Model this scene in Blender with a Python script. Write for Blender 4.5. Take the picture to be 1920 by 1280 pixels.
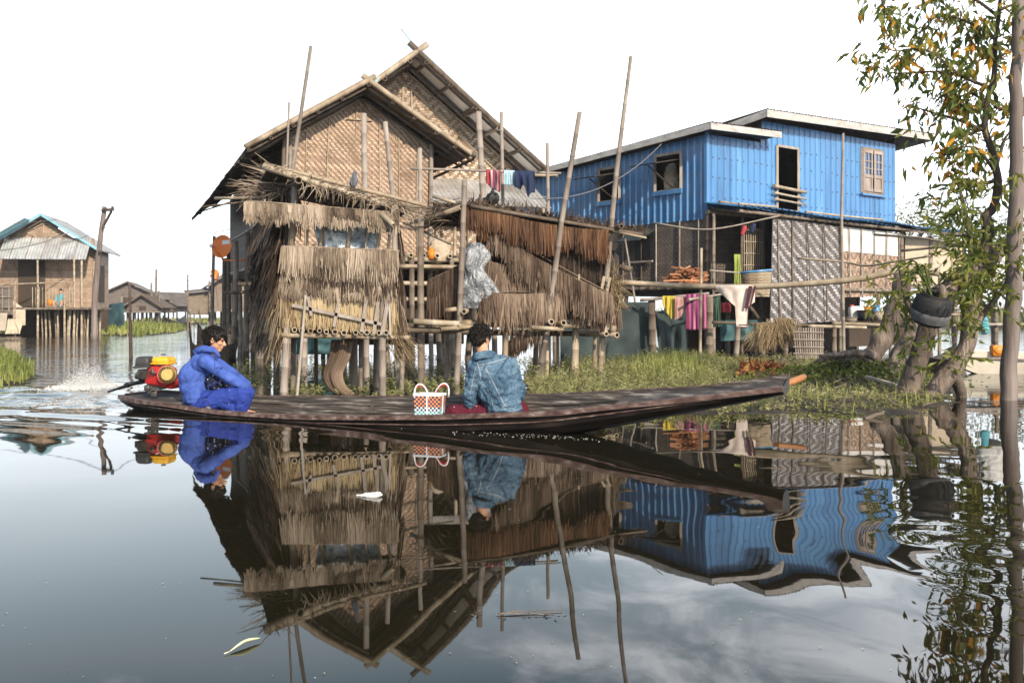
import bpy, math, random
from mathutils import Vector, Matrix, noise
R = math.radians
for _o in list(bpy.data.objects): bpy.data.objects.remove(_o)
SC = bpy.context.scene
COL = SC.collection
random.seed(7)
# ------------------------------------------------------------------ camera
F = 1867.0; HX = 960.0; HY = 590.0; CH = 1.0      # focal length in photo pixels, horizon row, eye height above the water
cam = bpy.data.cameras.new('camera'); camo = bpy.data.objects.new('camera', cam); COL.objects.link(camo)
camo.location = (0, 0, CH); camo.rotation_euler = (R(90), 0, 0)
cam.sensor_width = 36; cam.lens = 36*F/1920; cam.shift_y = -50/1920; cam.clip_end = 5000; cam.clip_start = 0.1
SC.camera = camo
def at(px, py, D):
    return Vector(((px-HX)/F*D, D, CH-(py-HY)/F*D))
# ------------------------------------------------------------------ world
SUN_AZ, SUN_EL = R(156), R(28)
w = bpy.data.worlds.new('World'); SC.world = w; w.use_nodes = True
nt = w.node_tree; nt.nodes.clear()
def N(nt, typ, **kw):
    n = nt.nodes.new(typ)
    for k, v in kw.items():
        if k.startswith('i_'): n.inputs[k[2:].replace('_', ' ')].default_value = v
        else: setattr(n, k, v)
    return n
out = N(nt, 'ShaderNodeOutputWorld'); bg = N(nt, 'ShaderNodeBackground'); bg.inputs[1].default_value = 0.1
sky = N(nt, 'ShaderNodeTexSky', sky_type='NISHITA', sun_disc=False, sun_elevation=SUN_EL, sun_rotation=SUN_AZ, air_density=1.2, dust_density=3.0)
tc = N(nt, 'ShaderNodeTexCoord'); sep = N(nt, 'ShaderNodeSeparateXYZ')
L = nt.links.new
L(tc.outputs['Generated'], sep.inputs[0])
# bright hazy air low down, thinning with elevation
hz = N(nt, 'ShaderNodeValToRGB'); L(sep.outputs['Z'], hz.inputs[0])
cr = hz.color_ramp; cr.elements[0].position = 0.0; cr.elements[0].color = (0.97,)*3+(1,); cr.elements[1].position = 0.62; cr.elements[1].color = (0.0,)*3+(1,)
for p, v in ((0.14, .96), (0.27, .94), (0.34, .88), (0.44, .4)):
    e = cr.elements.new(p); e.color = (v,)*3+(1,)
hc = N(nt, 'ShaderNodeValToRGB'); L(sep.outputs['Z'], hc.inputs[0])
cr = hc.color_ramp; cr.elements[0].position = 0.0; cr.elements[0].color = (.60, .64, .68, 1); cr.elements[1].position = 0.46; cr.elements[1].color = (.09, .19, .29, 1)
e = cr.elements.new(0.365); e.color = (.19, .32, .43, 1)
e = cr.elements.new(0.31); e.color = (.41, .50, .57, 1)
e = cr.elements.new(0.13); e.color = (.76, .83, .88, 1)
e = cr.elements.new(0.26); e.color = (.45, .56, .64, 1)
hs = N(nt, 'ShaderNodeVectorMath', operation='SCALE'); hs.inputs['Scale'].default_value = 21; L(hc.outputs[0], hs.inputs[0])
mx = N(nt, 'ShaderNodeMix', data_type='RGBA'); L(hz.outputs[0], mx.inputs[0]); L(sky.outputs[0], mx.inputs[6]); L(hs.outputs[0], mx.inputs[7])
# cloud layer, streaky, thicker to the right
mp = N(nt, 'ShaderNodeMapping'); mp.inputs['Scale'].default_value = (1.6, 1.6, 4.6); L(tc.outputs['Generated'], mp.inputs[0])
nz = N(nt, 'ShaderNodeTexNoise'); nz.inputs['Scale'].default_value = 3.2; nz.inputs['Detail'].default_value = 9; nz.inputs['Roughness'].default_value = .62; nz.inputs['Distortion'].default_value = .5
L(mp.outputs[0], nz.inputs[0])
rx = N(nt, 'ShaderNodeMapRange'); L(sep.outputs['X'], rx.inputs[0]); rx.inputs[1].default_value = -.05; rx.inputs[2].default_value = .35; rx.inputs[3].default_value = -.16; rx.inputs[4].default_value = .22
ad = N(nt, 'ShaderNodeMath', operation='ADD'); L(nz.outputs[0], ad.inputs[0]); L(rx.outputs[0], ad.inputs[1])
cm = N(nt, 'ShaderNodeMapRange', interpolation_type='SMOOTHSTEP'); L(ad.outputs[0], cm.inputs[0]); cm.inputs[1].default_value = .45; cm.inputs[2].default_value = .68
el = N(nt, 'ShaderNodeMapRange'); L(sep.outputs['Z'], el.inputs[0]); el.inputs[1].default_value = .03; el.inputs[2].default_value = .3
e2 = N(nt, 'ShaderNodeMapRange'); L(sep.outputs['Z'], e2.inputs[0]); e2.inputs[1].default_value = .62; e2.inputs[2].default_value = .42
em = N(nt, 'ShaderNodeMath', operation='MULTIPLY'); L(el.outputs[0], em.inputs[0]); L(e2.outputs[0], em.inputs[1])
cmm = N(nt, 'ShaderNodeMath', operation='MULTIPLY'); L(cm.outputs[0], cmm.inputs[0]); L(em.outputs[0], cmm.inputs[1])
mx2 = N(nt, 'ShaderNodeMix', data_type='RGBA'); L(cmm.outputs[0], mx2.inputs[0]); L(mx.outputs[2], mx2.inputs[6]); mx2.inputs[7].default_value = (24, 25, 26.5, 1)
L(mx2.outputs[2], bg.inputs[0]); L(bg.outputs[0], out.inputs[0])
# ------------------------------------------------------------------ sun
sl = bpy.data.lights.new('sun', 'SUN'); sl.energy = 5.0; sl.angle = R(1.0); sl.color = (1, .86, .69)
so = bpy.data.objects.new('sun', sl); COL.objects.link(so)
sd = Vector((math.sin(SUN_AZ)*math.cos(SUN_EL), math.cos(SUN_AZ)*math.cos(SUN_EL), math.sin(SUN_EL)))
so.rotation_euler = sd.to_track_quat('Z', 'Y').to_euler(); so.location = sd*50
SC.view_settings.view_transform = 'Standard'; SC.view_settings.look = 'None'; SC.view_settings.gamma = 1
SC.view_settings.exposure = 0.32
SC.render.engine = 'CYCLES'

# ------------------------------------------------------------------ materials
def newmat(name):
    m = bpy.data.materials.new(name); m.use_nodes = True; nt = m.node_tree
    b = nt.nodes['Principled BSDF']
    return m, nt, b, nt.links.new
def ramp(nt, pts):
    r = nt.nodes.new('ShaderNodeValToRGB'); cr = r.color_ramp
    while len(cr.elements) < len(pts): cr.elements.new(.5)
    for e, (p, c) in zip(cr.elements, pts): e.position = p; e.color = tuple(c)+(1,)
    return r
def pm(name, cols, scale=4, stretch=(1, 1, 1), rough=.7, bump=.3, bscale=None, rnd=.55, spec=.3, metal=0, rough2=None, coord='Object', sss=0, trans=0, bdist=.01, detail=6):
    """procedural: noise + per-piece tone (attribute rnd) drive a colour ramp; fine bump"""
    m, nt, b, L = newmat(name)
    tc = N(nt, 'ShaderNodeTexCoord'); mp = N(nt, 'ShaderNodeMapping'); mp.inputs['Scale'].default_value = stretch
    L(tc.outputs[coord], mp.inputs[0])
    nz = N(nt, 'ShaderNodeTexNoise'); nz.inputs['Scale'].default_value = scale; nz.inputs['Detail'].default_value = detail; nz.inputs['Roughness'].default_value = .6
    L(mp.outputs[0], nz.inputs[0])
    at_ = N(nt, 'ShaderNodeAttribute', attribute_name='rnd')
    mr = N(nt, 'ShaderNodeMapRange'); L(nz.outputs[0], mr.inputs[0]); mr.inputs[1].default_value = .3; mr.inputs[2].default_value = .7
    mx = N(nt, 'ShaderNodeMix', data_type='FLOAT'); mx.inputs[0].default_value = rnd; L(mr.outputs[0], mx.inputs[2]); L(at_.outputs['Fac'], mx.inputs[3])
    n = len(cols); rp = ramp(nt, [(i/(n-1), c) for i, c in enumerate(cols)]); L(mx.outputs[0], rp.inputs[0])
    L(rp.outputs[0], b.inputs['Base Color'])
    b.inputs['Roughness'].default_value = rough; b.inputs['Metallic'].default_value = metal; b.inputs['Specular IOR Level'].default_value = spec
    if rough2 is not None:
        r2 = N(nt, 'ShaderNodeMapRange'); L(nz.outputs[0], r2.inputs[0]); r2.inputs[3].default_value = rough; r2.inputs[4].default_value = rough2; L(r2.outputs[0], b.inputs['Roughness'])
    if bump:
        n2 = N(nt, 'ShaderNodeTexNoise'); n2.inputs['Scale'].default_value = bscale or scale*5; n2.inputs['Detail'].default_value = 5; L(mp.outputs[0], n2.inputs[0])
        bp = N(nt, 'ShaderNodeBump'); bp.inputs['Strength'].default_value = bump; bp.inputs['Distance'].default_value = bdist; L(n2.outputs[0], bp.inputs['Height']); L(bp.outputs[0], b.inputs['Normal'])
    if trans: 
        # thin leaf: some light passes through
        tr = N(nt, 'ShaderNodeBsdfTranslucent'); L(rp.outputs[0], tr.inputs[0]); ms = N(nt, 'ShaderNodeMixShader'); ms.inputs[0].default_value = trans
        o = nt.nodes['Material Output']; L(b.outputs[0], ms.inputs[1]); L(tr.outputs[0], ms.inputs[2]); L(ms.outputs[0], o.inputs[0])
    return m
def weave(name, ca, cb, s, period=8, zig=6, width=2, cycle=4, rough=.75, dirt=(.1, .08, .06), dirtamt=.35, asp=1.0):
    """twill / herringbone bamboo matting in UV metres; strips of tone ca (warp) and cb (weft)"""
    m, nt, b, L = newmat(name)
    uv = N(nt, 'ShaderNodeUVMap'); sp = N(nt, 'ShaderNodeSeparateXYZ')
    # slight waviness of the strips
    nw = N(nt, 'ShaderNodeTexNoise'); nw.inputs['Scale'].default_value = 1.3; L(uv.outputs[0], nw.inputs[0])
    sc_ = N(nt, 'ShaderNodeVectorMath', operation='SCALE'); sc_.inputs['Scale'].default_value = .14; L(nw.outputs['Color'], sc_.inputs[0])
    av = N(nt, 'ShaderNodeVectorMath', operation='ADD'); L(uv.outputs[0], av.inputs[0]); L(sc_.outputs[0], av.inputs[1]); L(av.outputs[0], sp.inputs[0])
    def M(op, a, b_=None):
        n = N(nt, 'ShaderNodeMath', operation=op)
        for i, x in enumerate((a, b_)):
            if x is None: continue
            if isinstance(x, (int, float)): n.inputs[i].default_value = x
            else: L(x, n.inputs[i])
        return n.outputs[0]
    u = M('DIVIDE', sp.outputs['X'], s); v = M('DIVIDE', sp.outputs['Y'], s*asp)
    i = M('FLOOR', u); j = M('FLOOR', v)
    pp = M('PINGPONG', i, zig) if zig else i
    k = M('FLOORED_MODULO', M('ADD', pp, j), cycle)
    weft = M('LESS_THAN', k, width)           # 1 where the horizontal strip shows
    fu = M('ABSOLUTE', M('SUBTRACT', M('FRACT', u), .5)); fv = M('ABSOLUTE', M('SUBTRACT', M('FRACT', v), .5))
    edge = M('ADD', M('MULTIPLY', fu, M('SUBTRACT', 1, weft)), M('MULTIPLY', fv, weft))
    gap = M('GREATER_THAN', edge, .43)
    # per strip tone
    cx = N(nt, 'ShaderNodeCombineXYZ'); L(M('MULTIPLY', j, weft), cx.inputs[1]); L(M('MULTIPLY', i, M('SUBTRACT', 1, weft)), cx.inputs[0]); L(weft, cx.inputs[2])
    wn = N(nt, 'ShaderNodeTexWhiteNoise'); L(cx.outputs[0], wn.inputs[0])
    nz = N(nt, 'ShaderNodeTexNoise'); nz.inputs['Scale'].default_value = 2.2; nz.inputs['Detail'].default_value = 6; nz.inputs['Roughness'].default_value = .7; L(uv.outputs[0], nz.inputs[0])
    mc = N(nt, 'ShaderNodeMix', data_type='RGBA'); L(weft, mc.inputs[0]); mc.inputs[6].default_value = tuple(ca)+(1,); mc.inputs[7].default_value = tuple(cb)+(1,)
    tv = N(nt, 'ShaderNodeMapRange'); L(wn.outputs[0], tv.inputs[0]); tv.inputs[3].default_value = .68; tv.inputs[4].default_value = 1.22
    sc2 = N(nt, 'ShaderNodeVectorMath', operation='SCALE'); L(mc.outputs[2], sc2.inputs[0]); L(tv.outputs[0], sc2.inputs['Scale'])
    dm = N(nt, 'ShaderNodeMapRange'); L(nz.outputs[0], dm.inputs[0]); dm.inputs[1].default_value = .45; dm.inputs[2].default_value = .75; dm.inputs[4].default_value = dirtamt*1.6
    md = N(nt, 'ShaderNodeMix', data_type='RGBA'); L(dm.outputs[0], md.inputs[0]); L(sc2.outputs[0], md.inputs[6]); md.inputs[7].default_value = tuple(dirt)+(1,)
    mg = N(nt, 'ShaderNodeMix', data_type='RGBA'); L(gap, mg.inputs[0]); L(md.outputs[2], mg.inputs[6]); mg.inputs[7].default_value = tuple(c*.35 for c in ca)+(1,)
    L(mg.outputs[2], b.inputs['Base Color']); b.inputs['Roughness'].default_value = rough; b.inputs['Specular IOR Level'].default_value = .25
    bp = N(nt, 'ShaderNodeBump'); bp.inputs['Strength'].default_value = .7; bp.inputs['Distance'].default_value = .006
    L(M('SUBTRACT', .5, edge), bp.inputs['Height']); L(bp.outputs[0], b.inputs['Normal'])
    return m
Mt = {}
Mt['bamboo'] = pm('bamboo', [(.07, .05, .032), (.22, .165, .11), (.35, .29, .21), (.46, .41, .34)], 5, (1, 1, .25), .55, .35, 40, .5)
Mt['bamboo_grey'] = pm('bamboo_grey', [(.06, .047, .038), (.17, .14, .115), (.29, .25, .215), (.42, .385, .345)], 5, (1, 1, .25), .65, .4, 40, .45)
Mt['bamboo_dark'] = pm('bamboo_dark', [(.04, .028, .02), (.10, .075, .055), (.17, .135, .10)], 5, (1, 1, .3), .7, .4, 40, .4)
Mt['stilt'] = pm('stilt_wood', [(.035, .027, .02), (.11, .085, .065), (.21, .175, .14), (.30, .26, .22)], 6, (1, 1, .15), .75, .6, 40, .4)
Mt['thatch_tan'] = pm('thatch_tan', [(.05, .032, .018), (.20, .14, .075), (.38, .29, .165), (.50, .40, .25)], 3, (1, 1, 1), .75, 0, rnd=.75, trans=.12)
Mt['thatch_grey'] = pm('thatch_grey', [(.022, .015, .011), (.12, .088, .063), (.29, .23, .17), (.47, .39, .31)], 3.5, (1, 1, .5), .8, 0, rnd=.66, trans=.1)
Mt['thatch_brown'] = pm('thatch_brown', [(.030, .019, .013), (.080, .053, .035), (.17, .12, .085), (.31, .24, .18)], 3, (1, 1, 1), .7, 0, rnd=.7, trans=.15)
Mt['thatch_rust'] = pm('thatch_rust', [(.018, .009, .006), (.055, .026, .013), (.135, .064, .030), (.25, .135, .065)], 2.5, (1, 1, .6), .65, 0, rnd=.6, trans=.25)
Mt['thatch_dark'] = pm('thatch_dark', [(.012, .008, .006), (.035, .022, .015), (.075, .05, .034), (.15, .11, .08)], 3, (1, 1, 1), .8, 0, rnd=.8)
Mt['weave_brown'] = weave('weave_brown', (.25, .165, .11), (.47, .36, .27), .028, zig=0, width=2, cycle=4, dirt=(.12, .075, .045), dirtamt=.6)
Mt['weave_pale'] = weave('weave_pale', (.23, .155, .10), (.46, .39, .31), .055, zig=5, width=2, cycle=4, dirt=(.14, .09, .055), dirtamt=.6)
Mt['weave_old'] = weave('weave_old', (.13, .105, .088), (.20, .17, .15), .03, zig=5, width=2, cycle=4, dirt=(.05, .04, .033), dirtamt=.5)
Mt['weave_zig'] = weave('weave_zig', (.115, .102, .100), (.34, .34, .35), .074, zig=0, width=2, cycle=5, dirt=(.12, .10, .09), dirtamt=.5, asp=.8)
Mt['weave_fine'] = weave('weave_fine', (.22, .15, .105), (.40, .30, .23), .06, zig=3, width=2, cycle=4, dirt=(.1, .07, .05), dirtamt=.4)
Mt['wood'] = pm('weathered_wood', [(.06, .045, .035), (.17, .135, .105), (.30, .25, .20)], 3, (1, 1, 8), .75, .4, 20, .5)
Mt['darkwood'] = pm('dark_wood', [(.015, .011, .009), (.04, .03, .024), (.08, .062, .05)], 3, (1, 1, 6), .7, .4, 20, .4)
Mt['tin'] = pm('corrugated_tin', [(.34, .31, .28), (.58, .58, .57), (.76, .78, .79)], 1.6, (1, 1, 1), .36, .1, 30, .3, metal=.75, rough2=.7)
Mt['tin_old'] = pm('old_tin', [(.07, .05, .04), (.16, .13, .11), (.27, .25, .24)], 1.8, (1, 1, 1), .5, .15, 30, .3, metal=.35, rough2=.8)
Mt['tin_blue'] = pm('pale_blue_tin', [(.12, .26, .31), (.19, .37, .44), (.27, .47, .54)], 1.2, (1, 1, 1), .45, .1, 30, .3, metal=.2)
Mt['rust'] = pm('rusty_nail', [(.05, .03, .025), (.14, .07, .04)], 5, rough=.7)
Mt['blue'] = pm('blue_painted_metal', [(.028, .095, .21), (.048, .165, .36), (.066, .21, .43), (.12, .29, .50)], 2.2, (1.6, 1.6, .28), .26, .12, 2.5, .42, spec=.6, rough2=.36, bdist=.05)
Mt['white'] = pm('white_board', [(.38, .35, .32), (.62, .60, .57), (.76, .75, .73)], 2, (1, 1, 1), .6, .2, 12, .3)
Mt['fascia'] = pm('weathered_fascia', [(.22, .20, .18), (.40, .38, .355), (.54, .52, .50)], 3, (1, 1, 3), .65, .3, 14, .2)
Mt['black'] = pm('black_plastic', [(.008, .008, .009), (.02, .02, .022)], 3, rough=.45, bump=.05)
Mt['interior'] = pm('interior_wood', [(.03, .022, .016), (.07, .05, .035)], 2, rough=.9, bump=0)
Mt['bark'] = pm('bark', [(.022, .017, .014), (.075, .058, .047), (.165, .13, .105), (.30, .25, .21)], 8, (1, 1, .22), .85, 1.0, 30, .3, bdist=.03)
Mt['bark_dark'] = pm('dark_bark', [(.025, .018, .015), (.07, .05, .042), (.13, .10, .085)], 6, (1, 1, .2), .85, .9, 22, .3, bdist=.02)
Mt['bark_pole'] = pm('pole_bark', [(.05, .038, .034), (.12, .095, .085), (.20, .165, .15), (.30, .26, .24)], 5, (1, 1, .1), .8, .7, 30, .2, bdist=.01)
Mt['leaf'] = pm('leaf', [(.035, .06, .012), (.09, .13, .022), (.18, .20, .035), (.30, .27, .05)], 2.2, rough=.45, bump=0, rnd=.7, spec=.4, trans=.5)
Mt['leaf_yellow'] = pm('yellow_leaf', [(.10, .14, .02), (.42, .25, .02), (.60, .28, .02), (.34, .10, .015)], 2, rough=.5, bump=0, rnd=.8, trans=.4)
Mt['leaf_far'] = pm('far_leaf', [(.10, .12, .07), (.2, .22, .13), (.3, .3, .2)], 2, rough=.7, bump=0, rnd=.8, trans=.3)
Mt['grass'] = pm('grass', [(.045, .075, .018), (.135, .175, .040), (.28, .31, .08), (.44, .40, .18)], 1.2, rough=.55, bump=0, rnd=.6, trans=.35)
Mt['weed'] = pm('weed', [(.05, .06, .018), (.16, .17, .055), (.30, .29, .13), (.50, .46, .28)], 1.6, rough=.6, bump=0, rnd=.6, trans=.3)
Mt['mud'] = pm('mud', [(.012, .009, .006), (.035, .027, .017), (.07, .055, .035)], 3, rough=.8, bump=.8, bscale=14, rnd=0, bdist=.04)
Mt['boatin'] = pm('boat_inside', [(.014, .011, .010), (.024, .020, .018), (.042, .036, .032), (.075, .065, .058), (.21, .19, .17), (.36, .335, .31)], 4.5, (.55, .9, 11), .6, .6, 16, .1, rough2=.9, detail=10)
Mt['boatout'] = pm('boat_tar', [(.006, .005, .005), (.014, .011, .010), (.035, .026, .022)], 3, (1, 3, 3), .42, .3, 14, .1)
Mt['gunwale'] = pm('worn_red_brown_paint', [(.03, .018, .015), (.075, .042, .036), (.14, .095, .082), (.30, .25, .22)], 6, (1, 4, 4), .5, .4, 22, .1)
Mt['net'] = pm('teal_net', [(.03, .075, .085), (.06, .14, .155), (.10, .21, .22)], 1.6, rough=.7, bump=.5, bscale=9, rnd=.1, trans=.25)
Mt['nylon_net'] = pm('dark_net', [(.012, .022, .024), (.03, .045, .045), (.055, .075, .072)], 1.6, rough=.8, bump=.4, bscale=9, rnd=.1)
Mt['rope'] = pm('rope', [(.25, .21, .16), (.42, .37, .3)], 8, rough=.8, bump=.2)
Mt['wire'] = pm('wire', [(.12, .12, .12), (.2, .2, .2)], 8, rough=.7, bump=0)
Mt['ceramic'] = pm('concrete', [(.2, .19, .17), (.4, .38, .35)], 6, rough=.8, bump=.4)

def flat(name, c, rough=.6, var=.25, scale=5, bump=.15, bscale=None, trans=0, metal=0, spec=.3, stretch=(1,1,1)):
    c = Vector(c)
    return pm(name, [tuple(c*(1-var)), tuple(c), tuple(c*(1+var*.8))], scale, stretch, rough, bump, bscale, .3, trans=trans, metal=metal, spec=spec)

# ------------------------------------------------------------------ mesh builder
class MB:
    def __init__(s): s.v = []; s.f = []; s.uv = []; s.c = []; s.m = []; s.sm = []
    def face(s, idx, uv=None, c=.5, m=0, sm=False):
        s.f.append(tuple(idx)); s.uv.append(uv); s.c.append(c); s.m.append(m); s.sm.append(sm)
    def quad(s, pts, uv=None, c=.5, m=0, sm=False):
        b = len(s.v); s.v.extend(Vector(p) for p in pts); s.face(range(b, b+len(pts)), uv, c, m, sm)
    def box(s, c, size, rot=None, col=None, m=0, bev=0):
        """rot: 3x3 matrix; size full"""
        c = Vector(c); hx, hy, hz = [x/2 for x in size]; rot = rot or Matrix.Identity(3)
        col = random.random() if col is None else col
        P = lambda x, y, z: c+rot@Vector((x, y, z))
        b = len(s.v)
        s.v.extend(P(x, y, z) for z in (-hz, hz) for y in (-hy, hy) for x in (-hx, hx))
        S = size
        for q, uu, vv in (((0, 2, 3, 1), 1, 0), ((4, 5, 7, 6), 0, 1), ((0, 1, 5, 4), 0, 2), ((2, 6, 7, 3), 2, 0), ((0, 4, 6, 2), 2, 1), ((1, 3, 7, 5), 1, 2)):
            a_, b_ = S[uu], S[vv]
            s.face([b+k for k in q], [(0, 0), (a_, 0), (a_, b_), (0, b_)], col, m)
    def beam(s, p0, p1, w_, h_, col=None, m=0, up=(0, 0, 1)):
        p0 = Vector(p0); p1 = Vector(p1); d = p1-p0; l = d.length; z = d.normalized()
        x = Vector(up).cross(z)
        if x.length < 1e-4: x = Vector((1, 0, 0)).cross(z)
        x.normalize(); y = z.cross(x)
        s.box((p0+p1)/2, (w_, h_, l), Matrix((x, y, z)).transposed(), col, m)
    def tube(s, pts, rad, seg=8, caps=True, c=None, m=0, hollow=0, sm=True, flatn=1.0):
        pts = [Vector(p) for p in pts]; n = len(pts)
        if isinstance(rad, (int, float)): rad = [rad]*n
        c = random.random() if c is None else c
        t = (pts[1]-pts[0]).normalized()
        x = t.orthogonal().normalized(); b0 = len(s.v); vl = 0
        rings = []
        for i, p in enumerate(pts):
            tn = (pts[min(i+1, n-1)]-pts[max(i-1, 0)])
            tn = tn.normalized() if tn.length > 1e-9 else t
            x = (x-tn*x.dot(tn)); x = x.normalized() if x.length > 1e-6 else tn.orthogonal().normalized()
            y = tn.cross(x)
            if i: vl += (p-pts[i-1]).length
            rings.append((len(s.v), vl))
            for k in range(seg):
                a = 2*math.pi*k/seg; s.v.append(p+x*(math.cos(a)*rad[i])+y*(math.sin(a)*rad[i]*flatn))
        for i in range(n-1):
            a, va = rings[i]; b, vb = rings[i+1]
            for k in range(seg):
                k2 = (k+1) % seg
                s.face((a+k, a+k2, b+k2, b+k), [(k/seg*.3, va), ((k+1)/seg*.3, va), ((k+1)/seg*.3, vb), (k/seg*.3, vb)], c, m, sm)
        if caps:
            for (i, flip) in ((0, True), (n-1, False)):
                a = rings[i][0]
                if hollow:
                    tn = (pts[1]-pts[0]).normalized() if flip else (pts[-1]-pts[-2]).normalized()
                    inw = tn*(.08 if flip else -.08)
                    bi = len(s.v)
                    for k in range(seg): s.v.append(pts[i]+(s.v[a+k]-pts[i])*hollow)
                    bj = len(s.v)
                    for k in range(seg): s.v.append(pts[i]+(s.v[a+k]-pts[i])*hollow+inw)
                    for k in range(seg):
                        k2 = (k+1) % seg
                        s.face((a+k, a+k2, bi+k2, bi+k) if not flip else (a+k2, a+k, bi+k, bi+k2), None, min(1, c+.3), m)
                        s.face((bi+k, bi+k2, bj+k2, bj+k) if not flip else (bi+k2, bi+k, bj+k, bj+k2), None, 0, m)
                    q = list(range(bj, bj+seg)); s.face(q if not flip else q[::-1], None, 0, m)
                else:
                    q = list(range(a, a+seg)); s.face(q[::-1] if flip else q, None, c, m)
    def bamboo(s, p0, p1, r=.04, r1=None, node=.32, bend=.006, c=None, m=0, hollow=.72, seg=9):
        p0 = Vector(p0); p1 = Vector(p1); d = p1-p0; l = d.length; r1 = r1 or r*.85
        side = Vector((random.uniform(-1, 1), random.uniform(-1, 1), random.uniform(-.3, .3)))*bend*l*1.2
        if c is None: c = random.uniform(.25, .95)
        ts = [0]; x = node*random.uniform(.3, 1)
        prof = [(0, 1)]
        while x < l-.03:
            prof += [((x-.012)/l, .98), (x/l, 1.13), ((x+.012)/l, .98)]
            x += node*random.uniform(.8, 1.15)
        prof.append((1, 1))
        pts = [p0+d*t+side*math.sin(math.pi*t) for t, k in prof]; rad = [(r+(r1-r)*t)*k for t, k in prof]
        s.tube(pts, rad, seg, True, c, m, hollow)
    def slab(s, poly, th, c=.5, m=0, uaxis=None, uo=None):
        """planar polygon (CCW seen from outside) with thickness th behind it; uv in metres"""
        poly = [Vector(p) for p in poly]; n = (poly[1]-poly[0]).cross(poly[2]-poly[1]).normalized()
        u = Vector(uaxis).normalized() if uaxis is not None else (poly[1]-poly[0]).normalized(); vv = n.cross(u)
        o = Vector(uo) if uo is not None else poly[0]
        uv = [((p-o).dot(u)+3, (p-o).dot(vv)+3) for p in poly]
        b = len(s.v); k = len(poly); s.v.extend(poly); s.v.extend(p-n*th for p in poly)
        s.face(range(b, b+k), uv, c, m); s.face([b+k+i for i in reversed(range(k))], uv[::-1], c, m)
        for i in range(k):
            j = (i+1) % k; s.face((b+i, b+k+i, b+k+j, b+j), None, c, m)
    def ell(s, c, r, rot=None, seg=12, rings=8, col=.5, m=0):
        c = Vector(c); rot = rot or Matrix.Identity(3)
        if isinstance(r, (int, float)): r = (r, r, r)
        b = len(s.v); s.v.append(c+rot@Vector((0, 0, -r[2])))
        for i in range(1, rings):
            ph = math.pi*i/rings-math.pi/2
            for k in range(seg):
                a = 2*math.pi*k/seg; s.v.append(c+rot@Vector((math.cos(a)*math.cos(ph)*r[0], math.sin(a)*math.cos(ph)*r[1], math.sin(ph)*r[2])))
        s.v.append(c+rot@Vector((0, 0, r[2]))); top = len(s.v)-1
        for k in range(seg):
            k2 = (k+1) % seg
            s.face((b, b+1+k2, b+1+k), None, col, m, True)
            for i in range(rings-2):
                a = b+1+i*seg; s.face((a+k, a+k2, a+seg+k2, a+seg+k), None, col, m, True)
            a = b+1+(rings-2)*seg; s.face((a+k, a+k2, top), None, col, m, True)
    def cap(s, p0, p1, r0, r1, seg=12, m=0):
        """tapered capsule"""
        p0 = Vector(p0); p1 = Vector(p1); d = (p1-p0).normalized()
        pts = []; rad = []
        for k in range(4, 0, -1):
            a = k*math.pi/9; pts.append(p0-d*r0*math.sin(a)); rad.append(r0*math.cos(a))
        for t in (0, .5, 1): pts.append(p0.lerp(p1, t)); rad.append(r0+(r1-r0)*t)
        for k in range(1, 5):
            a = k*math.pi/9; pts.append(p1+d*r1*math.sin(a)); rad.append(r1*math.cos(a))
        s.tube(pts, rad, seg, True, .5, m)
    def build(s, name, mat, parent=None, smooth=None):
        me = bpy.data.meshes.new(name); off = parent_loc(parent) if parent else Vector((0, 0, 0))
        me.from_pydata([tuple(v-off) for v in s.v], [], s.f)
        for q in (mat if isinstance(mat, (list, tuple)) else [mat]): me.materials.append(Mt[q] if isinstance(q, str) else q)
        uvl = me.uv_layers.new(name='UVMap'); data = []
        for f, uv in zip(s.f, s.uv):
            if uv is None: data.extend([0.0, 0.0]*len(f))
            else:
                for a in uv: data.extend((a[0], a[1]))
        uvl.data.foreach_set('uv', data)
        at_ = me.attributes.new('rnd', 'FLOAT', 'FACE'); at_.data.foreach_set('value', s.c)
        me.polygons.foreach_set('material_index', s.m)
        me.polygons.foreach_set('use_smooth', s.sm if smooth is None else [smooth]*len(s.f))
        me.validate(); me.update()
        o = bpy.data.objects.new(name, me); COL.objects.link(o)
        if parent: o.parent = parent
        return o
def parent_loc(p):
    l = Vector((0, 0, 0))
    while p is not None: l += p.location; p = p.parent
    return l
def tag(o, label=None, cat=None, group=None, kind=None):
    if label: o['label'] = label
    if cat: o['category'] = cat
    if group: o['group'] = group
    if kind: o['kind'] = kind
    return o
def thing(name, label, cat, loc=(0, 0, 0), group=None):
    o = bpy.data.objects.new(name, None); COL.objects.link(o); o.location = loc; o.empty_display_size = .2
    return tag(o, label, cat, group)
def one(name, mb, mat, label, cat, group=None, kind=None):
    """a thing that is one mesh: origin at the base"""
    c = sum(mb.v, Vector())/len(mb.v); z = min(v.z for v in mb.v); off = Vector((c.x, c.y, z))
    mb.v = [v-off for v in mb.v]; o = mb.build(name, mat); o.location = off
    return tag(o, label, cat, group, kind)
def copy_tree(o, parent=None):
    kids = [c for c in bpy.data.objects if c.parent == o]
    c = o.copy(); COL.objects.link(c); c.parent = parent
    for k in kids: copy_tree(k, c)
    return c
class Fr:
    """ground frame: origin, u right, v back"""
    def __init__(s, o, u):
        s.o = Vector((o[0], o[1], 0)); s.u = Vector((u[0], u[1], 0)).normalized(); s.v = Vector((-s.u.y, s.u.x, 0))
    def __call__(s, a, b, z): return s.o+s.u*a+s.v*b+Vector((0, 0, z))
def corr_z(x, period, depth, kind):
    t = (x/period) % 1
    if kind == 'sine': return depth*.5*(1-math.cos(2*math.pi*t))
    e = .1
    if t < .62: return 0
    if t < .62+e: return depth*(t-.62)/e
    if t < 1-e: return depth
    return depth*(1-t)/e
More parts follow.
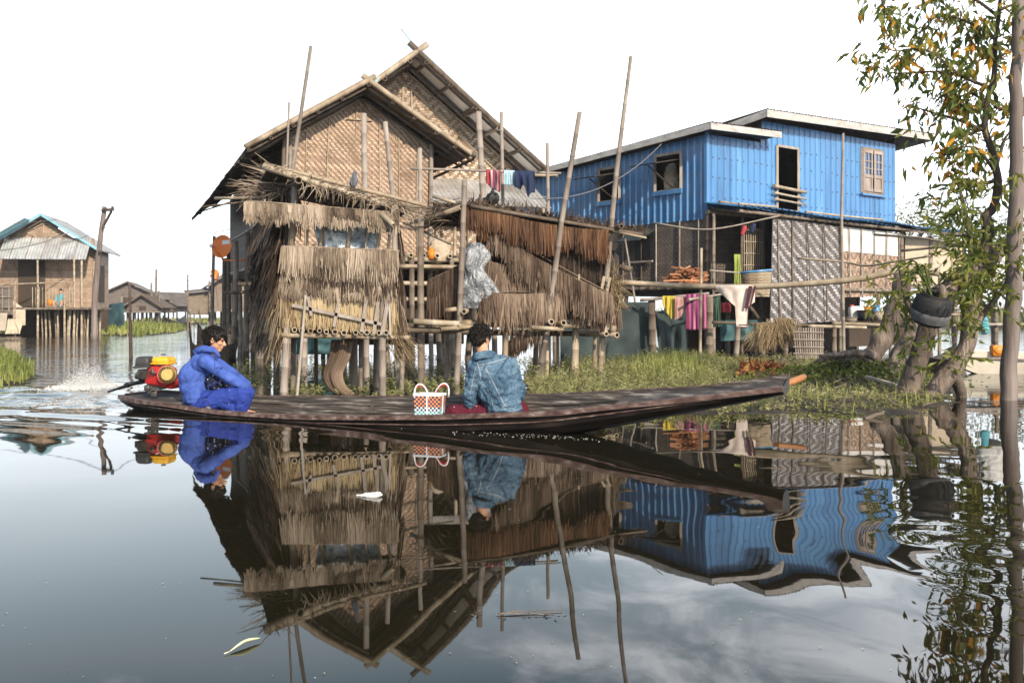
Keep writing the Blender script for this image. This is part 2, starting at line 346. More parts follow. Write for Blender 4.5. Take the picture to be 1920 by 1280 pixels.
def corr_sheet(mb, P, n, a0, a1, lo, hi, openings=(), period=.2, depth=.025, kind='trap', jag=0, c=None, m=0, lap=0.9, vs=None):
    """P(a,b) -> point on the flat sheet; ribs run along b; lo(a), hi(a) limits; openings (a0,a1,b0,b1)"""
    bp = set([a0, a1]); k = math.floor(a0/period)
    fr = (0, .62, .72, .9) if kind != 'sine' else tuple(i/6 for i in range(6))
    while k*period < a1+period:
        for f in fr:
            x = (k+f)*period
            if a0 < x < a1: bp.add(round(x, 5))
        k += 1
    for q in openings: bp.add(q[0]); bp.add(q[1])
    bp = sorted(x for x in bp if a0 <= x <= a1)
    jv = {}; 
    for x, y in zip(bp, bp[1:]):
        if y-x < 1e-4: continue
        mid = (x+y)/2; cell = int(mid//lap)
        if cell not in jv: jv[cell] = (random.uniform(-jag, jag), random.random() if c is None else c)
        jj, cc = jv[cell]
        iv = [(lo, hi)]
        segs = [(lambda q, l=lo: l(q)+jj, hi)]
        for (qa, qb, za, zb) in openings:
            if qa <= mid <= qb:
                segs = [(segs[0][0], lambda q, z=za: z), (lambda q, z=zb: z, hi)] if za is not None else segs
        for l, h in segs:
            ox, oy = n*corr_z(x+1e-6, period, depth, kind), n*corr_z(y-1e-6, period, depth, kind)
            pts = [P(x, l(x))+ox, P(y, l(y))+oy, P(y, h(y))+oy, P(x, h(x))+ox]
            if (pts[2]-pts[1]).length < 1e-3: continue
            mb.quad(pts, [(x, l(x)), (y, l(y)), (y, h(y)), (x, h(x))], cc, m, False)
def thatch(mb, A, B, d, L_, n_out, rows=2, step=.011, w_=.013, jit=.12, fan=.18, lift=.05, c=(0, 1), m=0, ragged=.25, sag=0, holes=.42):
    """dry leaves hanging from the line A-B along direction d, standing off along n_out"""
    A = Vector(A); B = Vector(B); d = Vector(d).normalized(); n_out = Vector(n_out).normalized(); ax = (B-A); ln = ax.length; ax.normalize()
    sd = A.x*3.1+A.z*7.3
    for r in range(rows):
        x = 0; tuft = 0
        while x < ln:
            if random.random() < .1: tuft = random.uniform(-ragged, ragged)
            ll = L_*(1+tuft+random.uniform(-jit, jit)); ww = w_*random.uniform(.6, 1.5)
            dd = (d+ax*random.gauss(0, fan*.5)+n_out*random.uniform(-.3, 1)*lift).normalized()
            cl = noise.noise(Vector((x*2.3, r*1.7, sd))); c2 = noise.noise(Vector((x*9, r*3, sd+5)))
            if cl < -.30: ll *= .72
            p = A+ax*x+n_out*(.012+r*.014+random.uniform(0, .008))+Vector((0, 0, random.uniform(-.012, .008)-.035*abs(noise.noise(Vector((x*1.6, sd, r*.3))))))
            if r and noise.noise(Vector((x*3.3, r*2.1, sd+11))) > holes: x += step; continue
            p.z -= sag*4*(x/ln)*(1-x/ln)
            s_ = (ax*ww*.5+n_out*random.uniform(-.4, .4)*ww)
            q = p+dd*ll*.55+n_out*random.uniform(0, .02); e = p+dd*ll+n_out*random.uniform(-.01, .03)+ax*random.uniform(-.012, .012)
            b = len(mb.v); mb.v.extend((p-s_, p+s_, q+s_, q-s_, e+s_*.5, e-s_*.3)); cc = min(1, max(0, random.uniform(*c)*(1+1.1*cl+.7*c2)))
            mb.face((b, b+1, b+2, b+3), None, cc, m); mb.face((b+3, b+2, b+4, b+5), None, cc*.9, m)
            x += step*random.uniform(.35, 1.05)
def wob(pts, amp, sub=4, freq=3.0):
    """subdivide a polyline with a smooth wobble"""
    o = []
    for a, b in zip(pts, pts[1:]):
        a = Vector(a); b = Vector(b)
        for i in range(sub): o.append(a.lerp(b, i/sub))
    o.append(Vector(pts[-1]))
    return [p+noise.noise_vector(p*freq)*amp*(0 if i in (0, len(o)-1) else 1) for i, p in enumerate(o)]
def cr_line(pts, n=6):
    """Catmull-Rom through points"""
    P = [Vector(p) for p in pts]; P = [P[0]*2-P[1]]+P+[P[-1]*2-P[-2]]; o = []
    for i in range(1, len(P)-2):
        a, b, c, d = P[i-1:i+3]
        for k in range(n):
            t = k/n; o.append(.5*((2*b)+(c-a)*t+(2*a-5*b+4*c-d)*t*t+(3*b-a-3*c+d)*t**3))
    o.append(P[-2]); return o
def interp(tab, x):
    if x <= tab[0][0]: return tab[0][1]
    for (a, b), (c, d) in zip(tab, tab[1:]):
        if x <= c: return b+(d-b)*(x-a)/(c-a)
    return tab[-1][1]
# ================================================================== WATER
def grid_axis(a, b, st, lo, hi, g=1.25):
    xs = [a+i*st for i in range(int((b-a)/st)+1)]
    s = st; x = xs[-1]
    while x < hi: s *= g; x += s; xs.append(x)
    s = st; x = xs[0]
    while x > lo: s *= g; x -= s; xs.insert(0, x)
    return xs
S0 = Vector((-4.22, 10.8)); S1 = Vector((2.12, 7.7)); AX = (S1-S0).normalized(); PE = Vector((AX.y, -AX.x))   # PE points to the camera side
if PE.y > 0: PE = -PE
BL = (S1-S0).length
def water_h(x, y):
    p = Vector((x, y)); r = p-S0; al = r.dot(AX); pe = r.dot(PE)
    near = 1/(1+max(0, abs(y-8)-8)**2*.05)
    h = 0
    n = noise.noise(Vector((x*.55, y*.35, 3.1)))*.0042+noise.noise(Vector((x*1.5+4, y*1.1, 7.7)))*.0013
    h += n*near
    m2 = 1/(1+math.exp(-(x+.5)*2))*math.exp(-((y-6)/3)**2)
    h += m2*(.0050*noise.noise(Vector((x*.9+9, y*1.1, 4.4)))+.0014*noise.noise(Vector((x*2.2, y*2.4, 8.1))))
    # rings and swirls under the tree on the right
    m = 1/(1+math.exp(-(x-2.2)*2.2))*math.exp(-((y-5)/5)**2)
    if x > 0:
        rr_ = math.hypot(x-2.05, (y-4.15)*.8)
        h += .0026*math.sin(15*rr_+4*noise.noise(Vector((x*.9, y*.9, 0))))*math.exp(-(rr_/.85)**2)
        h += m*(.0018*noise.noise(Vector((x*2.0, y*2.0, 1.3))))
    # wake running back from the hull on the near side
    if al < 6.2:
        w_ = pe-.52-.045*(6.2-al)
        f = min(1, max(0, (4.6-al)/3.2)); 
        h += f*.013*math.exp(-(w_/.30)**2)
        if w_ > 0: h += f*.0055*math.exp(-w_/.55)*math.sin(w_*2*math.pi/.42+.8*noise.noise(Vector((x, y, 5))))
    # churned water behind the stern and along the channel
    if al < .4:
        f = min(1, (.4-al)/1.0)*math.exp(-max(0, -al-6)/10)*math.exp(-(pe/(.9+.28*abs(al)))**2)
        h += f*(.030*noise.noise(Vector((x*2.1, y*2.1, 0)))+.022*noise.noise(Vector((x*4.7, y*4.7, 2))))
        w2 = -pe-.35*abs(al)-.3
        h += .010*math.exp(-(w2/.25)**2)*min(1, -al/2) if al < 0 else 0
    # bow foam bump
    b = (al-5.15)
    h += .012*math.exp(-(b/.35)**2-((pe-.33)/.16)**2)
    return h
xs = grid_axis(-8.5, 7.5, .075, -750, 750, 1.3); ys = grid_axis(1.6, 15.5, .062, -60, 900, 1.18)
mb = MB(); nx = len(xs)
for y in ys:
    for x in xs: mb.v.append(Vector((x, y, water_h(x, y) if -14 < x < 12 and y < 30 else 0)))
for j in range(len(ys)-1):
    for i in range(nx-1):
        a = j*nx+i; mb.f.append((a, a+1, a+1+nx, a+nx))
nf = len(mb.f); mb.uv = [None]*nf; mb.c = [.5]*nf; mb.m = [0]*nf; mb.sm = [True]*nf
m, nt, b, L = newmat('lake_water'); Mt['water'] = m
b.inputs['Base Color'].default_value = (.011, .0095, .005, 1); b.inputs['Roughness'].default_value = .015; b.inputs['IOR'].default_value = 1.30; b.inputs['Specular IOR Level'].default_value = .5
tc = N(nt, 'ShaderNodeTexCoord'); sp = N(nt, 'ShaderNodeSeparateXYZ'); L(tc.outputs['Object'], sp.inputs[0])
mp = N(nt, 'ShaderNodeMapping'); mp.inputs['Scale'].default_value = (.55, 1.5, 1); L(tc.outputs['Object'], mp.inputs[0])
n1 = N(nt, 'ShaderNodeTexNoise'); n1.inputs['Scale'].default_value = 2.2; n1.inputs['Detail'].default_value = 4; L(mp.outputs[0], n1.inputs[0])
# ruffled beyond the boat (y 12 on), glassy in front of it
fy = N(nt, 'ShaderNodeMapRange', interpolation_type='SMOOTHSTEP'); L(sp.outputs['Y'], fy.inputs[0]); fy.inputs[1].default_value = 9.5; fy.inputs[2].default_value = 22; fy.inputs[3].default_value = .012; fy.inputs[4].default_value = 1.0
n3 = N(nt, 'ShaderNodeTexNoise'); n3.inputs['Scale'].default_value = .22; n3.inputs['Detail'].default_value = 2; L(tc.outputs['Object'], n3.inputs[0])
pt = N(nt, 'ShaderNodeMapRange'); L(n3.outputs[0], pt.inputs[0]); pt.inputs[1].default_value = .4; pt.inputs[2].default_value = .62; pt.inputs[3].default_value = .35; pt.inputs[4].default_value = 1
fm = N(nt, 'ShaderNodeMath', operation='MULTIPLY'); L(fy.outputs[0], fm.inputs[0]); L(pt.outputs[0], fm.inputs[1])
# the channel on the left is choppier
fx = N(nt, 'ShaderNodeMapRange', interpolation_type='SMOOTHSTEP'); L(sp.outputs['X'], fx.inputs[0]); fx.inputs[1].default_value = -1.5; fx.inputs[2].default_value = -5.5; fx.inputs[3].default_value = .35; fx.inputs[4].default_value = 1.6
fm2 = N(nt, 'ShaderNodeMath', operation='MULTIPLY'); L(fm.outputs[0], fm2.inputs[0]); L(fx.outputs[0], fm2.inputs[1])
bp = N(nt, 'ShaderNodeBump'); bp.inputs['Distance'].default_value = .05; L(n1.outputs[0], bp.inputs['Height']); L(fm2.outputs[0], bp.inputs['Strength']); L(bp.outputs[0], b.inputs['Normal'])
tag(mb.build('water', 'water'), kind='structure')

# ================================================================== FLOATING BANKS
def wl(px, py):                         # a point on the water seen at this pixel
    D = F*CH/(py-HY); return Vector(((px-HX)/F*D, D, 0))
def inside(p, poly):
    c = False; j = len(poly)-1
    for i in range(len(poly)):
        a, b = poly[i], poly[j]
        if (a.y > p.y) != (b.y > p.y) and p.x < (b.x-a.x)*(p.y-a.y)/(b.y-a.y)+a.x: c = not c
        j = i
    return c
def edge_d(p, poly):
    d = 1e9
    for i in range(len(poly)):
        a, b = poly[i-1].xy, poly[i].xy; ab = b-a; t = max(0, min(1, (p.xy-a).dot(ab)/ab.length_squared)); d = min(d, (p.xy-a-ab*t).length)
    return d
def bank(name, poly, hmax, cell, bumps=()):
    mb = MB(); x0 = min(p.x for p in poly)-cell; x1 = max(p.x for p in poly)+cell; y0 = min(p.y for p in poly)-cell; y1 = max(p.y for p in poly)+cell
    nx = int((x1-x0)/cell)+2; ny = int((y1-y0)/cell)+2; H = {}
    def h(x, y):
        p = Vector((x, y, 0)); d = edge_d(p, poly)*(1 if inside(p, poly) else -1)
        d += noise.noise(p*1.7)*.22
        z = max(-.12, min(1, d/.6)*hmax)+noise.noise(p*2.6)*.035
        for bx, by, br, bh in bumps: z += bh*math.exp(-((x-bx)**2+(y-by)**2)/br**2)
        return z
    for j in range(ny):
        for i in range(nx):
            x = x0+i*cell; y = y0+j*cell; z = h(x, y); H[(i, j)] = z; mb.v.append(Vector((x, y, z)))
    for j in range(ny-1):
        for i in range(nx-1):
            if max(H[(i, j)], H[(i+1, j)], H[(i, j+1)], H[(i+1, j+1)]) < -.1: continue
            a = j*nx+i; mb.face((a, a+1, a+1+nx, a+nx), None, .5, 0, True)
    tag(mb.build(name, 'mud'), kind='structure'); return h
MP = wl(1590, 722)
BKP = [wl(*q) for q in ((985, 700), (1100, 684), (1250, 678), (1420, 676), (1530, 668), (1640, 676), (1700, 700), (1765, 722), (1785, 748), (1700, 772), (1600, 778), (1480, 768), (1350, 778), (1230, 770), (1120, 775), (1000, 760))]
hb = bank('bank', BKP, .05, .12, [(MP.x, MP.y, .8, .16), (MP.x+.7, MP.y-.3, .4, .06)])
LGP = [wl(*q) for q in ((-140, 655), (-10, 652), (30, 668), (60, 690), (66, 705), (40, 722), (-30, 727), (-160, 735))]
hl = bank('grassy_bank', LGP, .08, .2)
FGP = [wl(*q) for q in ((190, 628), (250, 632), (330, 624), (352, 617), (330, 611), (260, 607), (200, 609))]
hf = bank('far_bank', FGP, .12, .9)
FG2 = [wl(*q) for q in ((290, 607.5), (430, 609), (520, 616), (470, 613), (300, 603), (420, 602), (560, 604))][:3]+[wl(700, 612), wl(700, 603), wl(250, 602.5)]
hf2 = bank('distant_bank', FG2, .15, 2.2)

def rand_in(poly):
    x0 = min(p.x for p in poly); x1 = max(p.x for p in poly); y0 = min(p.y for p in poly); y1 = max(p.y for p in poly)
    while True:
        p = Vector((random.uniform(x0, x1), random.uniform(y0, y1), 0))
        if inside(p, poly): return p
def blade(mb, p, l, w_, lean, c, m=0):
    a = random.uniform(0, 2*math.pi); d = Vector((math.cos(a), math.sin(a), 0)); s_ = Vector((-d.y, d.x, 0))*w_*.5
    if abs(s_.x) < w_*.2: s_.x = w_*.3
    q = p+Vector((0, 0, l*.55))+d*l*lean*.35; e = p+Vector((0, 0, l*(1-lean*.3)))+d*l*lean
    b = len(mb.v); mb.v.extend((p-s_, p+s_, q+s_*.8, q-s_*.8, e)); mb.face((b, b+1, b+2, b+3), None, c, m); mb.face((b+3, b+2, b+4), None, c, m)
def leafq(mb, p, d, l, w_, c, m=0, up=None):
    """folded leaf of four faces"""
    d = d.normalized(); s_ = d.cross(up or Vector((random.uniform(-1, 1), random.uniform(-1, 1), random.uniform(-.4, 1)))); 
    s_ = s_.normalized() if s_.length > 1e-3 else d.orthogonal().normalized(); n = s_.cross(d)
    b = len(mb.v); mid = p+d*l*.42+n*l*.05; e = p+d*l-n*l*.1
    mb.v.extend((p, mid+s_*w_*.5+n*w_*.16, e, mid-s_*w_*.5+n*w_*.16, mid)); 
    mb.face((b, b+1, b+4), None, c, m); mb.face((b+1, b+2, b+4), None, c, m); mb.face((b, b+4, b+3), None, c, m); mb.face((b+4, b+2, b+3), None, c, m)
def weedplant(mb, p, h, c, m=0, lw=.02, n=6):
    top = p+Vector((random.gauss(0, .3)*h, random.gauss(0, .3)*h, h)); sv = Vector((.003, 0, 0))
    b = len(mb.v); mb.v.extend((p-sv, p+sv, top)); mb.face((b, b+1, b+2), None, c*.6, m)
    for k in range(n):
        t = random.uniform(.25, 1); a = random.uniform(0, 6.3)
        leafq(mb, p.lerp(top, t), Vector((math.cos(a), math.sin(a), random.uniform(-.2, .9))), lw*random.uniform(1.2, 2.6), lw*random.uniform(.5, .9), min(1, max(0, c+random.gauss(0, .14))), m)
mb = MB()
for i in range(8500):
    p = rand_in(BKP); D = p.y
    z = hb(p.x, p.y)
    if z < -.03: continue
    px = HX+F*p.x/p.y
    patch = noise.noise(p*1.3)
    hh = random.uniform(.05, .17)*(1+.6*patch)*(1.15 if px < 1350 else .62)
    if px < 1400 and p.y > 12.5: hh *= 1.3
    weedplant(mb, p+Vector((0, 0, max(z, -.02)-.01)), hh, min(1, max(0, .5+patch*.5+random.gauss(0, .22))), 0, .021, 6)
tag(mb.build('water_weeds', 'weed'), 'pale green and straw coloured water weeds matted over the bank', 'weeds', kind='stuff')
mb = MB()
for i in range(2300):
    if i < 1500:
        p = wl(random.gauss(1262, 34), random.uniform(684, 722))
    else: p = rand_in(BKP)
    z = max(0, hb(p.x, p.y)); blade(mb, p+Vector((0, 0, z-.02)), random.uniform(.12, .42 if i < 1500 else .24), .014, random.uniform(.05, .6), random.uniform(.35, .95))
tag(mb.build('tall_grass', 'grass'), 'bright green blades standing taller on the bank beyond the boat', 'grass', kind='stuff')
mb = MB()
for i in range(5200):
    p = rand_in(LGP); z = hl(p.x, p.y)
    blade(mb, p+Vector((0, 0, max(z, 0)-.03)), random.uniform(.10, .30)*(1+.5*noise.noise(p)), .02, random.uniform(.1, .7), min(1, max(0, .5+.5*noise.noise(p*1.5)+random.gauss(0, .15))))
tag(mb.build('bank_grass', 'grass'), 'thick bright green grass on the bank at the left edge', 'grass', kind='stuff')
mb = MB()
for i in range(4200):
    p = rand_in(FGP); z = hf(p.x, p.y)
    blade(mb, p+Vector((0, 0, max(z, 0)-.05)), random.uniform(.2, .55), .07, random.uniform(.1, .6), min(1, max(0, .62+.4*noise.noise(p*.4)+random.gauss(0, .15))))
for i in range(3000):
    p = rand_in(FG2); z = hf2(p.x, p.y)
    blade(mb, p+Vector((0, 0, max(z, 0)-.05)), random.uniform(.3, .7), .2, random.uniform(.1, .6), random.uniform(.5, 1))
tag(mb.build('far_grass', 'grass'), 'yellow green reeds on the low banks across the channel', 'reeds', kind='stuff')
FG3 = [wl(*p_) for p_ in ((960, 612), (1400, 613), (2100, 615), (2100, 606), (1400, 605), (960, 607))]
hf3 = bank('right_far_bank', FG3, .2, 2.2)
mb = MB()
for i in range(5000):
    p = rand_in(FG3); blade(mb, p+Vector((0, 0, -.05)), random.uniform(.6, 2.2)*(1+.5*noise.noise(p*.1)), .22, random.uniform(.1, .6), random.uniform(.2, .9))
tag(mb.build('reeds', 'weed'), 'dull straw and green reeds far behind the blue house', 'reeds', kind='stuff')
# sparse water plants among the stilts
mb = MB()
for i in range(1700):
    px = random.uniform(440, 1010); py = random.uniform(668, 742)
    p = wl(px, py)
    if noise.noise(p*1.1+Vector((3, 1, 0))) < -.02: continue
    weedplant(mb, p+Vector((0, 0, -.02)), random.uniform(.03, .13), random.uniform(.1, .8), 0, .03, 5)
tag(mb.build('floating_plants', 'weed'), 'scattered floating plants among the hut stilts', 'plants', kind='stuff')
# broadleaf brush on the mound
mb = MB()
for i in range(1500):
    q = MP+Vector((random.gauss(0, .62), random.gauss(-.1, .42), 0)); z = max(0, hb(q.x, q.y))
    leafq(mb, q+Vector((0, 0, z+random.uniform(-.02, .13))), Vector((random.uniform(-1, 1), random.uniform(-1, .6), random.uniform(-.1, .9))), random.uniform(.05, .09), random.uniform(.03, .05), random.uniform(.05, .8))
tag(mb.build('ground_creeper', 'leaf'), 'dark green broadleaf creeper covering the mound beside the tree roots', 'creeper', kind='stuff')
# twigs, roots, litter
mb = MB()
for i in range(420):
    q = rand_in(BKP)
    if HX+F*q.x/q.y < 1380: continue
    z = max(0, hb(q.x, q.y)); a = random.uniform(0, 3.14); l = random.uniform(.08, .4)
    d = Vector((math.cos(a), math.sin(a)*.7, random.uniform(-.1, .5)))*l
    mb.tube(wob([q+Vector((0, 0, z)), q+Vector((0, 0, z+.03))+d], .03, 4), random.uniform(.003, .009), 4, False)
tag(mb.build('twig_litter', 'wood'), 'grey twigs and dead stems littered over the bank', 'twigs', kind='stuff')

# ================================================================== BOAT
NEAR = [(224, 741), (260, 750), (320, 757), (349, 762), (404, 770), (520, 777), (600, 780), (740, 780), (860, 778), (1040, 771), (1120, 763), (1200, 755), (1332, 741), (1400, 733), (1462, 726)]
FAR = [(230, 739), (306, 731), (323, 733), (400, 738), (500, 742), (740, 743), (1040, 738), (1120, 734), (1332, 723), (1400, 714), (1474, 702)]
WID = [(0, .05), (.015, .16), (.05, .27), (.12, .36), (.25, .42), (.5, .46), (.68, .42), (.82, .30), (.92, .20), (1, .145)]
def fit_z(t, side):
    A = S0+AX*BL*t; p = A+PE*interp(WID, t)*side; px = HX+F*p.x/p.y; py = interp(NEAR if side > 0 else FAR, px)
    return Vector((p.x, p.y, CH-(py-HY)/F*p.y))
KEEL = [(0, .05), (.08, -.06), (.25, -.12), (.6, -.12), (.72, -.06), (.80, .06), (.88, .19), (.95, .30), (1, .385)]
NS = 60
def section(t):
    n = fit_z(t, 1); f = fit_z(t, -1); k = interp(KEEL, t); c = (n+f)/2
    k = min(k, min(n.z, f.z)-.045)
    K = Vector((c.x, c.y, k)); out = [n, n.lerp(K, .12)+Vector((0, 0, -(n.z-k)*.42)), n.lerp(K, .38)+Vector((0, 0, -(n.z-k)*.46)), n.lerp(K, .75)+Vector((0, 0, -(n.z-k)*.2)), K,
              f.lerp(K, .75)+Vector((0, 0, -(f.z-k)*.2)), f.lerp(K, .38)+Vector((0, 0, -(f.z-k)*.46)), f.lerp(K, .12)+Vector((0, 0, -(f.z-k)*.42)), f]
    inn = []
    for i, p in enumerate(out):
        q = p.lerp(Vector((c.x, c.y, p.z)), min(.5, .035/max(.03, (p-c).xy.length))) if (p-c).xy.length > .01 else p.copy()
        if 0 < i < 8: q.z += .035
        inn.append(q)
    return out, inn
boat = thing('longtail_boat', 'long narrow dark wooden canoe under way with its tapered bow raised over the water', 'boat', (S0.x, S0.y, 0))
mb = MB(); mi = MB(); secs = []
for i in range(NS+1):
    t = (i/NS); t = t**.9 if t < 1 else 1; secs.append(section(t))
for (o_, i_), (o2, i2) in zip(secs, secs[1:]):
    for k in range(8):
        mb.quad((o_[k], o2[k], o2[k+1], o_[k+1]), None, .4, 0, True)
        mi.quad((i_[k+1], i2[k+1], i2[k], i_[k]), None, .5, 0, True)
for s_, fl in ((secs[0][0], 0), (secs[-1][0], 1)): mb.quad(s_ if fl else s_[::-1], None, .4)
mb.build('hull', 'boatout', boat); mi.build('hull_lining', 'boatin', boat)
for side in (1, -1):
    g = MB(); pts = []
    for i in range(NS+1):
        t = i/NS; p = fit_z(t, side); c = S0+AX*BL*t; inw = Vector((c.x-p.x, c.y-p.y, 0)).normalized()
        o1 = p-inw*.014; o2 = p+inw*.026; hh = .034+.006*noise.noise(p*3)
        pts.append((o1+Vector((0, 0, .006)), o2+Vector((0, 0, .008)), o2+Vector((0, 0, -hh)), o1+Vector((0, 0, -hh))))
    for a, b in zip(pts, pts[1:]):
        for k in range(4): k2 = (k+1) % 4; g.quad((a[k], b[k], b[k2], a[k2]) if side > 0 else (a[k2], b[k2], b[k], a[k]), None, .5, 0, False)
    g.quad(pts[0][::-1], None, .5); g.quad(pts[-1], None, .5)
    g.build('gunwale', 'gunwale', boat)
def deck(t0, t1, drop, name, mat):
    d = MB(); n = 14; pr = None
    for i in range(n+1):
        t = t0+(t1-t0)*i/n; a = fit_z(t, 1); b = fit_z(t, -1); dz = Vector((0, 0, -drop)); q = [a.lerp(b, .03+.94*k/4)+dz for k in range(5)]
        if pr:
            for k in range(4): d.quad((pr[k], q[k], q[k+1], pr[k+1]), None, .3+.12*k, 0, False)
        pr = q
    return d.build(name, mat, boat)
deck(.81, .998, .012, 'bow_deck', 'boatin'); deck(.01, .155, .014, 'stern_deck', 'boatin')
# long stringers along the inside and a rubbing strake outside
for f_ in (.30, .62):
    st_ = MB(); pts = []
    for i in range(41):
        o_, i_ = section(.10+.70*i/40); p = i_[8].lerp(i_[7], f_/.5) if f_ < .5 else i_[7].lerp(i_[6], (f_-.5)/.5); pts.append(p+(i_[4]-p).normalized()*.008)
    st_.tube(pts, .009, 5, True, .8); st_.build('stringer', 'boatin', boat)
st_ = MB(); pts = []
for i in range(51):
    o_, i_ = section(.03+.95*i/50); p = o_[0].lerp(o_[1], .62); pts.append(p+PE.to_3d()*.006)
st_.tube(pts, .007, 5, True, .3); st_.build('strake', 'gunwale', boat)
# cross frames inside
for t in (.155, .30, .42, .62, .74, .81):
    r = MB(); o_, i_ = section(t); o2, i2 = section(t+.006)
    for k in range(8):
        a, b = i_[k], i_[k+1]; c, d = i2[k+1], i2[k]; up = [q+Vector((0, 0, .03)) if 0 < j < 8 else q for j, q in ((k, a), (k+1, b), (k+1, c), (k, d))]
        r.quad(up[::-1], None, .4); r.quad((a, b, up[1], up[0]), None, .4); r.quad((d, c, up[2], up[3])[::-1], None, .4)
    r.build('frame_rib', 'boatin', boat)
# engine block plank under the sitter
mb = MB(); mb.beam(at(350, 763, 10.35)+Vector((0, 0, .02)), at(402, 768, 10.0)+Vector((0, 0, .02)), .16, .035); mb.build('seat_plank', 'wood', boat)

# ------------------------------------------------------------------ engine
ED = 10.45
Mt['yel'] = pm('yellow_paint', [(.10, .06, .02), (.62, .33, .02), (.72, .40, .02), (.76, .45, .05)], 14, rough=.35, bump=.1, rnd=.1, spec=.5, rough2=.6); Mt['red'] = pm('red_paint', [(.04, .015, .012), (.36, .02, .018), (.46, .02, .02), (.50, .05, .04)], 13, rough=.35, bump=.1, rnd=.1, spec=.5, rough2=.6)
Mt['gold'] = flat('brassy_cover', (.50, .33, .11), .38, .3, 9, .1, metal=.4); Mt['steel'] = flat('greasy_steel', (.10, .095, .09), .45, .6, 14, .3, metal=.5)
Mt['rub'] = flat('grey_black_cover', (.045, .045, .048), .5, .3, 8, .1)
eng = thing('outboard_engine', 'small red engine with yellow fuel tank bolted on the stern deck', 'engine', at(292, 742, ED))
def rbox(mb, c, sz, r=.02, rot=None, taper=0, col=.5, m=0, seg=3):
    """box with rounded vertical edges and chamfered top"""
    rot = rot or Matrix.Identity(3); c = Vector(c); hx, hy, hz = sz[0]/2, sz[1]/2, sz[2]/2
    prof = []
    for (cx, cy, a0) in ((hx-r, hy-r, 0), (-hx+r, hy-r, 90), (-hx+r, -hy+r, 180), (hx-r, -hy+r, 270)):
        for k in range(seg+1): a = R(a0+90*k/seg); prof.append((cx+r*math.cos(a), cy+r*math.sin(a)))
    lv = [(-hz, 1-r/hx*.7), (-hz+r*.6, 1), (hz-r, 1-taper), (hz-r*.3, 1-taper-r/hx*.35), (hz, 1-taper-r/hx)]
    b = len(mb.v); k = len(prof)
    for z, s_ in lv:
        for x, y in prof: mb.v.append(c+rot@Vector((x*s_, y*s_, z)))
    for i in range(len(lv)-1):
        for j in range(k): j2 = (j+1) % k; mb.face((b+i*k+j, b+i*k+j2, b+(i+1)*k+j2, b+(i+1)*k+j), None, col, m, True)
    mb.face([b+j for j in reversed(range(k))], None, col, m); mb.face([b+(len(lv)-1)*k+j for j in range(k)], None, col, m)
er = Matrix.Rotation(R(-12), 3, 'Z')
def ep(px, py, dd=0): return at(px, py, ED+dd)
mb = MB(); rbox(mb, ep(303, 704, .02), (.27, .22, .20), .03, er@Matrix.Rotation(R(8), 3, 'Y'), .08); rbox(mb, ep(318, 712, .02), (.20, .20, .12), .025, er@Matrix.Rotation(R(28), 3, 'Y')); 
mb.tube([ep(313, 702, -.08), ep(313, 702, -.155)], [.104, .098], 28, True, .6); blk = mb.build('engine_block', 'red', eng)
mb = MB(); rbox(mb, ep(307, 676, 0), (.185, .19, .085), .03, er, -.04); rbox(mb, ep(307, 681, 0), (.205, .205, .016), .008, er); ft = mb.build('fuel_tank', 'yel', eng)
mb = MB(); mb.tube([ep(306, 665.5, 0), ep(306, 663.5, 0)], .025, 14); mb.build('tank_cap', 'black', ft)
mb = MB(); rbox(mb, ep(272, 678, -.01), (.165, .16, .115), .03, er@Matrix.Rotation(R(-3), 3, 'Y'), .08); rbox(mb, ep(272, 687, -.01), (.19, .17, .025), .012, er@Matrix.Rotation(R(-3), 3, 'Y')); mb.build('air_filter', 'rub', eng)
# recoil starter cover: dish with a ring of slots
mb = MB(); c0 = ep(314, 702, -.165); nrm = Vector((.12, -1, .03)).normalized(); 
mb.tube([c0, c0+nrm*.012, c0+nrm*.03, c0+nrm*.036], [.094, .090, .070, .055], 32, True, .5); st = mb.build('starter_cover', 'gold', eng)
mb = MB(); ux = nrm.cross(Vector((0, 0, 1))).normalized(); uz = ux.cross(nrm)
for k in range(26):
    a = 2*math.pi*k/26; q = (ux*math.cos(a)+uz*math.sin(a)); mb.beam(c0+nrm*.036+q*.058, c0+nrm*.026+q*.083, .010, .008, .1)
mb.build('cooling_slot', 'black', st)
# cylinder fins, carburettor, exhaust below the filter
mb = MB()
for k in range(7): rbox(mb, ep(280-k*.5, 692+k*2.8, .02), (.15, .15, .006), .01, er)
mb.tube([ep(262, 694, -.06), ep(258, 704, -.05), ep(264, 711, 0)], .022, 8); mb.tube([ep(286, 690, -.1), ep(287, 703, -.1)], .016, 8); mb.tube([ep(281, 697, -.1), ep(293, 700, -.11)], .008, 6)
for k in range(9): mb.beam(ep(261+k*2.4, 693, -.09), ep(259+k*2.6, 708, -.07), .006, .012)
rbox(mb, ep(271, 704, .02), (.17, .13, .07), .02, er); mb.build('cylinder_head', 'steel', eng)
mb = MB(); rbox(mb, ep(290, 737, 0), (.062, .07, .075), .008); mb.tube([ep(290, 733, 0), ep(290, 716, 0)], .02, 10); mb.beam(ep(276, 729, -.02), ep(312, 720, -.02), .03, .09); rbox(mb, ep(277, 727, -.03), (.06, .07, .06), .012)
mb.tube([ep(299, 724, -.06), ep(308, 727, -.06)], .014, 8); mb.build('engine_mount', 'steel', eng)
mb = MB(); mb.tube([ep(283, 712, 0), ep(250, 719, .12), ep(222, 728, .28)], [.026, .022, .019], 10); mb.tube([ep(240, 721.5, .16), ep(236, 722.5, .18)], .03, 10); mb.tube([ep(222, 728, .28), at(203, 734, 10.95)], .014, 8); mb.build('propeller_shaft', 'black', eng)
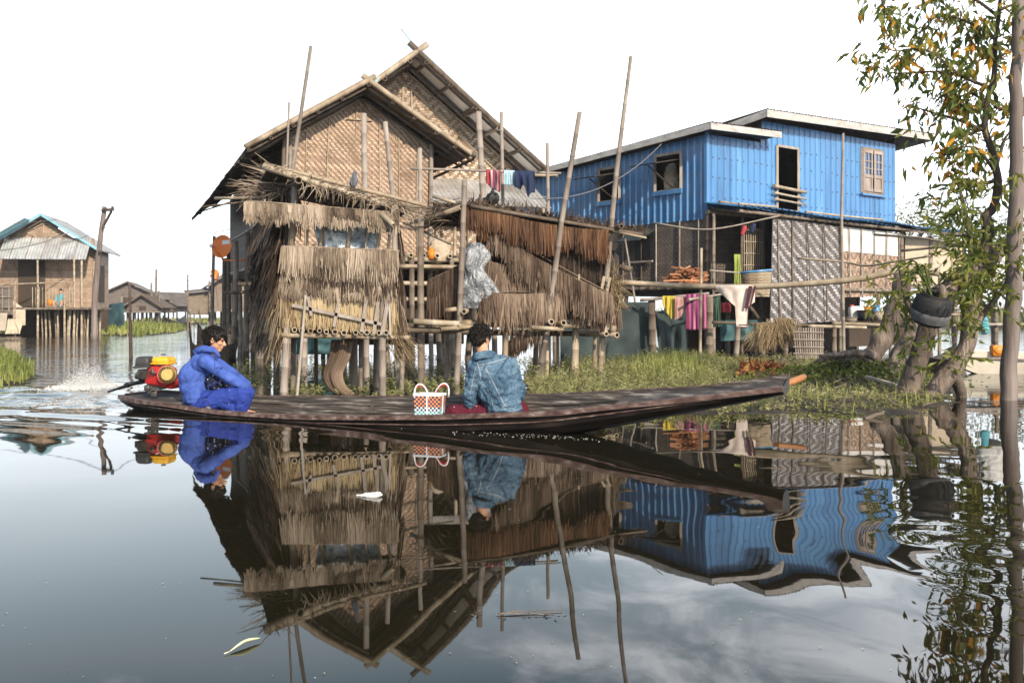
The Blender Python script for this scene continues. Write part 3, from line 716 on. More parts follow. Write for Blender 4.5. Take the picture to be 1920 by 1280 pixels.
mb = MB(); mb.tube([ep(326, 706, .02), ep(345, 702, .02), ep(372, 700, .08)], .015, 8); mb.build('tiller_handle', 'darkwood', eng)
mb = MB(); mb.tube(cr_line([ep(333, 709, -.02), ep(338, 709, -.03), ep(340, 715, -.03), ep(337, 722, -.03)]), .004, 5); mb.build('throttle_cable', 'red', eng)

# ------------------------------------------------------------------ people
Mt['skin'] = flat('skin', (.50, .27, .17), .5, .12, 10, .05, spec=.35)
Mt['hair'] = pm('black_hair', [(.004, .003, .003), (.010, .008, .007), (.022, .017, .014)], 30, (1, 1, .3), .6, .6, 60, 0, bdist=.01, spec=.2)
Mt['hoodie'] = pm('blue_fleece', [(.032, .06, .23), (.05, .095, .34), (.08, .14, .45)], 6, rough=.85, bump=.6, bscale=14, rnd=0, bdist=.03, spec=.15)
def spotted(name, base, spot, sc, thr=.09):
    m, nt, b, L = newmat(name); tc = N(nt, 'ShaderNodeTexCoord'); v = N(nt, 'ShaderNodeTexVoronoi'); v.inputs['Scale'].default_value = sc; L(tc.outputs['Object'], v.inputs['Vector'])
    lt = N(nt, 'ShaderNodeMath', operation='LESS_THAN'); lt.inputs[1].default_value = thr; L(v.outputs['Distance'], lt.inputs[0])
    mx = N(nt, 'ShaderNodeMix', data_type='RGBA'); mx.inputs[6].default_value = tuple(base)+(1,); mx.inputs[7].default_value = tuple(spot)+(1,); L(lt.outputs[0], mx.inputs[0]); L(mx.outputs[2], b.inputs['Base Color']); b.inputs['Roughness'].default_value = .8; b.inputs['Specular IOR Level'].default_value = .2
    n = N(nt, 'ShaderNodeTexNoise'); n.inputs['Scale'].default_value = 8; n.inputs['Detail'].default_value = 5; bp = N(nt, 'ShaderNodeBump'); bp.inputs['Strength'].default_value = .5; bp.inputs['Distance'].default_value = .03; L(tc.outputs['Object'], n.inputs[0]); L(n.outputs[0], bp.inputs['Height']); L(bp.outputs[0], b.inputs['Normal'])
    return m
Mt['bluetrouser'] = spotted('blue_speckled_trousers', (.022, .045, .25), (.35, .40, .60), 16, .08)
Mt['burgundy'] = spotted('burgundy_dotted_cloth', (.085, .010, .022), (.45, .35, .33), 16, .10)
Mt['tee'] = spotted('navy_patterned_shirt', (.012, .016, .04), (.45, .47, .5), 26, .28)
m, nt, b, L = newmat('stonewashed_denim'); Mt['denim'] = m
tc = N(nt, 'ShaderNodeTexCoord'); n1 = N(nt, 'ShaderNodeTexNoise'); n1.inputs['Scale'].default_value = 42; n1.inputs['Detail'].default_value = 6; n1.inputs['Roughness'].default_value = .75; L(tc.outputs['Object'], n1.inputs[0])
n2 = N(nt, 'ShaderNodeTexNoise'); n2.inputs['Scale'].default_value = 5; n2.inputs['Detail'].default_value = 4; L(tc.outputs['Object'], n2.inputs[0])
mm = N(nt, 'ShaderNodeMix', data_type='FLOAT'); mm.inputs[0].default_value = .45; L(n1.outputs[0], mm.inputs[2]); L(n2.outputs[0], mm.inputs[3])
rp = ramp(nt, [(.35, (.018, .038, .066)), (.49, (.058, .11, .17)), (.61, (.13, .205, .275)), (.75, (.29, .38, .45))]); L(mm.outputs[0], rp.inputs[0]); L(rp.outputs[0], b.inputs['Base Color']); b.inputs['Roughness'].default_value = .85; b.inputs['Specular IOR Level'].default_value = .15
bp = N(nt, 'ShaderNodeBump'); bp.inputs['Strength'].default_value = .6; bp.inputs['Distance'].default_value = .03; n4 = N(nt, 'ShaderNodeTexNoise'); n4.inputs['Scale'].default_value = 11; n4.inputs['Detail'].default_value = 4; L(tc.outputs['Object'], n4.inputs[0]); L(n4.outputs[0], bp.inputs['Height']); L(bp.outputs[0], b.inputs['Normal'])
Mt['seam'] = flat('denim_seam', (.20, .25, .30), .85)
def organic(mb, name, mat, parent, vox=.009, sm=6, fold=0, fsize=.07):
    o = mb.build(name, mat, parent, True)
    r = o.modifiers.new('r', 'REMESH'); r.mode = 'VOXEL'; r.voxel_size = vox; r.use_smooth_shade = True
    s_ = o.modifiers.new('s', 'SMOOTH'); s_.factor = .6; s_.iterations = sm
    if fold:
        tx = bpy.data.textures.new(name+'_folds', 'CLOUDS'); tx.noise_scale = fsize; tx.noise_depth = 1
        d = o.modifiers.new('d', 'DISPLACE'); d.texture = tx; d.strength = fold; d.mid_level = .5; d.texture_coords = 'GLOBAL'
    return o
def hand(mb, wrist, d, palm_n, sc=1.0, curl=.5):
    """palm with four fingers and a thumb"""
    d = Vector(d).normalized(); pn = Vector(palm_n); pn = (pn-d*pn.dot(d)).normalized(); s_ = d.cross(pn)
    w_ = Vector(wrist); mb.cap(w_, w_+d*.03*sc, .024*sc, .026*sc); 
    for k in range(4):
        o = (k-1.5)*.019*sc; base = w_+d*.03*sc+s_*o; kn = w_+d*(.082-.004*abs(k-1.3))*sc+s_*o*1.1
        mb.cap(base, kn, .014*sc, .012*sc, 8)
        l = (.072, .08, .075, .058)[k]*sc; d1 = (d*math.cos(curl)+pn*math.sin(curl)); d2 = (d*math.cos(curl*2.2)+pn*math.sin(curl*2.2))
        mb.cap(kn, kn+d1*l*.5, .010*sc, .009*sc, 8); mb.cap(kn+d1*l*.5, kn+d1*l*.5+d2*l*.5, .009*sc, .0075*sc, 8)
    tb = w_+d*.035*sc-s_*.03*sc; d3 = (d*.7-s_*.6+pn*.3).normalized(); mb.cap(tb, tb+d3*.035*sc, .013*sc, .011*sc, 8); mb.cap(tb+d3*.035*sc, tb+d3*.035*sc+(d*.9-s_*.1+pn*.4).normalized()*.03*sc, .011*sc, .008*sc, 8)

BD = 10.15
def q(px, py, dd=0): return at(px, py, BD+dd)
boy = thing('person', 'person in a royal blue hoodie crouching at the stern with arms folded over the knees', 'person', q(400, 772))
fw = Vector((.97, .10, -.20)).normalized(); hup = Vector((.10, 0, 1)).normalized()
def head_rot(fw, up):
    y = fw.normalized(); x = y.cross(up).normalized(); z = x.cross(y); return Matrix((x, y, z)).transposed()    # x: its right, y: forward, z: up
def head(mb, c, rot, s_=1.0):
    V = lambda x, y, z: c+rot@Vector((x, y, z))*s_
    mb.ell(V(0, -.012, .025), (.076*s_, .094*s_, .090*s_), rot); mb.ell(V(0, .022, -.03), (.062*s_, .068*s_, .075*s_), rot)
    mb.ell(V(0, .055, -.088), (.030*s_, .026*s_, .024*s_), rot)                        # chin
    mb.cap(V(0, .086, .0), V(0, .105, -.030), .010*s_, .013*s_, 8); mb.ell(V(0, .098, -.036), (.017*s_, .012*s_, .009*s_), rot)   # nose
    mb.ell(V(0, .083, -.058), (.026*s_, .010*s_, .006*s_), rot); mb.ell(V(0, .080, -.068), (.022*s_, .011*s_, .007*s_), rot)        # lips
    for e in (-1, 1):
        mb.ell(V(e*.032, .072, .022), (.026*s_, .013*s_, .009*s_), rot)                # brow
        mb.ell(V(e*.040, .058, -.022), (.026*s_, .024*s_, .020*s_), rot)               # cheek
        mb.ell(V(e*.079, -.006, -.008), (.010*s_, .020*s_, .031*s_), rot@Matrix.Rotation(-.2, 3, 'X')); mb.ell(V(e*.083, -.018, -.002), (.007*s_, .012*s_, .02*s_), rot)
def face_parts(body, c, rot, s_=1.0, side=(-1, 1)):
    V = lambda x, y, z: c+rot@Vector((x, y, z))*s_
    for e in side:
        m_ = MB(); m_.ell(V(e*.031, .0795, .004), (.014*s_, .010*s_, .0065*s_), rot, 10, 6); m_.build('eye', 'hair', body)
        m_ = MB(); m_.tube([V(e*.014, .089, .022), V(e*.032, .087, .028), V(e*.05, .074, .022)], [.003, .004, .002], 6); m_.build('eyebrow', 'hair', body)
hs = .118/.118
HC = q(403, 637, .0); HR = head_rot(fw, hup)
bd = MB(); head(bd, HC, HR, 1.05)
tor = [((378, 750, 0), .12), ((365, 728, 0), .12), ((366, 702, 0), .12), ((380, 682, 0), .11)]
def chain(mb, L_, add=0, sx=1.0):
    for (a, ra), (b, rb) in zip(L_, L_[1:]): mb.cap(q(*a), q(*b), ra+add, rb+add, 14)
chain(bd, tor); bd.cap(q(388, 672), q(400, 655), .06, .05)
ARMN = [((384, 677, -.15), .05), ((424, 705, -.21), .040), ((459, 724, -.15), .030)]
ARMF = [((396, 674, .16), .05), ((436, 702, .2), .040), ((462, 722, .08), .030)]
LEGN = [((388, 752, -.10), .085), ((456, 738, -.15), .062), ((448, 769, -.12), .042)]
LEGF = [((388, 750, .10), .085), ((462, 735, .12), .062), ((455, 766, .12), .042)]
for l in (ARMN, ARMF, LEGN, LEGF): chain(bd, l)
bd.cap(q(384, 678, -.15), q(396, 674, .16), .06, .06)
for l, s_ in ((LEGN, 1), (LEGF, 1)): e = q(*l[2][0]); bd.cap(e+Vector((0, 0, -.03)), e+Vector((.13, -.05, -.045)), .038, .026)
hand(bd, q(461, 725, -.14), Vector((.5, .1, -1)), Vector((-1, .2, -.2)), .95, .5); hand(bd, q(464, 723, .07), Vector((.3, -.8, -.7)), Vector((-1, 0, -.3)), .95, .5)
body = organic(bd, 'body', 'skin', boy, .0065, 3)
face_parts(body, HC, HR, 1.05, (1, -1))
hd = MB(); chain(hd, [(a, r+.022) for a, r in tor[:]]); hd.ell(q(362, 708), (.145, .19, .17)); hd.ell(q(371, 742), (.145, .19, .14)); hd.ell(q(360, 722), (.12, .18, .15))
hd.ell(q(383, 683), (.13, .19, .10)); chain(hd, ARMN[:3], .020); chain(hd, ARMF[:3], .020); hd.cap(q(384, 678, -.15), q(396, 674, .16), .075, .075)
hd.cap(q(426, 706, -.21), q(457, 722, -.155), .064, .052); hd.tube([q(386, 668, 0), q(398, 660, 0)], [.10, .074], 14)
ho = organic(hd, 'hoodie', 'hoodie', boy, .008, 8, .018, .075)
hd = MB()                                                   # the hood lying on the shoulders
pts = [(398, 656, -.09), (386, 654, -.11), (374, 656, -.08), (369, 660, 0), (374, 656, .08), (388, 652, .11), (400, 652, .09)]
hd.tube(cr_line([q(*p) for p in pts], 4), .034, 12); hd.cap(q(372, 662, -.03), q(383, 657, 0), .045, .06); hd.cap(q(372, 662, .03), q(383, 657, 0), .045, .06); hd.cap(q(400, 655, -.085), q(411, 667, -.07), .024, .016)
organic(hd, 'hood', 'hoodie', boy, .0075, 4, .02, .04)
tr = MB(); chain(tr, LEGN, .024); chain(tr, LEGF, .024); tr.ell(q(383, 756), (.15, .19, .10)); tr.cap(q(456, 742, -.15), q(450, 768, -.12), .085, .075); tr.cap(q(420, 752, -.12), q(440, 764, -.12), .085, .07); tr.cap(q(420, 750, .1), q(450, 762, .1), .085, .07)
organic(tr, 'trousers', 'bluetrouser', boy, .008, 7, .022, .05)
ts = MB(); ts.ell(q(404, 716, -.03), (.10, .155, .10)); ts.ell(q(415, 712, -.02), (.07, .13, .08)); organic(ts, 'shirt', 'tee', boy, .01, 4, .03, .05)
for pth, r_ in (([(452, 717, -.20), (456, 724, -.20), (457, 728, -.165)], .0),):
    pass
cf = MB(); wv = q(459, 724, -.15); dv = (wv-q(424, 705, -.21)).normalized(); cf.tube([wv-dv*.035, wv+dv*.005], [.058, .054], 16); organic(cf, 'cuff', 'hoodie', boy, .006, 2)
def seam_on(target, pts, wdt, mat, f):
    s_ = MB(); P_ = cr_line([f(*p) for p in pts], 10)
    for a, b in zip(P_, P_[1:]):
        n = Vector((0, -1, 0)); sd_ = (b-a).cross(n).normalized()*wdt; s_.quad((a-sd_, b-sd_, b+sd_, a+sd_), None, .5)
    o = s_.build('seam', mat, target); m_ = o.modifiers.new('w', 'SHRINKWRAP'); m_.target = target; m_.wrap_method = 'PROJECT'; m_.use_project_y = True; m_.use_positive_direction = True; m_.use_negative_direction = True; m_.offset = .003
Mt['navyseam'] = flat('navy_seam', (.02, .035, .17), .85)
seam_on(ho, [(392, 664, -.5), (400, 672, -.5), (403, 684, -.5), (401, 694, -.5)], .003, 'navyseam', q); seam_on(ho, [(358, 738, -.5), (372, 748, -.5), (390, 752, -.5)], .004, 'navyseam', q); seam_on(ho, [(398, 700, -.5), (392, 720, -.5), (390, 742, -.5)], .003, 'navyseam', q)
def hair_cap(c, rot, s_, parent, low=-.045, front=.07, name='hair', side=.088):
    V = lambda x, y, z: c+rot@Vector((x, y, z))*s_
    h = MB(); h.ell(V(0, -.018, .040), (.087*s_, .106*s_, .090*s_), rot); h.ell(V(0, -.052, .0), (.078*s_, .062*s_, .082*s_), rot); h.ell(V(0, .052, .068), (.066*s_, .042*s_, .036*s_), rot)
    for e in (-1, 1): h.ell(V(e*.066, .022, .035), (.020*s_, .042*s_, .042*s_), rot); h.ell(V(e*.072, .012, .005), (.008*s_, .012*s_, .024*s_), rot)
    o = organic(h, name, 'hair', parent, .006, 3, .022, .018)
    t = MB()
    for i in range(900):          # short locks breaking the outline
        a = random.uniform(0, 6.28); z = random.uniform(-.5, 1); rr = math.sqrt(1-z*z)
        if math.sin(a)*rr > .55 and z < .5: continue
        p = V(math.cos(a)*rr*.084, -.018+math.sin(a)*rr*.103, .038+z*.088); dd = (rot@Vector((math.cos(a)*rr*.5, math.sin(a)*rr*.5+.25, z*.55-.3))).normalized()
        leafq(t, p, dd, .026*s_, .008, random.random())
    t.build('hair_lock', 'hair', o); return o
hair_cap(HC, HR, 1.07, boy)

# --- denim jacket
BD2 = 8.8
def q(px, py, dd=0): return at(px, py, BD2+dd)
man = thing('person', 'person in a faded denim jacket seated in the boat with the back to the viewer', 'person', q(940, 775))
fw = Vector((.55, .80, -.12)); HC = q(902, 634, 0); HR = head_rot(fw, Vector((0, 0, 1)))
bd = MB(); head(bd, HC, HR, .95)
chain(bd, [((912, 676, 0.02), .05), ((926, 700, .03), .09), ((938, 735, .03), .10), ((944, 768, .03), .10)]); bd.cap(q(908, 672, 0), q(903, 648, .0), .058, .052)
AL = [((892, 686, 0), .05), ((880, 748, .05), .040), ((905, 742, .24), .030)]
AR = [((958, 684, .04), .05), ((974, 738, .12), .040), ((950, 745, .30), .030)]
LL = [((930, 775, .06), .09), ((852, 774, .14), .065), ((895, 790, .26), .045)]
LR = [((952, 775, .10), .09), ((985, 768, .36), .065), ((930, 790, .34), .045)]
for l in (AL, AR, LL, LR): chain(bd, l)
bd.cap(q(892, 686), q(958, 684, .04), .055, .055)
hand(bd, q(903, 742, .25), Vector((.8, .5, -.2)), Vector((0, .3, -1)), .95, .4); hand(bd, q(950, 745, .30), Vector((-.8, .4, -.2)), Vector((0, .3, -1)), .95, .4)
for l in (LL, LR): e = q(*l[2][0]); bd.cap(e, e+Vector((.08, .08, -.02)), .036, .026)
body = organic(bd, 'body', 'skin', man, .0065, 3); face_parts(body, HC, HR, .95)
jk = MB(); jk.ell(q(926, 702, .01), (.195, .125, .15)); jk.ell(q(933, 730, .01), (.180, .135, .17)); jk.ell(q(943, 752, .01), (.168, .135, .105)); jk.ell(q(946, 766, .01), (.165, .13, .05))
jk.cap(q(892, 688, .0), q(910, 676, .0), .062, .072); jk.cap(q(910, 676, 0), q(945, 680, .02), .072, .07); jk.cap(q(945, 681, .02), q(959, 689, .04), .07, .062)
chain(jk, AL, .020); chain(jk, AR, .018); jk.cap(q(891, 692, -.01), q(882, 730, .02), .072, .062); jk.cap(q(881, 735, .02), q(882, 756, .06), .062, .056)
ja = organic(jk, 'jacket', 'denim', man, .008, 5, .040, .045)
cl = MB(); cpts = [q(888, 668, .05), q(893, 664, -.065), q(906, 661, -.085), q(920, 660, -.06), q(928, 664, .02)]
for dz in (0, -.022, -.04): cl.tube(cr_line([p+Vector((.004*dz*50, 0, dz)) for p in cpts], 5), .018, 10)
organic(cl, 'collar', 'denim', man, .006, 3)
def seam(pts, wdt=.005):
    s_ = MB(); P_ = cr_line([q(*p) for p in pts], 8)
    for a, b in zip(P_, P_[1:]):
        n = Vector((0, -1, 0)); sd_ = (b-a).cross(n).normalized()*wdt; s_.quad((a-sd_, b-sd_, b+sd_, a+sd_), None, .5)
    o = s_.build('seam', 'seam', ja); m_ = o.modifiers.new('w', 'SHRINKWRAP'); m_.target = ja; m_.wrap_method = 'PROJECT'; m_.use_project_y = True; m_.use_positive_direction = True; m_.use_negative_direction = True; m_.offset = .004
seam([(893, 688, -.4), (915, 684, -.4), (936, 679, -.4), (958, 671, -.4)]); seam([(905, 686, -.4), (922, 718, -.4), (938, 750, -.4), (948, 768, -.4)]); seam([(912, 735, -.4), (920, 752, -.4), (923, 770, -.4)], .003); seam([(892, 684, -.4), (897, 698, -.4), (899, 715, -.4)]); seam([(890, 690, -.4), (884, 715, -.4), (878, 745, -.4)], .003)
tr = MB(); chain(tr, LL, .018); chain(tr, LR, .018); tr.ell(q(945, 778, .05), (.17, .15, .07)); tr.ell(q(862, 771, .13), (.14, .10, .065)); organic(tr, 'trousers', 'burgundy', man, .009, 5, .03, .05)
hair_cap(HC, HR, .98, man)

# ------------------------------------------------------------------ basket
m, nt, b, L = newmat('woven_plastic'); Mt['basketweave'] = m
uv = N(nt, 'ShaderNodeUVMap'); ck = N(nt, 'ShaderNodeTexChecker'); ck.inputs['Scale'].default_value = 1; mpb = N(nt, 'ShaderNodeMapping'); mpb.inputs['Scale'].default_value = (52, 52, 1); L(uv.outputs[0], mpb.inputs[0]); L(mpb.outputs[0], ck.inputs[0])
spb = N(nt, 'ShaderNodeSeparateXYZ'); L(uv.outputs[0], spb.inputs[0]); gt = N(nt, 'ShaderNodeMath', operation='GREATER_THAN'); gt.inputs[1].default_value = .075; L(spb.outputs['Y'], gt.inputs[0])
mxa = N(nt, 'ShaderNodeMix', data_type='RGBA'); L(gt.outputs[0], mxa.inputs[0]); mxa.inputs[6].default_value = (.62, .68, .66, 1); mxa.inputs[7].default_value = (.68, .26, .08, 1)
gt2 = N(nt, 'ShaderNodeMath', operation='GREATER_THAN'); gt2.inputs[1].default_value = .036; L(spb.outputs['Y'], gt2.inputs[0])
mxb = N(nt, 'ShaderNodeMix', data_type='RGBA'); L(gt2.outputs[0], mxb.inputs[0]); mxb.inputs[6].default_value = (.03, .32, .36, 1); mxb.inputs[7].default_value = (.01, .02, .09, 1)
mxc = N(nt, 'ShaderNodeMix', data_type='RGBA'); L(ck.outputs['Fac'], mxc.inputs[0]); L(mxa.outputs[2], mxc.inputs[6]); L(mxb.outputs[2], mxc.inputs[7]); L(mxc.outputs[2], b.inputs['Base Color']); b.inputs['Roughness'].default_value = .4
Mt['whiteplastic'] = flat('white_plastic', (.66, .68, .72), .4, .12, 20, .2); Mt['redplastic'] = flat('red_plastic', (.6, .03, .02), .4)
bk = thing('market_basket', 'square woven plastic shopping basket in orange navy teal and white with two arched handles', 'basket', at(806, 778, 9.05))
bo = at(806, 778, 9.05); Fb = Fr((bo.x, bo.y), (math.cos(R(-14)), math.sin(R(-14)))); bz = bo.z+.005; bw, bdp, bh = .125, .09, .185
mb = MB()
for tz0, tz1 in ((0, bh),):
    lo_ = [Fb(-bw*.92, -bdp*.9, bz), Fb(bw*.92, -bdp*.9, bz), Fb(bw*.92, bdp*.9, bz), Fb(-bw*.92, bdp*.9, bz)]; hi_ = [Fb(-bw, -bdp, bz+bh), Fb(bw, -bdp, bz+bh), Fb(bw, bdp, bz+bh), Fb(-bw, bdp, bz+bh)]
    for k in range(4):
        k2 = (k+1) % 4; l = (hi_[k2]-hi_[k]).length; mb.quad((lo_[k], lo_[k2], hi_[k2], hi_[k]), [(0, 0), (l, 0), (l, bh), (0, bh)], .5); mb.quad([p*1+Vector((0, 0, 0)) for p in (lo_[k2].lerp(lo_[(k2+1) % 4], .03), lo_[k].lerp(lo_[k-1], .03), hi_[k].lerp(hi_[k-1], .03), hi_[k2].lerp(hi_[(k2+1) % 4], .03))], [(l, 0), (0, 0), (0, bh), (l, bh)], .5)
    mb.quad([p+Vector((0, 0, .003)) for p in lo_], None, .5)
mb.build('basket_body', 'basketweave', bk)
mb = MB()
for k in range(4): mb.beam(hi_[k], hi_[(k+1) % 4], .014, .020, .5); mb.beam((lo_[k]+lo_[(k+1) % 4])/2+(Fb(0, 0, 0)-Fb(0, 0, 0)), (hi_[k]+hi_[(k+1) % 4])/2, .012, .012, .5, up=(1, 0, 0))
mb.build('rim', 'whiteplastic', bk)
for sy, sx in ((-1, -.05), (1, .08)):
    for (mat_, r_, off) in (('whiteplastic', .0085, 0), ('redplastic', .007, -.011)):
        h = MB(); pts = []
        for i in range(15):
            a = math.pi*i/14; pts.append(Fb(sx+-.068*math.cos(a)+(.035 if sy > 0 else -.02)*math.sin(a), sy*bdp*.95*(1-.2*math.sin(a)), bz+bh-.03+(.125+off)*math.sin(a)))
        h.tube(pts, r_, 6); h.build('handle', mat_, bk)
# ================================================================== THATCHED HUTS
DN = Vector((0, 0, -1)); OUT = Vector((0, -1, 0))
def pole_part(parent, a, b, r, r1=None, mat='bamboo', name='post', hollow=.72, bend=.006, node=.32, c=None):
    mb = MB(); mb.bamboo(a, b, r, r1, node, bend, c, 0, hollow); return mb.build(name, mat, parent)
def down(px, py, D, z=-.25):                    # point under water below a pixel column
    p = at(px, py, D); p.z = z; return p
def H(D): return lambda px, py, dd=0: at(px, py, D+dd)
h1 = H(12.4)
hut = thing('thatched_hut', 'small stilt hut with shaggy grey thatch walls and a plastic covered opening', 'hut', wl(625, 742))
for (px, py, dd, qx, r, m_) in ((554, 345, .02, 531, .05, 'bamboo_grey'), (718, 560, 0, 718, .047, 'bamboo_grey'), (551, 560, .9, 549, .036, 'stilt'), (708, 560, 1.3, 704, .05, 'stilt'), (678, 560, .7, 677, .036, 'stilt'),
                               (664, 560, 1.1, 664, .055, 'stilt'), (520, 560, 1.2, 517, .04, 'bamboo_dark'), (756, 560, .9, 752, .035, 'stilt'), (590, 560, 1.5, 592, .03, 'bamboo_dark')):
    a = h1(px, py, dd); b = h1(qx, py, dd); b.z = -.25; pole_part(hut, b, a, r, r*.9, m_, 'post')
pole_part(hut, h1(517, 628, .0), h1(768, 633, .0), .034, mat='bamboo', name='beam'); pole_part(hut, h1(500, 622, 1.2), h1(765, 624, 1.2), .034, mat='bamboo_dark', name='beam')
pole_part(hut, h1(520, 626, .0), h1(505, 619, 1.3), .03, mat='bamboo_dark', name='beam'); pole_part(hut, h1(735, 628, .0), h1(722, 620, 1.3), .03, mat='bamboo_dark', name='beam')
for i, px in enumerate((552, 566, 582, 599, 612, 628, 645, 667, 678, 688, 699, 711, 724)):      # floor of bamboo poles, open ends to the viewer
    zz = random.uniform(-1.5, 1.5); pole_part(hut, h1(px, 619+zz+(px-550)*.035, -.06+random.uniform(-.06, .03)), h1(px-8, 613+zz, 1.35), random.uniform(.028, .037), mat='bamboo', name='floor_pole', hollow=.75)
# wall backing sheets, then layers of hanging leaves
def sheet(mb, pts, c=.2):
    mb.quad(pts, None, c)
def panel(parent, a, b, L_, mat, rows=3, step=.010, c=(0, 1), n=OUT, d=DN, name='thatch_panel', **k):
    mb = MB(); thatch(mb, a, b, d, L_, n, rows, step, c=c, **k); mb.tube(wob([a, b], .012, 8), .008, 6, c=.8); return mb.build(name, mat, parent)
mb = MB(); mb.slab([h1(528, 616, .06), h1(738, 622, .06), h1(745, 470, .06), h1(530, 462, .06)], .02, .3); mb.build('back_mat', 'thatch_brown', hut)
panel(hut, h1(527, 543, .03), h1(742, 554, .03), .46, 'thatch_tan', 3, .009, (.45, 1), lift=.02, fan=.25, jit=.05, ragged=.05)
panel(hut, h1(526, 518, -.02), h1(744, 526, -.02), .25, 'thatch_grey', 3, .009, (.25, .95), lift=.08)
panel(hut, h1(586, 500, -.05), h1(744, 510, -.05), .20, 'thatch_dark', 2, .014, (.1, .9), lift=.05, ragged=.6)
panel(hut, h1(528, 489, -.03), h1(745, 494, -.03), .25, 'thatch_grey', 3, .009, (.25, .95), lift=.08)
panel(hut, h1(530, 461, -.07), h1(748, 470, -.07), .30, 'thatch_grey', 3, .009, (.35, 1), lift=.12, ragged=.45)
panel(hut, h1(461, 377, -.35), h1(748, 398, -.25), .215, 'thatch_grey', 3, .007, (.5, 1), lift=.06, ragged=.3, w_=.02, d=Vector((0, .12, -1)))
mb = MB(); mb.slab([h1(463, 384, -.32), h1(746, 408, -.22), h1(748, 398, -.24), h1(461, 377, -.34)], .01, .5); mb.build('fringe_mat', 'thatch_grey', hut)
# left side wall, receding, shaggy and dark
u1 = h1(531, 500, 0); s_back = h1(505, 500, 1.4)
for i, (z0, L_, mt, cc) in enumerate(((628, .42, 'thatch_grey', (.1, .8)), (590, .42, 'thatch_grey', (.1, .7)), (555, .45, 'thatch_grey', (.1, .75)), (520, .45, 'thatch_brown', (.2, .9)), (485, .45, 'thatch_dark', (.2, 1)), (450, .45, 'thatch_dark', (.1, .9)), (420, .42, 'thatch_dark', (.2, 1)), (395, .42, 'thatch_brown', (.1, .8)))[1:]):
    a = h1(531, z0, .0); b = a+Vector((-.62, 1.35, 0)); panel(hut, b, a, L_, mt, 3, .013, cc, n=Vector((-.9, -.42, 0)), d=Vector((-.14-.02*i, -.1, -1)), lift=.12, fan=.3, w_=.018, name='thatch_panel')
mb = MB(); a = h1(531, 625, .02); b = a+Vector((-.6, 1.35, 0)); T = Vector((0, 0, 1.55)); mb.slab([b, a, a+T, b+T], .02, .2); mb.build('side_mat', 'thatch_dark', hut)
a = h1(742, 622, .04); b = a+Vector((-.15, 1.3, 0)); mb = MB(); T = Vector((0, 0, 1.0)); mb.slab([a, b, b+T, a+T], .02, .3); mb.build('side_mat', 'thatch_brown', hut)
for z0, L_ in ((550, .5), (500, .45), (425, .4)):
    a = h1(744, z0, .0); panel(hut, a, a+Vector((-.12, 1.2, 0)), L_, 'thatch_brown', 2, .014, (.3, 1), n=Vector((1, -.2, 0)), lift=.15, fan=.3, w_=.022)
for (cx, cy, dx, n_, sp) in ((742, 632, .45, 110, .5), (522, 620, -.1, 60, .25), (735, 590, .1, 60, .2), (525, 560, -.1, 50, .2)):      # loose straw low at both corners
    mb = MB()
    for i in range(n_):
        p = h1(cx+random.gauss(0, 8), cy+random.gauss(0, 9), random.uniform(-.05, .3)); d = Vector((dx+random.gauss(0, sp*.5), random.uniform(-.3, .1), -random.uniform(.3, 1))).normalized()*random.uniform(.15, .5)
        mb.tube([p, p+d*.6+Vector((0, 0, .01)), p+d], [.004, .004, .001], 3, False)
    mb.build('loose_straw', 'thatch_tan', hut)
# window opening: frame posts, plastic film, dark inside
for (x0, y0, x1, y1, r) in ((553, 400, 546, 465, .045), (608, 400, 600, 468, .03), (657, 405, 652, 466, .03), (716, 405, 707, 472, .026), (733, 420, 727, 474, .022), (576, 410, 576, 466, .018), (690, 415, 685, 470, .02)):
    pole_part(hut, h1(x0, y0, .0), h1(x1, y1, .0), r, mat='bamboo', name='window_post', hollow=0)
pole_part(hut, h1(532, 462, -.05), h1(749, 471, -.05), .014, mat='bamboo', name='rail', hollow=0)
pole_part(hut, h1(716, 402, -.3), h1(738, 422, -.4), .036, mat='bamboo', name='rafter_end'); pole_part(hut, h1(712, 400, -.15), h1(726, 392, -.25), .012, mat='bamboo', name='rafter_end')
mfilm, nt, b, L = newmat('plastic_film'); Mt['film'] = mfilm; b.inputs['Base Color'].default_value = (.42, .52, .58, 1); b.inputs['Roughness'].default_value = .22; b.inputs['Transmission Weight'].default_value = .25; b.inputs['Specular IOR Level'].default_value = .8
tc = N(nt, 'ShaderNodeTexCoord'); n1 = N(nt, 'ShaderNodeTexNoise'); n1.inputs['Scale'].default_value = 5; n1.inputs['Detail'].default_value = 4; n1.inputs['Distortion'].default_value = 1.2; L(tc.outputs['Object'], n1.inputs[0]); rp = ramp(nt, [(.33, (.09, .11, .13)), (.47, (.38, .47, .54)), (.62, (.85, .90, .92))]); L(n1.outputs[0], rp.inputs[0]); L(rp.outputs[0], b.inputs['Base Color'])
bp = N(nt, 'ShaderNodeBump'); bp.inputs['Strength'].default_value = .9; bp.inputs['Distance'].default_value = .08; L(n1.outputs[0], bp.inputs['Height']); L(bp.outputs[0], b.inputs['Normal'])
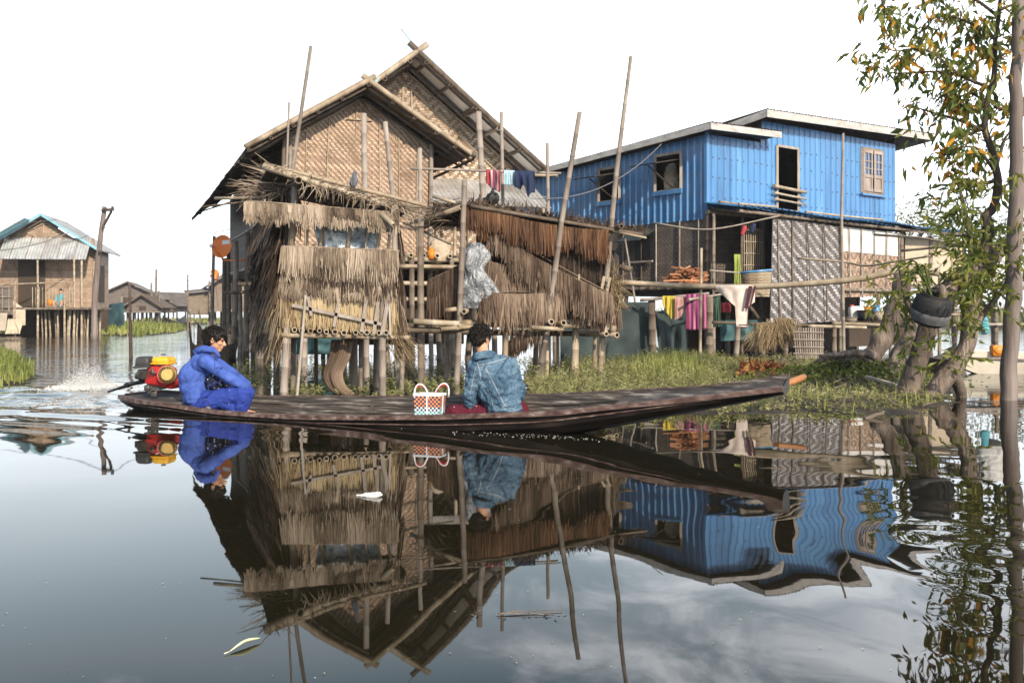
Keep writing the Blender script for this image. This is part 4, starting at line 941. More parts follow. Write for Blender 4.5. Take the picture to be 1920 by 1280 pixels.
def cloth_grid(name, mat, P, nu, nv, amp, fr, parent=None, th=.003, seed=0, c=.5, uvs=(1, 1)):
    """P(u,v)->(point, normal) ; folded by noise"""
    mb = MB()
    for j in range(nv+1):
        for i in range(nu+1):
            u, v = i/nu, j/nv; p, n = P(u, v); mb.v.append(p+n*amp*noise.noise(Vector((u*fr[0]+seed, v*fr[1], seed*.37)))*2)
    for j in range(nv):
        for i in range(nu):
            a = j*(nu+1)+i; mb.face((a, a+1, a+2+nu, a+1+nu), [(i/nu*uvs[0], j/nv*uvs[1]), ((i+1)/nu*uvs[0], j/nv*uvs[1]), ((i+1)/nu*uvs[0], (j+1)/nv*uvs[1]), (i/nu*uvs[0], (j+1)/nv*uvs[1])], c, 0, True)
    o = mb.build(name, mat, parent); s_ = o.modifiers.new('t', 'SOLIDIFY'); s_.thickness = th; return o
def bil(a, b, c, d, n=OUT): return lambda u, v: (a.lerp(b, u).lerp(d.lerp(c, u), v), n)
cloth_grid('plastic_sheet', 'film', bil(h1(585, 405, .05), h1(712, 412, .05), h1(708, 468, .05), h1(596, 463, .05)), 44, 20, .035, (7, 3), hut, seed=3)
for (a, b_, r) in (((548, 572), (717, 608), .022), ((573, 553), (559, 738), .02), ((636, 559), (626, 612), .02), ((687, 562), (678, 622), .022), ((709, 566), (701, 626), .022), ((734, 528), (716, 628), .026), ((578, 556), (584, 592), .02), ((730, 560), (732, 628), .012)):
    p0 = h1(*a, -.08); p1 = h1(*b_, -.08)
    if b_[1] > 700: p1.z = -.2; p1.y -= .15; pole_part(hut, p1, p0, r, mat='bamboo_grey', name='leaning_stick'); continue
    mb = MB(); mb.beam(p0, p1, r*1.9, .012, random.uniform(.7, 1), up=(0, 1, 0)); mb.build('batten', 'bamboo_grey', hut)
pole_part(hut, h1(525, 486, -.1), h1(545, 530, -.12), .012, mat='bamboo', name='batten', hollow=0); pole_part(hut, h1(528, 545, -.06), h1(524, 612, -.06), .012, mat='bamboo', name='batten', hollow=0)
# roof: front beam, purlins, straw slab sloping back
pole_part(hut, h1(493, 312, -.35), h1(745, 390, -.15), .042, mat='bamboo', name='roof_beam'); pole_part(hut, h1(495, 308, -.30), h1(800, 386, -.1), .03, mat='bamboo', name='roof_beam')
pole_part(hut, h1(560, 338, -.42), h1(540, 352, .6), .045, mat='bamboo_dark', name='purlin'); pole_part(hut, h1(545, 330, .3), h1(552, 300, 1.4), .03, mat='bamboo', name='purlin')
pole_part(hut, h1(403, 372, .5), h1(500, 370, .2), .022, mat='bamboo', name='roof_pole'); pole_part(hut, h1(378, 388, .3), h1(478, 376, .3), .012, mat='bamboo_dark', name='roof_pole', hollow=0)
pole_part(hut, h1(449, 337, .1), h1(560, 348, .1), .010, mat='bamboo', name='roof_pole', hollow=0)
ra, rb, rc, rd = h1(500, 318, -.28), h1(765, 395, -.1), h1(735, 408, 1.6), h1(478, 352, 1.6)
mb = MB(); mb.slab([ra, rb, rc, rd], .035, .3); mb.build('roof', 'thatch_dark', hut)
mb = MB()
for i in range(1500):
    u, v = random.random(), random.random()**1.5; p = ra.lerp(rb, u).lerp(rd.lerp(rc, u), v)+Vector((0, 0, random.uniform(0, .04))); d = ((rb-ra).normalized()*random.gauss(.3, .6)+(ra-rd).normalized()*random.gauss(.6, .5)+Vector((0, 0, random.gauss(-.02, .12)))).normalized()*random.uniform(.12, .42)
    s_ = Vector((random.uniform(-.01, .01), 0, .006)); b0 = len(mb.v); mb.v.extend((p-s_, p+s_, p+d+s_*.3, p+d-s_*.3)); mb.face((b0, b0+1, b0+2, b0+3), None, random.random())
for i in range(230):               # untidy heap at the left eave
    p = h1(random.uniform(462, 540), random.uniform(345, 372), random.uniform(0, .9)); d = Vector((-random.uniform(-.2, 1), random.uniform(-.6, .1), random.gauss(-.12, .2))).normalized()*random.uniform(.12, .32); mb.tube([p, p+d*.5+Vector((0, 0, .02)), p+d], [.005, .004, .002], 3, False)
for i in range(110):               # curls over the front beam
    p = h1(random.uniform(540, 770), 0, 0); px = HX+F*p.x/p.y; p = h1(px, 318+(px-500)*.29+random.uniform(-4, 6), -.3); d = Vector((random.gauss(0, .4), -.1, random.gauss(-.7, .5))).normalized()*random.uniform(.06, .22); mb.tube([p, p+d*.5+Vector((.01, 0, .02)), p+d], [.008, .007, .002], 3, False)
mb.build('roof_straw', 'thatch_grey', hut)
mb = MB(); thatch(mb, h1(563, 372, .5), h1(500, 360, .4), DN, .45, OUT, 2, .02); mb.build('inner_thatch', 'thatch_dark', hut)
# roll of matting hanging under the floor
mb = MB(); P_ = [h1(642, 637, .3), h1(636, 670, .3), h1(624, 700, .3), h1(632, 726, .25), h1(652, 742, .2)]
cpt = cr_line(P_, 6); 
for k in range(9): mb.tube([p+Vector(((k-4)*.030*(1-.3*i/len(cpt)), .04*math.sin(k), 0)) for i, p in enumerate(cpt)], .024, 6, c=.25+.07*k)
mb.build('rolled_mat', 'thatch_brown', hut)

# ---------------------------------------------------------------- right hut
h2 = H(14.6)
hut2 = thing('thatched_hut', 'collapsing stilt pen with rust brown thatch strips hanging aslant', 'hut', wl(1010, 716))
for (px, py, qx, dd, r, m_) in ((871, 338, 855, -.2, .047, 'bamboo_grey'), (950, 560, 946, .0, .045, 'bamboo'), (1133, 560, 1124, .2, .045, 'bamboo'), (1080, 600, 1077, .3, .062, 'bamboo'), (1045, 600, 1046, 1.2, .03, 'bamboo'),
                               (1117, 600, 1114, 1.3, .035, 'bamboo'), (1006, 600, 1001, .3, .045, 'bamboo_dark'), (1027, 600, 1024, .7, .035, 'bamboo'), (838, 600, 840, 1.4, .06, 'stilt'), (895, 600, 893, 1.0, .05, 'stilt'), (960, 610, 958, 1.6, .04, 'bamboo')):
    a = h2(px, py, dd); b = h2(qx, py, dd); b.z = -.25; pole_part(hut2, b, a, r, r*.85, m_)
a = h2(789, 402, .1); b = h2(791, 402, .1); b.z = -.25; pole_part(hut2, b, a, .06, .045, 'stilt')
for (x0, y0, x1, y1, d0, d1, r, m_) in ((776, 603, 862, 607, -.3, -.3, .05, 'bamboo'), (747, 618, 880, 621, -.2, -.2, .05, 'bamboo_dark'), (750, 610, 905, 616, .3, .3, .045, 'bamboo_dark'), (862, 606, 1135, 612, .1, .1, .055, 'bamboo'), (870, 622, 1140, 626, .9, .9, .05, 'bamboo_dark'),
                             (858, 613, 905, 607, -.35, 1.2, .04, 'bamboo'), (1034, 603, 1010, 606, -.35, .9, .042, 'bamboo'), (1057, 605, 1025, 612, -.4, .5, .042, 'bamboo'), (1137, 626, 1100, 628, -.2, .8, .036, 'bamboo'), (1157, 628, 1090, 622, -.2, .8, .04, 'bamboo'),
                             (835, 582, 856, 579, -.3, -.3, .036, 'bamboo'), (870, 584, 885, 579, -.3, .5, .04, 'bamboo'), (826, 617, 900, 611, -.4, -.2, .035, 'bamboo'), (997, 614, 1056, 617, -.3, -.3, .036, 'bamboo'), (1145, 616, 1155, 617, -.1, -.1, .06, 'bamboo'), (1155, 572, 1176, 578, .3, .2, .04, 'bamboo_dark')):
    pole_part(hut2, h2(x0, y0, d0), h2(x1, y1, d1), r, mat=m_, name='beam')
def pan2(a, b, L_, mat, rows=3, da=0, db=0, c=(0, 1), **k): return panel(hut2, h2(*a, da), h2(*b, db), L_, mat, rows, .012, c, w_=.019, **k)
mb = MB(); mb.slab([h2(895, 600, .35), h2(1152, 600, .35), h2(1152, 470, .35), h2(895, 420, .35)], .02, .3); mb.slab([h2(1150, 596, .35), h2(1165, 596, 1.6), h2(1160, 480, 1.6), h2(1150, 470, .35)], .02, .3); mb.build('back_mat', 'thatch_dark', hut2)
pan2((900, 440), (1152, 530), .55, 'thatch_dark', 3, .3, .3, (.2, 1), ragged=.1); pan2((940, 470), (1150, 520), .7, 'thatch_brown', 2, .32, .32, (0, .6), ragged=.1)
pan2((897, 405), (1151, 494), .46, 'thatch_dark', 3, .1, .12, (.0, .6), ragged=.15, fan=.1, sag=.05)
pan2((945, 522), (1050, 530), .45, 'thatch_dark', 3, .2, .15, (.2, .9)); 
pan2((906, 486), (1030, 520), .42, 'thatch_brown', 3, .0, .02, (.25, 1), ragged=.5, fan=.3, holes=.2); pan2((906, 490), (930, 496), .33, 'thatch_brown', 2, .02, .02, (.1, .6))
pan2((917, 427), (1148, 552), .40, 'thatch_brown', 4, -.04, -.12, (.4, 1), fan=.16, sag=.06, holes=.3, ragged=.45); pan2((1010, 530), (1152, 556), .44, 'thatch_brown', 3, .1, -.03, (.2, .9))
pan2((901, 546), (1058, 547), .41, 'thatch_brown', 4, -.08, -.08, (.45, 1), lift=.09, sag=.03, ragged=.45, holes=.3)
pan2((884, 384), (1140, 432), .34, 'thatch_rust', 4, -.12, -.1, (.2, 1), lift=.04, ragged=.4, fan=.14, sag=.07); pan2((864, 384), (897, 392), .34, 'thatch_rust', 3, -.1, -.12, (.3, 1))
pan2((1128, 540), (1162, 560), .5, 'thatch_brown', 3, -.05, .2, (.2, .8), lift=.1); pan2((908, 430), (925, 432), .45, 'thatch_brown', 2, .05, .05, (.1, .6))
# left triangular curtain, sagging corner pieces
for k in range(3): pan2((802, 534-k*4), (862, 496), .62-.1*k, 'thatch_brown', 2, .2, .0, (.1, .7), ragged=.12, fan=.06, lift=.02)
mb = MB(); mb.slab([h2(802, 604, .25), h2(866, 600, .1), h2(864, 505, .1), h2(803, 545, .25)], .015, .2); mb.build('back_mat', 'thatch_dark', hut2)
for A_, B_ in (((1010, 602), (960, 640)), ((1000, 610), (945, 645))): pan2(A_, B_, .24, 'thatch_brown', 3, -.1, .1, (.2, .9), lift=.1)
# roof slab with leaf ends bristling along the top
ra, rb, rc, rd = h2(880, 382, -.15), h2(1210, 436, -.1), h2(1140, 425, 1.7), h2(792, 420, 1.7)
mb = MB(); mb.slab([ra, rb, rc, rd], .03, .3); mb.slab([h2(792, 424, .3), ra, h2(868, 392, 1.2), h2(795, 428, 1.2)], .02, .3); mb.build('roof', 'thatch_dark', hut2)
mb = MB()
for i in range(900):
    u = random.random(); p = ra.lerp(rb, u)+Vector((0, random.uniform(0, .7), random.uniform(-.01, .05))); d = Vector((random.gauss(.35, .5), random.uniform(-.9, -.2), random.gauss(.25, .25))).normalized()*random.uniform(.08, .2)
    s_ = Vector((.012, 0, .006)); b0 = len(mb.v); mb.v.extend((p-s_, p+s_, p+d+s_*.4, p+d-s_*.4)); mb.face((b0, b0+1, b0+2, b0+3), None, random.random())
for i in range(260):
    p = h2(random.uniform(790, 890), random.uniform(380, 425), random.uniform(0, 1.0)); d = Vector((random.gauss(0, 1), random.gauss(0, .4), random.gauss(-.1, .3))).normalized()*random.uniform(.1, .35); mb.tube([p, p+d*.5+Vector((0, 0, .02)), p+d], [.008, .007, .002], 3, False)
mb.build('roof_leaves', 'thatch_brown', hut2)
for (x0, y0, x1, y1, d0, d1, r, m_) in ((882, 386, 1205, 440, -.2, -.1, .03, 'bamboo_dark'), (795, 415, 865, 388, .5, -.2, .045, 'bamboo'), (770, 418, 880, 378, .9, -.1, .028, 'bamboo_grey'), (757, 418, 850, 460, 1.2, .0, .022, 'bamboo'), (812, 368, 862, 382, .2, .0, .028, 'bamboo'),
                             (1137, 433, 1165, 424, .5, -.35, .042, 'bamboo_dark'), (1150, 434, 1212, 446, -.2, -.3, .018, 'bamboo'), (1015, 405, 1026, 400, .4, -.2, .03, 'bamboo_dark'), (1160, 500, 1185, 505, .2, .1, .045, 'bamboo_dark'), (730, 383, 838, 392, .6, .3, .028, 'bamboo')):
    pole_part(hut2, h2(x0, y0, d0), h2(x1, y1, d1), r, mat=m_, name='roof_pole')
for (x0, y0, x1, y1, w_) in ((967, 444, 962, 494, .09), (976, 430, 970, 462, .03), (1133, 518, 1127, 548, .04), (1144, 520, 1138, 548, .035), (1141, 592, 1136, 622, .04), (1150, 590, 1142, 618, .04), (1110, 592, 1104, 610, .05), (1086, 514, 1085, 532, .03)):
    mb = MB(); mb.beam(h2(x0, y0, -.1), h2(x1, y1, -.08), w_, .015, .8, up=(0, 1, 0)); mb.build('board', 'bamboo', hut2)
mb = MB()
for i in range(260):
    p = h2(1152+random.gauss(0, 6), 545+random.gauss(0, 16), random.uniform(-.1, .2)); d = Vector((random.gauss(.1, .5), random.uniform(-.3, .2), random.gauss(-.2, .7))).normalized()*random.uniform(.1, .35); mb.tube([p, p+d*.5, p+d], [.005, .004, .001], 3, False)
mb.build('loose_straw', 'thatch_tan', hut2)
# silvery plastic bundle
mfoil = pm('silvery_plastic', [(.09, .10, .115), (.21, .225, .245), (.40, .42, .44)], 6, rough=.30, bump=.5, bscale=22, rnd=0, spec=.7, bdist=.06); Mt['foil'] = mfoil
def PS(u, v):
    xl = interp([(0, 884), (.15, 873), (.45, 876), (.7, 868), (1, 869)], v); xr = interp([(0, 900), (.2, 918), (.38, 906), (.55, 918), (.8, 934), (1, 926)], v); y = 456+122*v
    p = h2(xl+(xr-xl)*u, y, -.10*math.sin(math.pi*u)-.06*math.sin(math.pi*v)); n_ = Vector((u-.5, -1, .1)).normalized(); k = Vector((u*3, v*5, 0))
    return p+n_*(.09*noise.noise(k*.8)+.07*abs(noise.noise(Vector((u*3.2+v*1.5, v*2.2-u, 2))))+.03*abs(noise.noise(Vector((u*8+v*5, v*5-u*3, 5))))), n_
o = cloth_grid('plastic_sack', 'foil', PS, 60, 90, .004, (30, 40), None, .02, 3)
c = sum((v.co for v in o.data.vertices), Vector())/len(o.data.vertices)
for v in o.data.vertices: v.co -= c
o.location = c; tag(o, 'crumpled silvery plastic sack wedged behind the tall grey bamboo post', 'sack')
# ================================================================== MAIN BAMBOO HOUSE
g0 = at(690, 155, 18.5)
HF = Fr((g0.x, g0.y), (.93, .364))
house = thing('bamboo_house', 'large woven bamboo house on stilts with two stepped gables and rusty tin roofs', 'house', (g0.x, g0.y, 0))
RZ = 5.31; SL = .62
def roofz(a): return RZ-abs(a)*SL
WB = .62; WL, WR = -1.34, 1.40; FLZ = 2.1
# front gable wall with battens
top = lambda a: roofz(a)-.16
mb = MB(); mb.slab([HF(WL, WB, FLZ-.05), HF(WR, WB, FLZ-.05), HF(WR, WB, top(WR)), HF(0, WB, top(0)), HF(WL, WB, top(WL))], .03); mb.build('front_gable_wall', 'weave_brown', house)
for a in (-1.05, -.62, -.10, .04, .33, .72, 1.12): pole_part(house, HF(a, WB-.02, FLZ), HF(a+.02, WB-.02, top(a)-.03), .014, mat='bamboo', name='batten', hollow=0, bend=.012)
for z in (3.02, ): pole_part(house, HF(WL, WB-.03, z), HF(WR, WB-.03, z-.02), .009, mat='bamboo', name='batten', hollow=0)
for s_ in (-1, 1): pole_part(house, HF(0, WB-.03, top(0)-.02), HF(WR if s_ > 0 else WL, WB-.03, top(WR)-.02), .016, mat='bamboo', name='batten', hollow=0)
pole_part(house, HF(-.28, WB-.03, 4.72), HF(.22, WB-.03, 4.72), .012, mat='bamboo', name='batten', hollow=0)
for a, r in ((WL, .05), (WR, .05)): pole_part(house, HF(a, WB-.05, -.3), HF(a, WB-.05, roofz(a)-.1), r, mat='bamboo_grey', name='corner_post')
pole_part(house, HF(WL-.12, WB-.1, 1.6), HF(WL-.12, WB-.1, roofz(WL)), .045, mat='bamboo_dark', name='corner_post')
# long left wall running back
LEN = 12.0
zt = lambda a: roofz(WL)-.12
mb = MB(); mb.slab([HF(WL, LEN-.3, 2.1), HF(WL, WB, 2.1), HF(WL, WB, zt(0)), HF(WL, LEN-.3, zt(0))], .03); mb.build('side_wall', 'weave_old', house)
mb = MB(); mb.slab([HF(WR, WB, 2.1), HF(WR, 4.4, 2.1), HF(WR, 4.4, zt(0)), HF(WR, WB, zt(0))], .03); mb.build('side_wall', 'weave_brown', house)
mb = MB(); mb.slab([HF(WR, LEN-.3, 2.1), HF(WL, LEN-.3, 2.1), HF(WL, LEN-.3, zt(0)), HF(0, LEN-.3, roofz(0)-.2), HF(WR, LEN-.3, zt(0))], .03); mb.slab([HF(WR+3, 4.8, 2.05), HF(WR+3, LEN-.3, 2.05), HF(WR+3, LEN-.3, 4.2), HF(WR+3, 4.8, 4.2)], .03); mb.build('back_wall', 'weave_old', house)
# floor deck: boards, joists, stilts
mb = MB(); mb.box(HF((WL+WR+3)/2+.0, LEN/2+.3, FLZ-.09), (WR-WL+3, LEN-.6, .06), Matrix.Rotation(math.atan2(HF.u.y, HF.u.x), 3, 'Z')); mb.build('floor', 'darkwood', house)
for b in (.35, 1.7, 3.2, 4.8, 7, 9.5): pole_part(house, HF(WL-.5, b, FLZ-.2), HF(WR+3.1, b, FLZ-.2), .055, mat='stilt', name='joist')
for a in (WL-.45, WL-.05, WL+.35):
    for b in (.5, 2.0, 3.4, 5.0, 6.8, 9.0, 11.2):
        jx = random.uniform(-.08, .08); pole_part(house, HF(a+jx+random.uniform(-.1, .1), b+random.uniform(-.2, .2), -.3), HF(a+jx, b, FLZ-.1 if a > WL-.2 else 3.4-random.random()), random.uniform(.05, .075), mat=random.choice(('stilt', 'bamboo_grey')), name='stilt', bend=.012)
for a in (.1, .8, 1.5, 2.2, 3.0, 3.8):
    for b in (.6, 2.4, 4.8, 8): pole_part(house, HF(a+random.uniform(-.2, .2), b+random.uniform(-.2, .2), -.3), HF(a, b, FLZ-.1), random.uniform(.05, .08), mat=random.choice(('stilt', 'bamboo_dark', 'stilt')), name='stilt', bend=.012)
for b, z in ((.3, 1.55), (2.0, 1.6), (5, 1.5)): pole_part(house, HF(WL-.8, b, z), HF(WL+.6, b, z+.03), .04, mat='bamboo_dark', name='joist')
pole_part(house, HF(WL-.45, .3, 2.0), HF(WL-.45, 7, 2.0), .045, mat='bamboo_grey', name='joist'); pole_part(house, HF(WL-.5, .3, 2.75), HF(WL-.5, 8, 2.8), .03, mat='bamboo_grey', name='joist')
# front roof: two slopes of corrugated tin, ribs run down the slope
cs = math.sqrt(1+SL*SL)
def slope(name, a_edge, b0, b1, ridge, mat, parent, a_r=0, jag=.05, sl=SL, period=.13, dp=.022, kind='sine'):
    s_ = 1 if a_edge > a_r else -1; ln = abs(a_edge-a_r)*math.sqrt(1+sl*sl); n = (HF.u*s_*sl+Vector((0, 0, 1))).normalized(); mb = MB()
    P = lambda x, y: HF(a_r+s_*y/math.sqrt(1+sl*sl), x, ridge-y/math.sqrt(1+sl*sl)*sl)
    corr_sheet(mb, P, n, b0, b1, lambda x: 0, lambda x: ln, (), period, dp, kind); corr_sheet(mb, lambda x, y: P(x, y)-n*.006, n, b0, b1, lambda x: 0, lambda x: ln, (), period, dp, kind)
    o = mb.build(name, mat, parent); return o
slope('roof', -2.2, .0, LEN, RZ, 'tin_old', house); slope('roof', 2.02, .0, 6.5, RZ, 'tin_old', house)
for s_, e in ((-1, -2.22), (1, 2.10)):
    pole_part(house, HF(-.12*s_, -.06, RZ+.11), HF(e, -.06, roofz(e)+.035), .055, mat='bamboo', name='verge_pole', hollow=.8, node=.36); 
    if s_ < 0: pole_part(house, HF(.0, .12, RZ+.075), HF(e, .12, roofz(e)+.075), .04, mat='bamboo', name='verge_pole')
    pole_part(house, HF(0, .05, RZ-.07), HF(e*.98, .05, roofz(e*.98)-.07), .03, mat='bamboo_dark', name='rafter')
    for k in (.0, .22, .42, .62, .8, .97): pole_part(house, HF(e*k, -.08, roofz(e*k)-.055), HF(e*k, LEN if s_ < 0 else 6, roofz(e*k)-.055), .03, mat='bamboo_dark', name='purlin')
    for b in (.3, .62, 2.4, 4.2, 6.5, 9): 
        if s_ > 0 and b > 6: continue
        pole_part(house, HF(0, b, RZ-.12), HF(e*.97, b, roofz(e*.97)-.12), .032, mat='bamboo_dark', name='rafter')
# lower skirt of tin hanging past the left eave
mb = MB(); n = (-HF.u*.62*1.2+Vector((0, 0, 1))).normalized(); P = lambda x, y: HF(-2.1-y*.62, x, roofz(-2.1)-.02-y*.62)
corr_sheet(mb, P, n, .1, LEN, lambda x: 0, lambda x: .38+.16*noise.noise(Vector((x*1.7, 0, 0)))+.25*math.exp(-((x-9.5)/2)**2)-.3*math.exp(-((x-.6)/.5)**2), (), .13, .022, 'sine', lap=.7); mb.build('eave_skirt', 'tin_old', house)
for b in (1.2, 3, 5, 7.5, 10): pole_part(house, HF(-1.5, b, roofz(-1.5)-.3), HF(-2.25, b+.2, roofz(-2.25)-.1), .022, mat='bamboo_dark', name='rafter')
# right eave soffit bit, warm tin
# ---- rear gable
A2, B2, Z2, S2 = 2.18, 4.3, 7.11, .79
def rz2(a): return Z2-abs(a-A2)*S2
def slope2(s_, e):
    sl = S2; k = math.sqrt(1+sl*sl); ln = e*k; n = (HF.u*s_*sl+Vector((0, 0, 1))).normalized(); mb = MB(); P = lambda x, y: HF(A2+s_*y/k, x, Z2-y/k*sl)
    corr_sheet(mb, P, n, B2, LEN+1, lambda x: 0, lambda x: ln, (), .13, .022, 'sine'); corr_sheet(mb, lambda x, y: P(x, y)-n*.006, n, B2, LEN+1, lambda x: 0, lambda x: ln, (), .13, .022, 'sine'); mb.build('roof', 'tin', house)
slope2(-1, 3.22); slope2(1, 3.30)
for s_ in (-1, 1):
    e = 3.32; pole_part(house, HF(A2-.22*s_, B2-.05, Z2+.22), HF(A2+s_*e, B2-.05, rz2(A2+e)+.04), .07, mat='bamboo' if s_ < 0 else 'bamboo_dark', name='verge_pole', node=.45)
    pole_part(house, HF(A2, B2+.1, Z2-.08), HF(A2+s_*e*.98, B2+.1, rz2(A2+e*.98)-.08), .035, mat='bamboo_dark', name='rafter'); pole_part(house, HF(A2, B2+.85, Z2-.10), HF(A2+s_*e*.98, B2+.85, rz2(A2+e*.98)-.10), .05, mat='bamboo_dark', name='rafter')
    for k in (.06, .24, .42, .44, .6, .78, .97): pole_part(house, HF(A2+s_*e*k, B2-.1, rz2(A2+e*k)-.06), HF(A2+s_*e*k, LEN, rz2(A2+e*k)-.06), .045, mat='bamboo_dark' if k != .6 else 'bamboo_grey', name='purlin')
pole_part(house, HF(A2-.42, B2-.1, Z2+.50), HF(A2-.1, B2-.1, Z2+.14), .008, mat='bamboo_dark', name='ridge_twig', hollow=0)
B3 = B2+.95; wl_, wr_ = A2-2.75, A2+2.75; t2 = lambda a: rz2(a)-.18
mb = MB(); mb.slab([HF(wl_, B3, 3.9), HF(wr_, B3, 3.9), HF(wr_, B3, t2(wr_)), HF(A2, B3, t2(A2)), HF(wl_, B3, t2(wl_))], .03); mb.build('rear_gable_wall', 'weave_pale', house)
for a0, z0, a1, z1 in ((A2, t2(A2)-.05, wr_, t2(wr_)-.05), (A2+.05, t2(A2)-.4, wr_-.3, t2(wr_)-.25), (A2-.1, 6.6, A2-.1, 4.0), (A2+.12, 6.6, A2+.12, 5.2), (A2+.85, 5.0, A2+1.2, 5.6), (A2+1.0, 4.95, A2+1.35, 5.5)): pole_part(house, HF(a0, B3-.03, z0), HF(a1, B3-.03, z1), .022, mat='bamboo', name='batten', hollow=0)
# porch awning of new tin right of the front wing, wall and door below it
aw0, aw1 = WR+.3, wr_+.7
mb = MB(); n = (-HF.v*.55+Vector((0, 0, 1))).normalized(); P = lambda x, y: HF(x, B3-.02-y*.86, 4.35-y*.5)
corr_sheet(mb, P, n, aw0-.8, aw1-.2, lambda x: 0, lambda x: 1.55, (), .12, .022, 'sine'); corr_sheet(mb, lambda x, y: P(x, y)-n*.006, n, aw0-.8, aw1-.2, lambda x: 0, lambda x: 1.55, (), .12, .022, 'sine'); mb.build('awning', 'tin', house)
pole_part(house, HF(aw0-.6, B3-.75, 3.95), HF(aw1, B3-.75, 3.92), .018, mat='bamboo_grey', name='batten', hollow=0)
mb = MB(); mb.slab([HF(WR+.02, B3-.35, 2.1), HF(wr_, B3-.35, 2.1), HF(wr_, B3-.35, 3.85), HF(WR+.02, B3-.35, 3.85)], .03); mb.build('porch_wall', 'weave_pale', house)
for a in (WR+.35, WR+.62, WR+1.4, WR+2.2): pole_part(house, HF(a, B3-.4, 2.1), HF(a, B3-.4, 3.85), .02, mat='bamboo_dark', name='batten', hollow=0)
for a in (aw0+.1, aw0+1.3, aw1-.4): pole_part(house, HF(a, B3-1.3, -.3), HF(a, B3-1.3, 3.62), .05, mat='bamboo', name='porch_post')
# front decks at two levels
for b in range(12): pole_part(house, HF(WR-.65, WB-.35+b*.12, FLZ-.04), HF(WR+1.5, WB-.35+b*.12, FLZ-.04), .05, mat='bamboo', name='deck_pole')
for a in range(9): pole_part(house, HF(WR-.8+a*.26, WB-.5, FLZ+.03), HF(WR-.8+a*.26, WB+1.0, FLZ+.03), .045, mat='bamboo', name='deck_pole')
for z, b in ((FLZ-.18, WB-.45), (FLZ-.5, WB-.4), (1.3, WB-.3)): pole_part(house, HF(WR-.9, b, z), HF(WR+2.4, b, z), .045, mat='bamboo', name='joist')
for a in (WR-.5, WR+.3, WR+1.2, WR+2.2): pole_part(house, HF(a, WB-.4, -.3), HF(a, WB-.4, FLZ+.0), .06, mat='stilt', name='stilt')
mb = MB(); mb.slab([HF(WR-.9, WB+.9, .75), HF(WR+3.2, WB+1.4, .75), HF(WR+3.2, WB+1.4, FLZ-.2), HF(WR-.9, WB+.9, FLZ-.2)], .03); mb.slab([HF(WL+.3, WB+3.9, .3), HF(WR+2, WB+3.9, .3), HF(WR+2, WB+3.9, FLZ-.2), HF(WL+.3, WB+3.9, FLZ-.2)], .03); mb.build('under_dark_sheet', 'interior', house)  # dark sheets added below the floor to stand in for the shade there
# things hanging/standing around the porch
Mt['cream'] = flat('cream_sack_cloth', (.44, .37, .28), .85, .2, 5, .5, 6); Mt['orange'] = flat('orange_plastic', (.58, .20, .02), .4, .15)
p = at(823, 494, 19.4); mb = MB(); mb.ell(p+Vector((0, 0, .22)), (.22, .17, .22)); mb.ell(p+Vector((0, 0, .38)), (.15, .13, .13)); mb.ell(p+Vector((-.03, 0, .12)), (.23, .17, .13)); o = organic(mb, 'rice_sack', 'cream', None, .015, 4, .05, .1); tag(o, 'pale cloth sack standing on the deck behind the rust thatched pen', 'sack')
p = at(809, 486, 19.2); mb = MB(); mb.tube([p, p+Vector((0, 0, .17))], .07, 14); mb.tube([p+Vector((0, 0, .17)), p+Vector((0, 0, .2)), p+Vector((0, 0, .24))], [.07, .035, .03], 14); one('jug', mb, 'orange', 'small orange jug beside the pale sack on the deck', 'jug')
# satellite dishes
Mt['dish'] = flat('orange_dish_paint', (.80, .21, .045), .45, .12, 3, .05)
def dish(c, r, nrm, lbl, arm=True):
    t = thing('satellite_dish', lbl, 'satellite dish', c-Vector((0, 0, r*.9))); nrm = nrm.normalized(); x = nrm.cross(Vector((0, 0, 1))).normalized(); y = x.cross(nrm)
    mb = MB(); K = 28; rr = [0, .3, .6, .85, 1]; b0 = len(mb.v)
    for s_ in (0, .012):
        for q_ in rr:
            for k in range(K): a = 2*math.pi*k/K; mb.v.append(c+(x*math.cos(a)+y*math.sin(a)*1.05)*r*q_+nrm*(r*.22*q_*q_-s_))
    for l in (0, len(rr)*K):
        for i in range(len(rr)-1):
            for k in range(K): k2 = (k+1) % K; f = (l+i*K+k, l+i*K+k2, l+(i+1)*K+k2, l+(i+1)*K+k); mb.face(f if l == 0 else f[::-1], None, .5, 0, True)
    o = (len(rr)-1)*K
    for k in range(K): k2 = (k+1) % K; mb.face((o+k, o+k2, len(rr)*K+o+k2, len(rr)*K+o+k), None, .5)
    mb.build('reflector', 'dish', t)
    f = c+nrm*r*.45-y*r*.05+x*r*.80; mb = MB(); mb.tube([c-y*r*.95+nrm*r*.2, f], .012, 6); mb.tube(cr_line([c-y*r*.9, c-y*r*1.1-nrm*.1, c-y*r*1.15-nrm*.1+x*-.35, c-y*r*1.12+Vector((.7, .1, 0))]), .022, 8); mb.build('arm', 'dish', t)
    mb = MB(); mb.tube([f-nrm*.03, f+nrm*.06], [.03, .045], 10); mb.build('receiver', 'white', t); return t, x, y, nrm, r, c
t, x, y, nn, r, c = dish(at(418, 463, 24.0), .27, Vector((-.25, -1, .2)), 'orange satellite dish mounted on the stilts at the left side of the large bamboo house')
Mt['label_white'] = flat('white_sticker', (.75, .74, .70), .5, .05)
mb = MB(); P = lambda a, b_, o=.004: c+x*a*-1+y*b_+nn*(r*.22*((a*a+b_*b_)/(r*r))+o)
XS = 1 if (P(.1, 0)-c).x > 0 else -1
def pq(mb, a0, a1, b0, b1, o):
    mb.quad([P(XS*a0, b0, o), P(XS*a1, b0, o), P(XS*a1, b1, o), P(XS*a0, b1, o)], None, .5)
